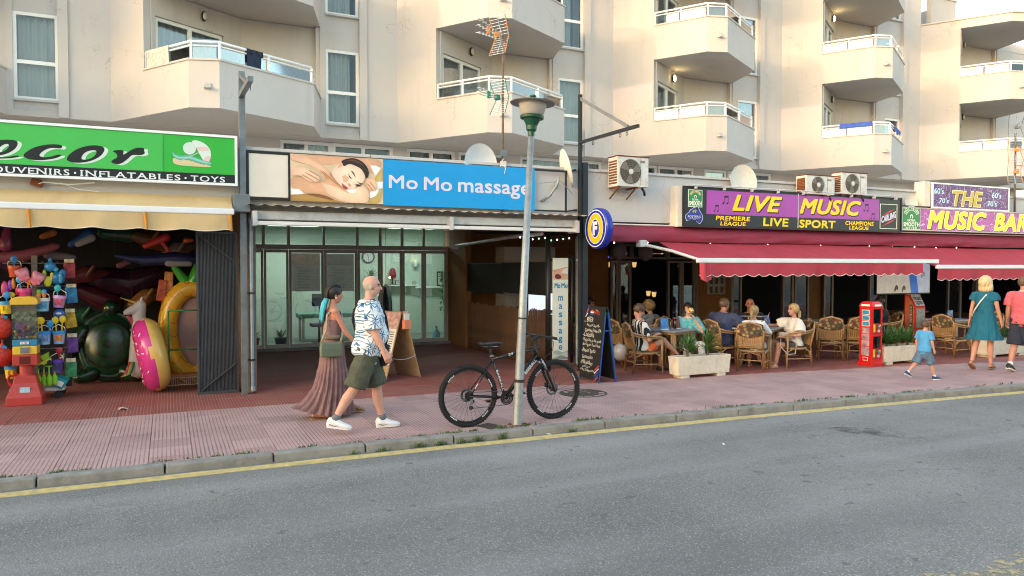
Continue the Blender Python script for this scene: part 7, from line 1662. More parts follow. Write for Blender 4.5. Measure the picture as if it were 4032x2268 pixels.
        for i,p in enumerate(me.polygons):
            q = inv @ (p.center - s.hc) / k
            if q.length > .16: continue
            for sg in (-1,1):
                if q.x > .05 and abs(q.y - sg * .031) < .014 and abs(q.z - .010) < .007: idx[i] = 1
                if q.x > .05 and abs(q.y - sg * .033) < .02 and abs(q.z - .031) < .006: idx[i] = 3
            if q.x > .06 and abs(q.y) < .022 and abs(q.z + .060) < .008: idx[i] = 2
            if getattr(s,'bald',0) and q.x < .0 and q.z < .035 and q.z > -.07: idx[i] = 4
            if getattr(s,'beard',0) and q.x > .05 and q.z < -.07: idx[i] = 4
        me.polygons.foreach_set('material_index',idx)
    # ---- clothes
    def top(s,mat,hem=-.14,neck=.535,sleeve=.5,mg=.018,loose=.075,flare=.10,name='shirt',wr=.0075,arms='LR'):
        m = MB(); m.loft(s.rings(hem,neck,mg,flare=flare)); k = s.k; am = (1.0 if s.sex == 'm' else .85) * (s.fat * .5 + .5)
        if sleeve:
            for q in arms:
                sg = 1 if q == 'L' else -1; a = s.sh[q]; tot = [a - s.l2 * sg * .05 * k]; rs = [.07 * k * am]
                if sleeve <= 1: e = a + (s.el[q] - a) * sleeve; m.tube([a - s.l2 * sg * .06 * k + V((0,0,.005)),a,a + (e - a) * .5,e],[.066 * k * am,.072 * k * am,loose * .98 * k * am,loose * k * am],14)
                else:
                    e = s.el[q] + (s.wr[q] - s.el[q]) * (sleeve - 1); m.tube([a - s.l2 * sg * .06 * k,a,s.el[q],e],[.068 * k * am,.072 * k * am,.056 * k * am,.046 * k * am],14)
        me = remesh(m,name,max(.010,s.vox),3,lambda c: wr * noise.noise(c * 13) + wr * .6 * noise.noise(c * 31)); return link(name,me,mat,s.root)
    def shorts(s,mat,ln=.85,hi=.10,mg=.016,loose=.10,name='shorts'):
        m = MB(); m.loft(s.rings(-.12,hi,mg)); k = s.k; fa = s.fat * .6 + .4
        for q in 'LR':
            if ln <= 1: e = s.hip[q] + (s.kn[q] - s.hip[q]) * ln; m.tube([s.hip[q] + s.u * .05 * k,s.hip[q],(s.hip[q] + e) / 2,e],[.09 * k * fa,.108 * k * fa,loose * 1.02 * k * fa,loose * k * fa],16)
            else: e = s.kn[q] + (s.an[q] - s.kn[q]) * (ln - 1); m.tube([s.hip[q] + s.u * .05 * k,s.hip[q],s.kn[q],e],[.09 * k * fa,.105 * k * fa,.078 * k * fa,.07 * k * fa],16)
        me = remesh(m,name,max(.011,s.vox),3,lambda c: .009 * noise.noise(c * 9) + .005 * noise.noise(c * 24)); return link(name,me,mat,s.root)
    def shoes(s,mat,sole,sock=None,accent=None):
        k = s.k
        for q in 'LR':
            f = s.ft[q]; up = V((0,0,1)); up = (up - f * up.dot(f)).normalized(); sd_ = f.cross(up); a = s.an[q]
            def ring_(x,w,h0,h1,n=14): return [a + f * x * k + sd_ * w * math.cos(t) * k + up * ((h0 + h1) / 2 + (h1 - h0) / 2 * math.sin(t)) * k for t in [6.2832 * j / n for j in range(n)]]
            sh = MB().loft([ring_(-.082,.024,-.075,-.01),ring_(-.066,.042,-.082,.022),ring_(-.01,.048,-.082,.036),ring_(.045,.050,-.082,.014),ring_(.10,.052,-.082,-.016),ring_(.15,.050,-.082,-.03),ring_(.188,.034,-.08,-.046),ring_(.20,.014,-.076,-.058)]).build('shoe',mat,s.root,org=(0,0,0),smooth=True)
            so = MB().loft([[a + f * (x + dx * 0) * k + sd_ * w * sg * k + up * z_ * k for x,w,sg in ((-.078,.02,1),(-.06,.04,1),(.0,.046,1),(.1,.051,1),(.16,.046,1),(.195,.022,1),(.195,.022,-1),(.16,.046,-1),(.1,.051,-1),(.0,.046,-1),(-.06,.04,-1),(-.078,.02,-1))] for z_,dx in ((-.088,0),(-.066,0))]).build('sole',sole,sh,org=(0,0,0))
            if sock: MB().tube([a + up * .0,a + (s.kn[q] - a) * .16],[.046 * k,.043 * k],14).build('sock',sock,s.root,org=(0,0,0),smooth=True)
            if accent:
                m = MB()
                for sg in (-1,1): P_ = [a + f * x * k + sd_ * sg * w * k + up * z_ * k for x,w,z_ in ((-.05,.043,-.04),(.0,.047,-.058),(.07,.0475,-.045),(.10,.046,-.035),(.05,.0475,-.052),(.0,.047,-.066),(-.05,.043,-.052))]; m.add(P_,[tuple(range(7))])
                m.build('shoe_mark',accent,sh,org=(0,0,0),fixn=False)
    def sandals(s,mat):
        k = s.k
        for q in 'LR':
            f = s.ft[q]; up = V((0,0,1)); up = (up - f * up.dot(f)).normalized(); sd_ = f.cross(up); a = s.an[q]
            so = MB().loft([[a + f * x * k + sd_ * w * k + up * z_ * k for x,w in ((-.075,.02),(-.05,.036),(.05,.038),(.13,.046),(.185,.02),(.185,-.02),(.13,-.046),(.05,-.038),(-.05,-.036),(-.075,-.02))] for z_ in (-.098,-.084)]).build('sandal',mat,s.root,org=(0,0,0))
            MB().tube([a + f * .10 * k + sd_ * .045 * k - up * .085 * k,a + f * .10 * k - up * .028 * k + sd_ * .02 * k,a + f * .10 * k - up * .028 * k - sd_ * .02 * k,a + f * .10 * k - sd_ * .045 * k - up * .085 * k],.008,6).build('strap',mat,so,org=(0,0,0),smooth=True)
            MB().tube([a + V((0,0,-.01)) + f * .04 * math.cos(t) * k + sd_ * .04 * math.sin(t) * k for t in [j * .6283 for j in range(10)]],.006,6,closed=True).build('strap',mat,so,org=(0,0,0),smooth=True)
    def hair(s,mat,front=.045,low=-.06,face=.05,sc=1.,puff=.0,rough=.005,back=-.02):
        k = s.k; n,mm = 36,24; m = MB(); keep = []; vs = []
        for i in range(mm + 1):
            t = math.pi * i / mm
            for j in range(n):
                a = 6.2832 * j / n; x,y,z_ = math.sin(t) * math.cos(a),math.sin(t) * math.sin(a),math.cos(t)
                p = V((-.014 + (.106 + puff) * x * sc,(.087 + puff) * y * sc,.026 + (.106 + puff) * z_ * sc)); p += V((x,y,z_)) * rough * (noise.noise(p * 60) + noise.noise(p * 25)); vs.append(p)
        fs = []
        for i in range(mm):
            for j in range(n):
                q = [i * n + j,(i + 1) * n + j,(i + 1) * n + (j + 1) % n,i * n + (j + 1) % n]; c = sum((vs[x] for x in q),V((0,0,0))) / 4
                if c.x > face and c.z < front + .25 * max(0,.07 - c.x): continue
                if c.x > -.01 and c.z < -.0 + .0 and abs(c.y) > .03 and low < -.03 and c.x > .02: continue
                if c.z < low + (0 if c.x < back else .045): continue
                fs.append(tuple(q))
        m.add([s.hp(*p) for p in vs],fs); me = m.mesh('hair',(0,0,0),smooth=True); bm = bmesh.new(); bm.from_mesh(me); bmesh.ops.delete(bm,geom=[v for v in bm.verts if not v.link_faces],context='VERTS'); bm.to_mesh(me); bm.free()
        return link('hair',me,mat,s.root)
    def tail(s,pts,rs,mat,name='ponytail',n=10): return MB().tube([s.hp(*p) for p in pts],[r_ * s.k for r_ in rs],n).build(name,mat,s.root,org=(0,0,0),smooth=True)
def fab(name,c='888888',var=.15,scale=8,rough=.85): return M('fabric_' + name,c,rough,var=var,scale=scale,bump=.25,bscale=160)
def hairmat(c):
    n_ = 'hair_' + c
    if n_ in MATS: return MATS[n_]
    k = NT(n_); v = k.obj(); x,y,z = k.xyz(v); st = k.noise(k.comb(k.math('MULTIPLY',x,55.),k.math('MULTIPLY',y,55.),k.math('MULTIPLY',z,6.)),1.,4,.7); q = srgb(c)
    k.col(k.ramp(st,[(.3,tuple(a * .45 for a in q)),(.7,tuple(min(1,a * 1.25) for a in q))])); k.b.inputs['Roughness'].default_value = .5; k.bump(st,.4,.01); MATS[n_] = k.m; return k.m
# patterned cloths
def mat_palms():
    k = NT('palm_print'); v = k.obj(); x,y,z = k.xyz(v); p2 = k.comb(k.math('ADD',x,k.math('MULTIPLY',y,.6)),z,0.)
    vo = k.n('TexVoronoi',voronoi_dimensions='2D'); k.l(p2,vo.inputs['Vector']); k.setin(vo,Scale=10.)
    dv = k.n('VectorMath',operation='SUBTRACT'); sc = k.n('VectorMath',operation='SCALE'); k.l(p2,sc.inputs[0]); sc.inputs['Scale'].default_value = 1.; k.l(sc.outputs[0],dv.inputs[0]); k.l(vo.outputs['Position'],dv.inputs[1])
    dx,dy,dz = k.xyz(dv.outputs[0]); an = k.math('ARCTAN2',dy,dx); st = k.math('POWER',k.math('ABSOLUTE',k.math('SINE',k.math('MULTIPLY',an,3.5))),.8)
    d = k.math('MULTIPLY',vo.outputs['Distance'],1.); lim = k.math('MULTIPLY',k.math('SUBTRACT',1.1,st),.72); msk = k.math('LESS_THAN',d,lim); tr_ = k.math('MULTIPLY',k.math('LESS_THAN',k.math('ABSOLUTE',dx),.006),k.math('LESS_THAN',dy,0.)); 
    n_ = k.ramp(k.noise(v,30,3),[(.42,srgb('1f4a70')),(.6,srgb('5a96be'))]); c = k.mix(k.math('MAXIMUM',msk,tr_),srgb('d9dde2'),n_); k.col(c); k.b.inputs['Roughness'].default_value = .85; return k.m
def mat_stripes(name,c1,c2,freq,axis=0,w=.5):
    k = NT(name); v = k.obj(); a = k.xyz(v)[axis]; f = k.math('FRACT',k.math('MULTIPLY_ADD',a,freq,50.)); k.col(k.mix(k.math('GREATER_THAN',f,w),srgb(c1),srgb(c2))); k.b.inputs['Roughness'].default_value = .85; return k.m
def mat_tiedye(name,c1,c2):
    k = NT(name); v = k.obj(); k.col(k.ramp(k.noise(v,9,5,.7),[(.3,srgb(c1)),(.7,srgb(c2))])); k.b.inputs['Roughness'].default_value = .85; return k.m
def skirt(p,mat,h0,zbot,r_top,r_bot,name='skirt',folds=13,tiers=(),sway=(0,0),cx=0.,amp=.075):
    m = MB(); n = 168; rings = []; N = 40
    for i in range(N + 1):
        t = i / N; c = p.T(h0,0,0); zz = c.z + (zbot - c.z) * t; e = t ** 1.45; am = amp * (t ** .8)
        ring_ = []
        for j in range(n):
            a = 6.2832 * j / n; fo = 1 + am * math.sin(a * folds + 1.3 * math.sin(t * 5 + j * .02)) + am * .5 * math.sin(a * (folds * 2 + 3) + t * 4) + am * .8 * noise.noise((math.cos(a) * 4,math.sin(a) * 4,t * 1.5))
            tb_ = 1 + sum(.06 * math.exp(-((t - q) / .014) ** 2) + (.05 if t > q else 0) for q in tiers); rx = (r_top[0] + (r_bot[0] - r_top[0]) * e) * fo * tb_; ry = (r_top[1] + (r_bot[1] - r_top[1]) * e) * fo * tb_
            sx_ = sway[0] * t * t; lobe = max(0,-math.cos(a)) ** 3 * sway[1] * t ** 4
            ring_.append((c.x + cx * t + sx_ + rx * math.cos(a) - lobe,c.y + ry * math.sin(a),zz + lobe * .5 * (1 if t > .9 else t)))
        rings.append(ring_)
    m.loft(rings,caps=False); return m.build(name,mat,p.root,org=(0,0,0),smooth=True)

# --- the two walkers in front
Person.curl = {'L': .45,'R': .45}; Person.bald = 1; Person.beard = 1
man = Person('bald man walking in a white shirt with blue palms, olive shorts and white trainers',(2.08,8.42),-8,1.77,'m',1.2,.06,belly=.07,
             legs={'R': (-.37,.20,.05,.12,-.25),'L': (.27,.10,.05,-.03,-.05)},arms={'R': (.12,.12,.32,.05),'L': (-.02,.14,.2,0)},head=(-.1,.05,0),skin='c98f78',vox=.0075)
Person.bald = 0; Person.beard = 0
man.top(mat_palms(),hem=-.20,sleeve=.92,mg=.03,loose=.092,flare=.05)
man.shorts(fab('olive','4e5142',.3,9),.98,.04,.022,.115); man.shoes(fab('trainer_white','e2e4e6',.05),M('sole_white','d8d8d6',.6),fab('sock_grey','6f7478'),M('shoe_line','6a7078',.5))
MB().loft([[man.hp(.0 + .055 * math.cos(a) * .0 + .062 + .02 * math.cos(a),.028 * math.sin(a),-.098 + z_) for a in [j * .7854 for j in range(8)]] for z_ in (-.012,.016)]).build('goatee',M('white_beard','cfc8c2',.9),man.root,org=(0,0,0),smooth=True)
bag = thing('crossbody_bag','black crossbody bag worn by the man in the palm shirt','bag',(2.08,8.42,0),R(-8))
pts = [man.T(.54,.02,-.10),man.T(.50,-.11,-.03),man.T(.42,-.165,.02),man.T(.30,-.17,.10),man.T(.16,-.12,.20),man.T(.0,.0,.255),man.T(-.02,.05,.26)]
m = MB(); m.tube(pts,.020,8); m.build('strap',fab('bag_black','141518',.1),bag,org=(0,0,0),smooth=True); pts = [man.T(.54,.02,-.10),man.T(.50,.10,-.05),man.T(.36,.185,.02),man.T(.16,.235,.08),man.T(.0,.22,.16)]
m = MB(); m.tube(pts,.018,8); m.build('strap',fab('bag_black','141518'),bag,org=(0,0,0),smooth=True); c = man.T(-.10,.215,.10); MB().obox(c,(.07,.22,.24),(0,.1,-.3)).build('pouch',fab('bag_black','141518'),bag,org=(0,0,0),bevel=.02)
wom = Person('woman walking in a long mauve tiered dress with turquoise hair tails',(1.86,9.38),2,1.64,'f',1.0,.05,legs={'R': (-.22,.12,.03,.08,0),'L': (.42,.12,.03,.05,0)},arms={'R': (.42,.10,.25,.02),'L': (-.18,.12,.15,0)},head=(-.05,.02,0),skin='b9775a',vox=.0075)
m_mauve = mat_tiedye('mauve_cloth','6a5052','8a6c6c'); m = MB(); m.loft(wom.rings(-.06,.36,.012)); me = remesh(m,'bodice',.010,2,lambda c: .003 * noise.noise(c * 25)); link('bodice',me,m_mauve,wom.root)
for y_ in (-.085,.085): MB().tube([wom.T(.34,.10,y_ * .8),wom.T(.46,.075,y_),wom.T(.515,-.01,y_ * 1.05),wom.T(.44,-.10,y_),wom.T(.33,-.10,y_ * .8)],.011,6).build('dress_strap',m_mauve,wom.root,org=(0,0,0),smooth=True)
skirt(wom,m_mauve,.06,.05,(.142,.185),(.25,.20),'skirt',23,(.40,.70),(-.05,.20),.03,.085)
MB().lathe([(.162,0),(.166,.02),(.164,.05)],28,wom.T(.10,.004,0),Matrix.Diagonal((.80,1.05,1))).build('waist_band',fab('lace','7a6a5e',.3,40),wom.root,org=(0,0,0),smooth=True)
wom.sandals(M('sandal_gold','9a7a4a',.4,.3))
hd = hairmat('1d1714'); wom.hair(hd,.04,-.06,.05,1.0,.004); m_tq = hairmat('3fb8cc'); m_tq2 = hairmat('57c8d8')
for y_ in (-.045,.045):
    wom.tail([(.06,y_ * .8,.105),(.0,y_ * 1.1,.132),(-.06,y_ * 1.2,.11),(-.105,y_ * 1.1,.05),(-.115,y_,-.02),(-.11,y_,-.06)],[.014,.019,.021,.021,.020,.018],hd,'braid')
    wom.tail([(-.112,y_,-.05),(-.145,y_ * 1.2,-.12),(-.165,y_ * 1.3,-.22),(-.175,y_ * 1.4,-.33),(-.18,y_ * 1.4,-.38)],[.018,.027,.026,.018,.004],m_tq if y_ < 0 else m_tq2,'hair_tail')
wom.tail([(-.10,0,-.05),(-.13,0,-.16),(-.14,-.01,-.30),(-.13,-.01,-.37)],[.02,.024,.018,.004],hd,'hair_tail')
for t in (.0,.3,.6): MB().ell(wom.hp(-.02 - t * .1,-.062,.12 - t * .06),(.008,.008,.008),n=8,m=6).build('hair_bead',m_al,wom.root,org=(0,0,0))
MB().ell(wom.hp(-.0,-.09,-.045),(.012,.006,.012),n=10,m=6).build('earring',M('earring_pearl','d8cfc2',.2),wom.root,org=(0,0,0))
hb_ = thing('shoulder_bag','sage green shoulder bag hanging at the hip of the woman in mauve','bag',(1.86,9.38,0),R(2)); m_sage = M('leather_sage','64705f',.45,var=.08)
c = wom.T(-.02,-.06,-.215); m = MB(); 
m.loft([[(c.x + x * w,c.y + dy * b,c.z + z_) for x,dy in ((-1,-.5),(-.9,-1),(.9,-1),(1,-.5),(1,.5),(.9,1),(-.9,1),(-1,.5))] for z_,w,b in ((-.10,.11,.025),(-.085,.135,.04),(0,.14,.042),(.07,.135,.036),(.085,.12,.02))]); m.build('pouch',m_sage,hb_,org=(0,0,0),smooth=False,bevel=.008)
MB().tube([(c.x - .12,c.y,c.z + .08),tuple(wom.T(.22,-.12,-.15)),tuple(wom.T(.42,-.105,-.115)),tuple(wom.T(.515,-.02,-.10)),tuple(wom.T(.42,.095,-.07)),tuple(wom.T(.2,.12,-.12)),(c.x + .12,c.y,c.z + .08)],.014,6).build('strap',M('strap_beige','9c9684',.7),hb_,org=(0,0,0),smooth=True)
for dx in (-.12,.12): MB().tube([(c.x + dx + .012 * math.cos(t),c.y - .01,c.z + .085 + .012 * math.sin(t)) for t in [q * .7854 for q in range(8)]],.004,5,closed=True).build('ring',M('brass','b08a4a',.3,.8),hb_,org=(0,0,0))
# --- child and the couple at the right
kid = Person('small boy running in a light blue T-shirt and denim shorts',(11.50,8.26),-8,.99,'m',1.15,.05,legs={'L': (-.45,.40,.04,.45,0),'R': (.38,.05,.05,-.05,-.2)},arms={'R': (.05,.15,.35,.2),'L': (-.15,.18,.4,.0)},head=(.25,0,0),skin='c48c72',vox=.009)
kid.top(fab('kid_blue','4f9ad0',.08),hem=-.16,sleeve=.75,mg=.03,loose=.085,flare=.15); kid.shorts(fab('denim','56708a',.3,12),1.0,.02,.02,.12); kid.shoes(fab('kid_navy','28406a',.1),M('sole_white'),fab('sock_white','d8d8d8',.05)); kid.hair(hairmat('5f4630'),.05,-.055,.06,1.12,.012,.008)
bl_ = Person('blonde woman walking away in a short teal dress',(13.66,8.63),10,1.63,'f',1.16,.03,legs={'L': (-.18,.28,.03,.55,0),'R': (.10,.05,.03,0,0)},arms={'L': (.0,.20,.15,0),'R': (.05,.18,.2,.0)},head=(.0,0,0),skin='c08468',vox=.010)
m_teal = fab('teal','0f5f78',.12,8); bl_.top(m_teal,hem=-.02,neck=.53,sleeve=.42,mg=.016,loose=.095,flare=.0,name='bodice'); skirt(bl_,m_teal,.10,.56,(.165,.185),(.25,.29),'skirt',11,(.86,),(0,0),0,.035); bl_.sandals(M('sandal_tan','8a5f42',.6)); bl_.hair(hairmat('dcc598'),.05,-.10,.055,1.08,.022,.006)
m = MB(); m.lathe([(.11,.02),(.125,-.05),(.128,-.11),(.115,-.145),(.09,-.15)],24,bl_.hc,bl_.hr @ Matrix.Diagonal((.86,.95,1))); 
me = m.mesh('hair_bob',(0,0,0),smooth=True); bm = bmesh.new(); bm.from_mesh(me); inv = bl_.hr.transposed(); bmesh.ops.delete(bm,geom=[f for f in bm.faces if (inv @ (f.calc_center_median() - bl_.hc)).x > .035],context='FACES'); bm.to_mesh(me); bm.free(); link('hair_bob',me,hairmat('dcc598'),bl_.root)
sb = thing('bag_strap','white bag strap across the back of the woman in teal','bag',(13.66,8.63,0),R(10)); MB().tube([bl_.T(.50,.02,-.09),bl_.T(.47,-.10,-.06),bl_.T(.34,-.145,.02),bl_.T(.18,-.13,.12),bl_.T(.05,-.05,.205),bl_.T(.0,.08,.21)],.013,8).build('strap',M('strap_white','d2d0cc',.5),sb,org=(0,0,0),smooth=True); MB().obox(bl_.T(-.03,.16,.18),(.10,.16,.13)).build('pouch',M('strap_white'),sb,org=(0,0,0),bevel=.02)
pk_ = Person('man walking away in a pink polo shirt and navy shorts at the right edge',(13.92,8.10),8,1.66,'m',1.22,.03,legs={'L': (-.16,.22,.05,.30,0),'R': (.2,.05,.05,0,0)},arms={'L': (.05,.18,.2,.0),'R': (0,.2,.25,0)},head=(-.5,0,0),skin='b87a62',vox=.010)
pk_.top(fab('pink','c8606c',.08),hem=-.13,sleeve=.75,mg=.022,loose=.088,flare=.05); MB().lathe([(.07,0),(.075,.02),(.062,.035)],20,pk_.T(.525,-.01,0)).build('collar',fab('collar_white','d8c4c4'),pk_.root,org=(0,0,0),smooth=True)
pk_.shorts(fab('navy','252b3c',.2),1.0,.05,.022,.118); pk_.shoes(fab('trainer_dark','2a2c34',.2),M('sole_white'),fab('sock_white'),M('shoe_red','c8443c',.5)); pk_.hair(hairmat('6b5240'),.05,-.05,.055,1.0,.001,.003)
# --- guests at the bar
sit = lambda a=1.76,f=1.72,ab=.12: (a,f,ab,0,0)
Person.palm = {'L': (0,0,-1),'R': (0,0,-1)}
boy = Person('boy in black and white striped shirt and orange shorts looking at his phone',(7.72,11.0,0),-14,1.72,'m',.92,-.10,hz=.43,legs={'R': (2.05,1.25,-.06,.25,0),'L': (1.76,1.78,.10,0,0)},arms={'R': ((.02,-.26,.60),(.22,-.10,.68)),'L': ((.02,.24,.60),(.22,.06,.68))},head=(-.1,.45,0),skin='b98066')
boy.top(mat_stripes('bw_stripes','1b1c20','d6d4cf',13,1,.5),hem=-.08,sleeve=.8,mg=.024,loose=.085,flare=0); boy.shorts(fab('orange','d8662e',.1),.55,.03,.014,.10); boy.shoes(fab('shoe_black','22201f'),M('sole_grey','6a5a50',.7)); boy.hair(hairmat('4a3426'),.055,-.05,.06,1.0,.005,.009)
o = thing('mobile_phone','dark mobile phone held by the boy in stripes','phone',tuple(boy.root.matrix_basis @ V((.31,-.02,.735))),R(-14)); MB().obox((0,0,0),(.075,.15,.009),(0,-.5,0)).build('phone_case',m_black,o,org=(0,0,0),bevel=.003); MB().obox((.003,0,.006),(.066,.138,.002),(0,-.5,0)).build('screen',M('phone_screen','5a6a80',.1),o,org=(0,0,0))
dw = Person('dark haired woman in turquoise scarf drinking a large beer',(8.98,11.30,0),-112,1.66,'f',1.05,-.02,hz=.43,legs={'R': sit(),'L': sit()},arms={'L': ((.26,.20,.67),(.24,.06,.91)),'R': ((.10,-.30,.68),(.30,-.26,.70))},head=(.0,-.25,0),skin='c9967e')
dw.top(fab('cream_top','c9c4b4',.1),hem=-.06,sleeve=.4,mg=.014,loose=.085,flare=0); dw.shorts(mat_stripes('white_stripes','d4d2cc','b9bac0',40,1,.7),1.85,.04,.014,.1,name='trousers'); dw.hair(hairmat('231a17'),.045,-.07,.05,1.03,.006); dw.sandals(M('sandal_tan'))
m_scf = mat_tiedye('turquoise_cloth','2f9aa4','8fd0d0'); m = MB(); m.loft(dw.rings(.24,.51,.030)); 
for q in 'LR': m.cap(dw.sh[q],dw.sh[q] + (dw.el[q] - dw.sh[q]) * .75,.075,.085,12)
link('shawl',remesh(m,'shawl',.012,2,lambda c: .007 * noise.noise(c * 16)),m_scf,dw.root); MB().tube([dw.T(.34,.16,0),dw.T(.22,.175,.01),dw.T(.05,.17,.0),dw.T(-.02,.18,-.01)],[.05,.055,.06,.03],12).build('scarf_end',m_scf,dw.root,org=(0,0,0),smooth=True); MB().ell(dw.T(.33,.165,0),(.05,.06,.045)).build('scarf_knot',m_scf,dw.root,org=(0,0,0),smooth=True)
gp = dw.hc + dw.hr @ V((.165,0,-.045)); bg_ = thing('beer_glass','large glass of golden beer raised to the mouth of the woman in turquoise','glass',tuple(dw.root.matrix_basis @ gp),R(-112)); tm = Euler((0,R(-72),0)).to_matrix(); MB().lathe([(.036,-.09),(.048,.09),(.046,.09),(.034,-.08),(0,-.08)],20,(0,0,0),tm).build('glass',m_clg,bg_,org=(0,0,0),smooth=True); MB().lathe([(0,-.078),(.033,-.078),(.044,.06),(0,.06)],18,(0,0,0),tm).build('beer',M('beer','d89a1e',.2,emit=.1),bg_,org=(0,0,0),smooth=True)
bm_ = Person('heavy man in a navy blue shirt sitting with his back to the street',(9.66,11.16,0),22,1.80,'m',1.3,.18,hz=.46,legs={'R': sit(1.7,1.75,.18),'L': sit(1.7,1.65,.15)},arms={'R': ((.18,-.36,.74),(.42,-.24,.76)),'L': ((.20,.32,.74),(.42,.16,.76))},head=(-.2,.1,0),skin='b47a62')
bm_.top(fab('navy_shirt','3a4468',.1),hem=-.12,sleeve=.85,mg=.025,loose=.09,flare=0); bm_.shorts(fab('black_shorts','1a1b1f',.15),.9,.03,.018,.11); bm_.shoes(fab('trainer_white'),m_black,fab('sock_white'),m_black); bm_.hair(hairmat('6a5444'),.05,-.05,.055,1.0,.001,.004)
Person.bald = 1
bd_ = Person('bald guest in a checked shirt facing the street behind the wine glasses',(10.62,11.42,0),-130,1.78,'m',1.1,.02,hz=.43,legs={'R': sit(),'L': sit()},arms={'R': ((.22,-.26,.72),(.40,-.10,.76)),'L': ((.22,.26,.72),(.40,.10,.76))},head=(-.1,.05,0),skin='a86a52'); Person.bald = 0
bd_.top(mat_stripes('check_shirt','20242c','8a9098',12,2,.75),hem=-.10,sleeve=.8,mg=.022,loose=.085,flare=0); bd_.shorts(fab('black_shorts'),.9); bd_.shoes(fab('shoe_black'),M('sole_grey'))
pn_ = Person('woman with a blonde ponytail in a white top seen from behind',(9.78,10.42,0),36,1.62,'f',1.0,.05,hz=.42,legs={'R': sit(1.76,1.8),'L': sit(1.76,1.8)},arms={'R': ((.14,-.28,.66),(.36,-.16,.76)),'L': ((.14,.26,.66),(.36,.12,.76))},head=(-.1,.1,0),skin='b57c62')
pn_.top(fab('white_top','d3d6da',.06),hem=-.10,sleeve=1.1,mg=.02,loose=.08,flare=0); pn_.shorts(fab('pale_shorts','b9b4ac',.1),.7); pn_.sandals(M('sandal_tan')); hb2 = hairmat('a5885a'); pn_.hair(hb2,.045,-.065,.05,1.02,.004); pn_.tail([(-.10,0,.03),(-.15,0,.02),(-.17,0,-.06),(-.155,0,-.15),(-.15,0,-.18)],[.02,.032,.032,.022,.005],hb2); MB().ell(pn_.hp(-.115,0,.03),(.022,.022,.022),n=10,m=6).build('hair_tie',m_black,pn_.root,org=(0,0,0))
wh = Person('blonde woman in a loose white blouse reaching across the table',(10.82,10.45,0),165,1.64,'f',1.12,.02,hz=.42,legs={'L': sit(1.72,1.55),'R': sit(1.78,1.85,.05)},arms={'R': ((.22,-.30,.76),(.46,-.20,.77)),'L': ((.06,.30,.62),(.32,.20,.60))},head=(.0,-.05,0),skin='bb8066')
wh.top(fab('white_blouse','d8d4cb',.05),hem=-.12,sleeve=.8,mg=.03,loose=.13,flare=0,wr=.007); wh.shorts(mat_tiedye('dark_floral','1b1a1c','6a6258'),.75); wh.sandals(M('sandal_white','cdc4b8',.5)); hb3 = hairmat('b99a66'); wh.hair(hb3,.05,-.065,.05,1.03,.006); wh.tail([(-.10,0,.0),(-.14,0,-.03),(-.15,0,-.12),(-.135,0,-.2)],[.025,.034,.032,.008],hb3); MB().tube([wh.hp(-.115,-.035,.0),wh.hp(-.135,.0,.03),wh.hp(-.115,.035,.0)],.010,8).build('hair_tie',plastic('c9a0a0'),wh.root,org=(0,0,0))
hg = thing('white_handbag','white handbag with long strap on the lap of the blonde woman','bag',tuple(wh.root.matrix_basis @ V((.24,.12,.60))),R(165)); MB().obox((0,0,0),(.26,.10,.11),(0,-.1,.2)).build('pouch',M('handbag_white','c6c0b6',.4),hg,org=(0,0,0),bevel=.02); MB().tube([(.12,.03,.02),(.16,.10,-.2),(.05,.16,-.34),(-.10,.16,-.33),(-.16,.10,-.15),(-.12,.03,.03)],.008,6).build('strap',M('handbag_white'),hg,org=(0,0,0),smooth=True)
gy = Person('guest in a grey T-shirt with tousled fair hair behind the first table',(8.95,12.40,0),100,1.68,'f',1.05,.15,hz=.42,legs={'R': sit(),'L': sit()},arms={'R': ((.2,-.26,.72),(.4,-.1,.78)),'L': ((.2,.26,.72),(.4,.1,.78))},head=(.2,.2,0),skin='a8745c',vox=.013); gy.top(fab('grey_tee','6f7274',.1),hem=-.1,sleeve=.8,flare=0); gy.shorts(fab('black_shorts'),.9); gy.hair(hairmat('8f7448'),.05,-.09,.05,1.1,.02,.012); gy.sandals(M('sandal_tan'))
dk = Person('guest in dark top half hidden between chalkboard and black post',(8.05,13.4,0),-70,1.72,'m',1.1,0,hz=.43,legs={'R': sit(),'L': sit()},arms={'R': ((.1,-.28,.7),(.2,-.05,.95)),'L': ((.2,.26,.72),(.4,.1,.76))},head=(.2,.1,0),skin='9a6450',vox=.013); dk.top(fab('plum','3a2026',.2),hem=-.1,sleeve=.6,flare=0); dk.shorts(fab('black_shorts'),.9); dk.hair(hairmat('2c201a'),.05,-.05,.055,1.03,.006); dk.shoes(fab('shoe_black'),M('sole_grey'))
rt = Person('guest in a dark shirt sitting in the shade behind the right planter',(14.32,11.32,0),150,1.75,'m',1.1,.05,hz=.42,legs={'R': sit(),'L': sit()},arms={'R': ((.2,-.26,.72),(.4,-.1,.76)),'L': ((.2,.26,.72),(.4,.1,.76))},head=(.2,.1,0),skin='8a5a48',vox=.013); rt.top(fab('dark_shirt','232428',.2),hem=-.1,sleeve=.8,flare=0); rt.shorts(fab('black_shorts'),.9); rt.hair(hairmat('2c201a')); rt.shoes(fab('shoe_black'),M('sole_grey'))
chair('rattan armchair in the dark corner beside the ochre wall',8.06,13.42,-70)
del Person.palm
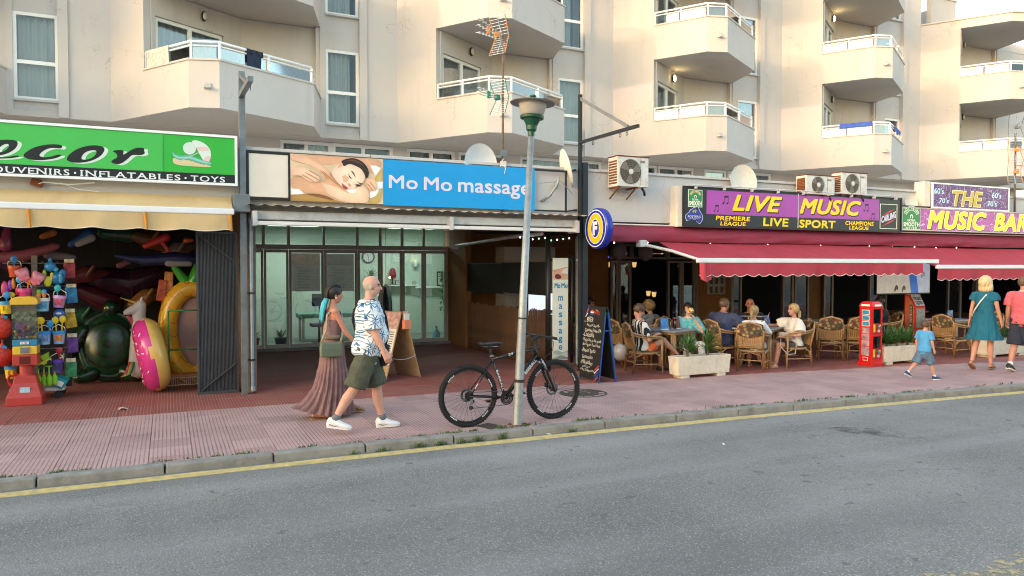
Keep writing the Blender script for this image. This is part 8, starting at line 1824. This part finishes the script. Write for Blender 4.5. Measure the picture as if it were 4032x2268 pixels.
# ------------------------------------------------------------------ the other side of the street, behind the viewer
def street_block(lab,x0,x1,y0,y1,h,col,face):
    o = thing('apartment_building',lab,'building',((x0 + x1) / 2,(y0 + y1) / 2,0)); mt_ = M('far_wall_' + col,col,.85,var=.08,scale=.4)
    MB().box((x0,y0,-.2),(x1,y1,h)).build('wall',mt_,o); MB().box((x0 - .2,y0 - .2,h),(x1 + .2,y1 + .2,h + .3)).build('roof_edge',m_kerb,o)
    st = 0
    z = 3.6
    while z < h - 2:
        if face == 'n':
            x = x0 + 1.5
            while x < x1 - 2: MB().box((x,y1,z),(x + 1.5,y1 + .04,z + 1.5)).build('window',MATS['far_glass'],o); x += 3.2
        else:
            y = y0 + 1.5
            while y < y1 - 2: MB().box((x1,y,z),(x1 + .04,y + 1.5,z + 1.5)).build('window',MATS['far_glass'],o); y += 3.2
        z += 2.9
M('far_glass','2c3438',.08,var=.1)
street_block('pale apartment block across the road behind the viewer',-22,34,-30,-16,8.0,'d2c4b0','n')
street_block('unseen tall block added far up the road at the left to shade the street',-78,-64,-34,10,15.5,'cbbfae','e')  # out of view, added to keep the low sun off the street
# ------------------------------------------------------------------ inside the massage shop
def light_panel(lab,x0,x1,y0,y1,z,watts,col):
    o = thing('ceiling_light',lab,'lamp',((x0 + x1) / 2,(y0 + y1) / 2,z)); MB().box((x0 - .02,y0 - .02,z),(x1 + .02,y1 + .02,z + .04)).build('housing',m_white,o)
    MB().box((x0,y0,z - .006),(x1,y1,z - .001)).build('diffuser',M('diffuser_lit','e8f2ea',.5,var=0,emit=.35),o)
    ld_ = bpy.data.lights.new('panel_glow','AREA'); ld_.shape = 'RECTANGLE'; ld_.size = x1 - x0; ld_.size_y = y1 - y0; ld_.energy = watts; ld_.color = col; lo = bpy.data.objects.new('panel_glow',ld_); COL.objects.link(lo); lo.parent = o; lo.location = (0,0,-.02)
light_panel('ceiling light panel in the massage room, left one',2.2,3.4,18.4,18.8,2.90,8.,(.9,1.,.92)); light_panel('ceiling light panel in the massage room, right one',5.2,6.4,18.4,18.8,2.90,8.,(.9,1.,.92))
ck = thing('wall_clock','round black rimmed clock on the pale green wall','clock',(4.97,19.97,2.17)); MB().lathe([(.155,0),(.155,.02),(0,.02)],28,(4.97,19.998,2.17),hm).build('face',m_wht,ck); MB().tube([(4.97 + .16 * math.cos(t),19.97,2.17 + .16 * math.sin(t)) for t in [q * .2244 for q in range(28)]],.018,8,closed=True).build('rim',m_black,ck,smooth=True)
for a,l in ((2.0,.09),(-1.45,.12)): m = MB(); m.beam((4.97,19.972,2.17),(4.97 + l * math.cos(a),19.972,2.17 + l * math.sin(a)),.004,.014,(0,1,0)); m.build('hand',m_black,ck)
m = MB(); [m.obox((4.97 + .125 * math.cos(t),19.975,2.17 + .125 * math.sin(t)),(.02,.004,.008),(0,-t,0)) for t in [q * .5236 for q in range(12)]]; m.build('hour_marks',m_black,ck)
rg = random.Random(11)
hp_ = thing('hanging_plant','spiky house plant hanging below the wall clock','plant',(4.97,19.7,1.6)); m = MB(); yucca(m,(4.97,19.7,1.62),40,.30,rg); m.build('leaves',m_leaf,hp_,fixn=False); MB().lathe([(.05,0),(.08,.10),(.07,.10)],14,(4.97,19.7,1.52)).build('pot',m_wht,hp_); MB().tube([(4.92,19.7,1.62),(4.97,19.7,1.99),(5.02,19.7,1.62)],.004,5).build('cord',m_black,hp_)
for x_,y_,lab in ((2.35,17.75,'broad leaved plant in black pot inside the glass at the left'),(1.75,17.85,'small plant in black pot beside the left glass jamb')):
    o = thing('potted_plant',lab,'plant',(x_,y_,.03)); MB().lathe([(.10,0),(.15,.22),(.13,.22),(.12,.2),(0,.2)],18,(x_,y_,.03)).build('pot',m_black,o); m = MB(); yucca(m,(x_,y_,.24),34,.30,rg); m.build('leaves',m_leaf,o,fixn=False)
shf = thing('wall_shelf','white wall shelf with frames and plants in the massage room','shelf',(6.5,19.9,1.35)); MB().box((5.55,19.78,1.36),(6.35,20.0,1.40)).build('board',m_white,shf); MB().box((6.25,19.78,1.30),(7.6,20.0,1.345)).build('board',m_white,shf)
for i,(x_,z_,w,h,c) in enumerate(((6.55,1.345,.16,.24,'d6d8d2'),(7.02,1.345,.20,.42,'2a2c2a'),(7.27,1.345,.20,.42,'2a2c2a'),(5.75,1.40,.10,.12,'3a2a22'),(6.25,1.40,.10,.10,'8a7a4a'))):
    o = thing('picture_frame',('white photo frame standing alone on the shelf','tall black photo frame on the shelf, left of two','tall black photo frame on the shelf, right of two','small dark photo box at the left end of the shelf','small gold box on the shelf')[i],'frame',(x_,19.88,z_)); MB().box((x_ - w / 2,19.88,z_),(x_ + w / 2,19.9,z_ + h)).build('frame',M('fr_' + c,c,.5),o); MB().box((x_ - w * .38,19.872,z_ + h * .1),(x_ + w * .38,19.879,z_ + h * .9)).build('print',M('fr_print','b8c2b4',.5,var=.4,scale=30),o)
vn = thing('trailing_vine','dark green vine trailing down from the shelf end','plant',(7.45,19.8,1.35)); m = MB()
for i in range(150): z_ = 1.75 - 1.1 * rg.random() ** 1.2; a = rg.uniform(0,6.28); c = Vector((7.05 + .06 * math.cos(a) + rg.uniform(-.05,.05),19.72 + .05 * math.sin(a),z_)); m.obox(c,(.05,.004,.035),(rg.uniform(-1,1),rg.uniform(-1,1),a))
m.build('leaves',m_leaf,vn); MB().lathe([(.06,0),(.08,.12),(0,.12)],14,(7.05,19.78,1.36)).build('pot',m_wht,vn); tag(vn,None,None)
wl_ = thing('wall_sconce','lit wall lamp with white shade in the massage room','lamp',(6.29,19.9,1.95)); MB().lathe([(.05,0),(.09,.14),(.085,.14),(.045,.0)],18,(6.29,19.88,1.9)).build('shade',m_white,wl_); MB().ell((6.29,19.88,2.0),(.035,.035,.045),n=10,m=8).build('bulb',M('bulb_lit','ffd890',.4,var=0,emit=2.),wl_); MB().box((6.27,19.9,1.9),(6.31,20.0,1.95)).build('bracket',m_white,wl_)
tl = thing('table_lamp','red shaded lamp glowing beside the yellow flowers','lamp',(5.62,19.88,1.40)); MB().lathe([(.04,0),(.01,.02),(.01,.2)],12,(5.62,19.88,1.40)).build('stem',m_black,tl); MB().lathe([(.09,.18),(.11,.28),(.07,.44),(.03,.46)],16,(5.62,19.88,1.40)).build('shade',plastic('9a2a3a'),tl); MB().ell((5.53,19.84,1.60),(.03,.03,.03),n=10,m=6).build('bulb',M('bulb_lit'),tl)
jg = thing('water_jug','clear blue plastic water jug on the floor inside the glass','jug',(6.10,17.6,.03)); MB().lathe([(.09,0),(.10,.02),(.10,.22),(.03,.30),(.03,.34)],18,(6.10,17.6,.03)).build('jug_body',M('jug_blue','8fb8c8',.2),jg,smooth=True); MB().lathe([(.033,.0),(.033,.03)],12,(6.10,17.6,.37)).build('cap',plastic('2f7fc0'),jg)
tb2 = thing('massage_table','green covered massage table with dark chair behind the price posters','table',(3.6,18.9,.03)); MB().box((2.9,18.6,.62),(4.7,19.2,.74)).build('top',M('couch_green','6f9a84',.6),tb2,bevel=.03)
for a in (3.0,4.6):
    for b in (18.65,19.15): MB().box((a - .03,b - .03,.03),(a + .03,b + .03,.62)).build('leg',m_brown,tb2)
oc = thing('office_chair','dark blue chair behind the glass beside the posters','chair',(3.3,18.1,.03)); MB().box((3.1,17.95,.95),(3.45,18.0,1.25)).build('backrest',fab('chair_navy','1f2a48'),oc,bevel=.02); MB().box((3.1,17.95,.45),(3.5,18.35,.52)).build('seat',fab('chair_navy'),oc,bevel=.02); MB().tube([(3.3,18.15,.03),(3.3,18.15,.45)],.03).build('column',m_black,oc); MB().box((3.26,17.96,.5),(3.3,17.98,.96)).build('stem',m_black,oc); MB().lathe([(.24,0),(.2,.05),(.03,.06)],5,(3.3,18.15,.03)).build('foot',m_black,oc)
cl_ = thing('hanging_coat','black coat hanging inside the massage shop behind the glass','coat',(5.0,18.3,.6)); m = MB(); m.loft([[(5.0 + r_ * math.cos(t) * (1 + .12 * math.sin(5 * t)),18.3 + r_ * .5 * math.sin(t),z_) for t in [q * .3142 for q in range(20)]] for z_,r_ in ((.55,.17),(.9,.16),(1.2,.14),(1.38,.09),(1.45,.03))]); m.build('cloth',fab('coat_black','101114'),cl_,smooth=True); MB().tube([(5.0,18.3,1.44),(5.0,18.3,2.9)],.006,5).build('hanger_cord',m_black,cl_)
# ------------------------------------------------------------------ porch side: bamboo fence, dark screens, lamp bracket
bf = thing('bamboo_fence','brown bamboo cane fence closing the side of the massage porch','fence',(6.36,14.5,0)); m_bam = M('bamboo_cane','6d4c33',.75,var=.4,scale=3); cane = MB().lathe([(.011,0),(.0125,.3),(.011,.31),(.012,.8),(.011,1.1)],7).mesh('cane',smooth=True); cane.materials.append(m_bam)
n_ = 0
for i in range(150):
    o = link('cane',cane,None,bf); o.location = (.0 + rg.uniform(-.006,.006),-1.5 + i * .0215,0); o.scale = (1,1,rg.uniform(.94,1.0)); 
for i in range(20): o = link('cane',cane,None,bf); o.location = (.02 + i * .0225,-1.52 + rg.uniform(-.006,.006),0); o.scale = (1,1,rg.uniform(.94,1.0))
for z_ in (.25,.85): MB().box((6.372,13.0,z_),(6.385,16.1,z_ + .03)).build('rail',m_ratd,bf)
bs = thing('black_screen','black cloth screen hung above the bamboo fence','screen',(6.36,14.2,1.3)); MB().box((6.35,12.15,1.36),(6.375,14.1,1.97)).build('cloth',fab('screen_black','0f1012',.3,3),bs); MB().box((6.35,14.11,1.33),(6.375,16.09,1.96)).build('cloth',fab('screen_black'),bs); m = MB(); m.tube([(6.362,12.1,1.98),(6.362,16.1,1.97)],.012,6); m.build('rope',m_black,bs)
pb = thing('porch_awning','folded white awning arm under the porch beside the ochre wall','awning',(6.2,14,2.4)); m = MB(); m.tube([(6.0,16.0,2.38),(6.1,13.2,2.48),(6.2,12.0,2.50)],.035,8); m.build('arm',m_alu,pb,smooth=True); MB().box((5.95,15.95,2.3),(6.08,16.1,2.45)).build('bracket',m_alu,pb)
cab = thing('white_cabinet','white cabinet and panels seen past the bamboo fence','cabinet',(7.4,15.2,0)); MB().box((6.9,15.2,0),(8.2,15.7,2.35)).build('cabinet_body',M('cabinet_white','a8a8a6',.6),cab); MB().box((7.2,15.17,.9),(8.0,15.19,1.0)).build('notice',m_black,cab); MB().lathe([(.04,0),(.04,.01),(0,.01)],14,(7.05,15.195,.95),hm).build('vent',m_black,cab)
fsn = thing('slot_screen','bright screen with flowers glowing behind the lamp post','screen',(7.9,14.6,.9)); MB().box((7.2,14.62,.80),(8.0,14.7,1.32)).build('case',m_black,fsn); MB().box((7.22,14.612,.82),(7.98,14.619,1.30)).build('display',M('screen_white','cfdcf0',.4,var=.1,emit=.2),fsn)
for i in range(16): c_ = ['b06ac8','4a8fd8','d8a03a','5aa85a'][i % 4]; MB().ell((7.26 + i * .047,14.606,.86 + .03 * math.sin(i * 2.3)),(.03,.004,.03),n=10,m=6).build('flower',M('fl_' + c_,c_,.4,emit=.08),fsn)
# ------------------------------------------------------------------ bar front: frames, doors, lamps, posters, television
bfr = thing('bar_shopfront','grey framed glazed front of the bar with open doors','shopfront',(13,16.45,0)); m_gfr = M('bar_frame','8a8078',.5,.2,var=.08)
def bframe(x0,x1,z0,z1,pane=True,w=.06):
    l = sub('framed_light',bfr); m = MB(); m.box((x0,16.40,z0),(x0 + w,16.48,z1)); m.box((x1 - w,16.40,z0),(x1,16.48,z1)); m.box((x0 + w,16.40,z0),(x1 - w,16.48,z0 + w)); m.box((x0 + w,16.40,z1 - w),(x1 - w,16.48,z1)); m.build('frame',m_gfr,l)
    if pane: MB().box((x0 + w,16.435,z0 + w),(x1 - w,16.445,z1 - w)).build('pane',m_sglass,l)
for a,b in ((10.52,10.74),(10.76,11.15),(12.34,12.80),(12.82,13.28),(14.58,14.95),(16.52,16.95),(17.0,17.58),(18.2,18.6),(20.2,20.7),(22,22.6),(24,24.7)): bframe(a,b,.05,2.06)
for a,b in ((10.52,11.15),(11.17,11.75),(11.77,12.32),(12.34,13.28)): bframe(a,b,2.10,2.50)
for a,b in ((13.30,13.34),(14.54,14.58)): MB().box((a,16.38,0),(b,16.49,2.5)).build('pillar',m_gfr,bfr)
def lantern(lab,x_,y_,z_,e=9.):
    o = thing('wall_lantern',lab,'lamp',(x_,y_,z_)); MB().lathe([(.03,-.1),(.05,-.08),(.07,.05),(.03,.09),(0,.1)],8,(x_,y_,z_)).build('glass',M('lantern_lit%d' % e,'ffcf80',.4,var=0,emit=e * .12),o); MB().lathe([(.08,.05),(.03,.11),(.01,.14)],8,(x_,y_,z_)).build('cap',m_black,o); MB().box((x_ - .015,y_,z_ + .09),(x_ + .015,y_ + .16,z_ + .12)).build('arm',m_black,o)
lantern('lit lantern behind the left bar window pane',10.95,16.75,1.92,3); lantern('small lit lantern on the ochre wall of the bar',13.02,16.75,1.9,1)
for i,(x_,y_,z_,c) in enumerate(((11.3,17.8,1.98,'9a3a2a'),(12.2,17.8,1.98,'9a3a2a'),(12.55,17.6,1.15,'d89a3a'),(12.75,17.6,1.12,'d89a3a'))): lantern(('red sconce inside the bar, left of the open door','red sconce inside the bar, right of the open door','low amber bar lamp, left one behind the door leaf','low amber bar lamp, right one behind the door leaf')[i],x_,y_,z_,1)
o = thing('stage_light','blue stage light glowing inside the dark bar','lamp',(11.6,18.5,2.25)); MB().lathe([(.05,0),(.06,.1),(0,.1)],12,(11.6,18.5,2.2)).build('housing',m_black,o); MB().box((11.5,18.45,2.17),(11.75,18.55,2.195)).build('lens',M('blue_lit','4a5aff',.4,var=0,emit=2.),o)
def wposter(lab,x0,x1,z0,z1,y,col,grid=0):
    o = thing('wall_poster',lab,'poster',((x0 + x1) / 2,y,z0)); MB().box((x0,y,z0),(x1,y + .02,z1)).build('sheet',M('wp_' + col,col,.5,var=.5,scale=9),o)
    for i in range(grid): cx_,cz_ = x0 + (x1 - x0) * (.2 + .3 * (i % 3)),z0 + (z1 - z0) * (.75 - .5 * (i // 3)); MB().box((cx_ - .05,y - .004,cz_ - .09),(cx_ + .05,y - .001,cz_ + .09)).build('print',M('cup_ink','3a2c26',.5),o)
wposter('grey poster with six cups on the ochre bar wall',13.76,14.40,1.12,1.62,16.47,'9a9a96',6); wposter('bright poster in the upper left bar window',10.78,11.12,2.14,2.46,16.55,'b8a04a'); wposter('blue poster in the second upper bar window',11.25,11.5,2.14,2.46,16.55,'3a8ac0')
for x_,z_,lab in ((10.62,2.3,'grey party balloon at the left upper bar window'),(11.45,2.28,'grey party balloon at the middle upper bar window'),(7.75,.28,'white balloon lying on the floor behind the chalkboard')):
    o = thing('balloon',lab,'balloon',(x_,16.2 if z_ > 1 else 11.75,z_)); y_ = 16.2 if z_ > 1 else 11.75; MB().ell((x_,y_,z_),(.2,.2,.23) if z_ > 1 else (.15,.15,.17),n=20,m=14).build('rubber',M('balloon_grey','8f8c96',.3) if z_ > 1 else M('balloon_white','b9b6b6',.3),o,smooth=True); MB().lathe([(.02,0),(.008,.02)],8,(x_,y_,z_ - .25 if z_ > 1 else z_ - .18)).build('knot',M('balloon_grey'),o)
tvs = thing('television','large television showing a bicycle race hung under the awning','television',(15.9,12.0,1.25)); MB().box((14.98,12.0,1.24),(16.88,12.06,2.30)).build('case',m_black,tvs)
def em(c,e=.10): return M('tv_' + c,c,.3,var=.15,scale=5,emit=e)
MB().box((15.01,11.992,1.27),(16.85,11.998,2.27)).build('screen',em('b8b4a6'),tvs)
m = MB(); flatpoly(m,[[(16.18,1.271),(16.45,1.271),(16.25,2.26),(16.0,2.26)]],11.9905); m.build('picture_blue',em('2f6ab8'),tvs,fixn=False); m = MB(); flatpoly(m,[[(16.45,1.271),(16.84,1.271),(16.84,2.26),(16.25,2.26)]],11.9905); m.build('picture_pale',em('a8b6c2'),tvs,fixn=False)
for x_,z_,c in ((15.18,1.72,'8a3a32'),(15.42,1.76,'5a5a58'),(15.66,1.38,'3a2c26'),(15.92,1.37,'4a4038'),(15.3,2.0,'7a4a3a'),(16.6,1.7,'7a8088')):
    m = MB(); flatpoly(m,[smoothloop([(x_ - .08,z_ - .06),(x_ - .03,z_ - .08),(x_ + .0,z_),(x_ + .06,z_ - .05),(x_ + .07,z_ + .04),(x_ + .02,z_ + .09),(x_ - .04,z_ + .06)])],11.989); m.build('picture_rider',em(c),tvs,fixn=False)
MB().tube([(15.9,12.05,2.3),(15.9,12.05,2.7)],.03,8).build('hanger',m_black,tvs)
# string lights along the awning edges
for nm,pts,cols in (('white string lights above the red awning',[(7.5 + i * .75,11.60,2.345 + .01 * (i % 2)) for i in range(14)],('fff0d0',)),('coloured string lights beside the black post',[(5.9 + i * .13,12.3,2.44 - .06 * ((i * 7) % 4) / 4) for i in range(9)],('d8f0ff','50ff80'))):
    o = thing('string_lights',nm,'lights',pts[0]); m = MB(); m.tube(pts,.004,4); m.build('wire',m_black,o)
    for i,p in enumerate(pts): MB().ell(p,(.011,.011,.014),n=8,m=6).build('bulb',M('led_' + cols[i % len(cols)],cols[i % len(cols)],.4,var=0,emit=2.),o)
# bar counter and dark pillar
MB().tube([(15.6,12.3,0),(15.6,12.3,2.7)],.09,12).build('bar_pillar',m_black,row); MB().tube([(19.0,12.3,0),(19.0,12.3,2.7)],.09,12).build('bar_pillar',m_black,row)
o = thing('condiment_table','dark side table in the shade of the bar','table',(17.5,13.2,0)); MB().box((16.9,12.9,.70),(18.1,13.5,.74)).build('top',m_ratd,o)
for a in (16.95,18.05): MB().box((a - .03,13.17,0),(a + .03,13.23,.70)).build('leg',m_ratd,o)
# loose cable and rusty fixing under the green sign
o = thing('loose_cables','loose white cables and rusty bracket under the green sign','cable',(-1.4,11.6,3.0)); m = MB(); m.tube([(-1.62,11.62,2.98),(-1.5,11.60,3.03),(-1.2,11.60,3.01),(-.9,11.6,3.05)],.008,6); m.tube([(-1.3,11.62,3.03),(-1.1,11.6,2.95),(-.85,11.6,2.93)],.004,5); m.build('cable',m_rail,o); MB().obox((-1.58,11.64,3.02),(.14,.08,.09),(.2,.3,.1)).build('bracket',m_rust,o,bevel=.01)
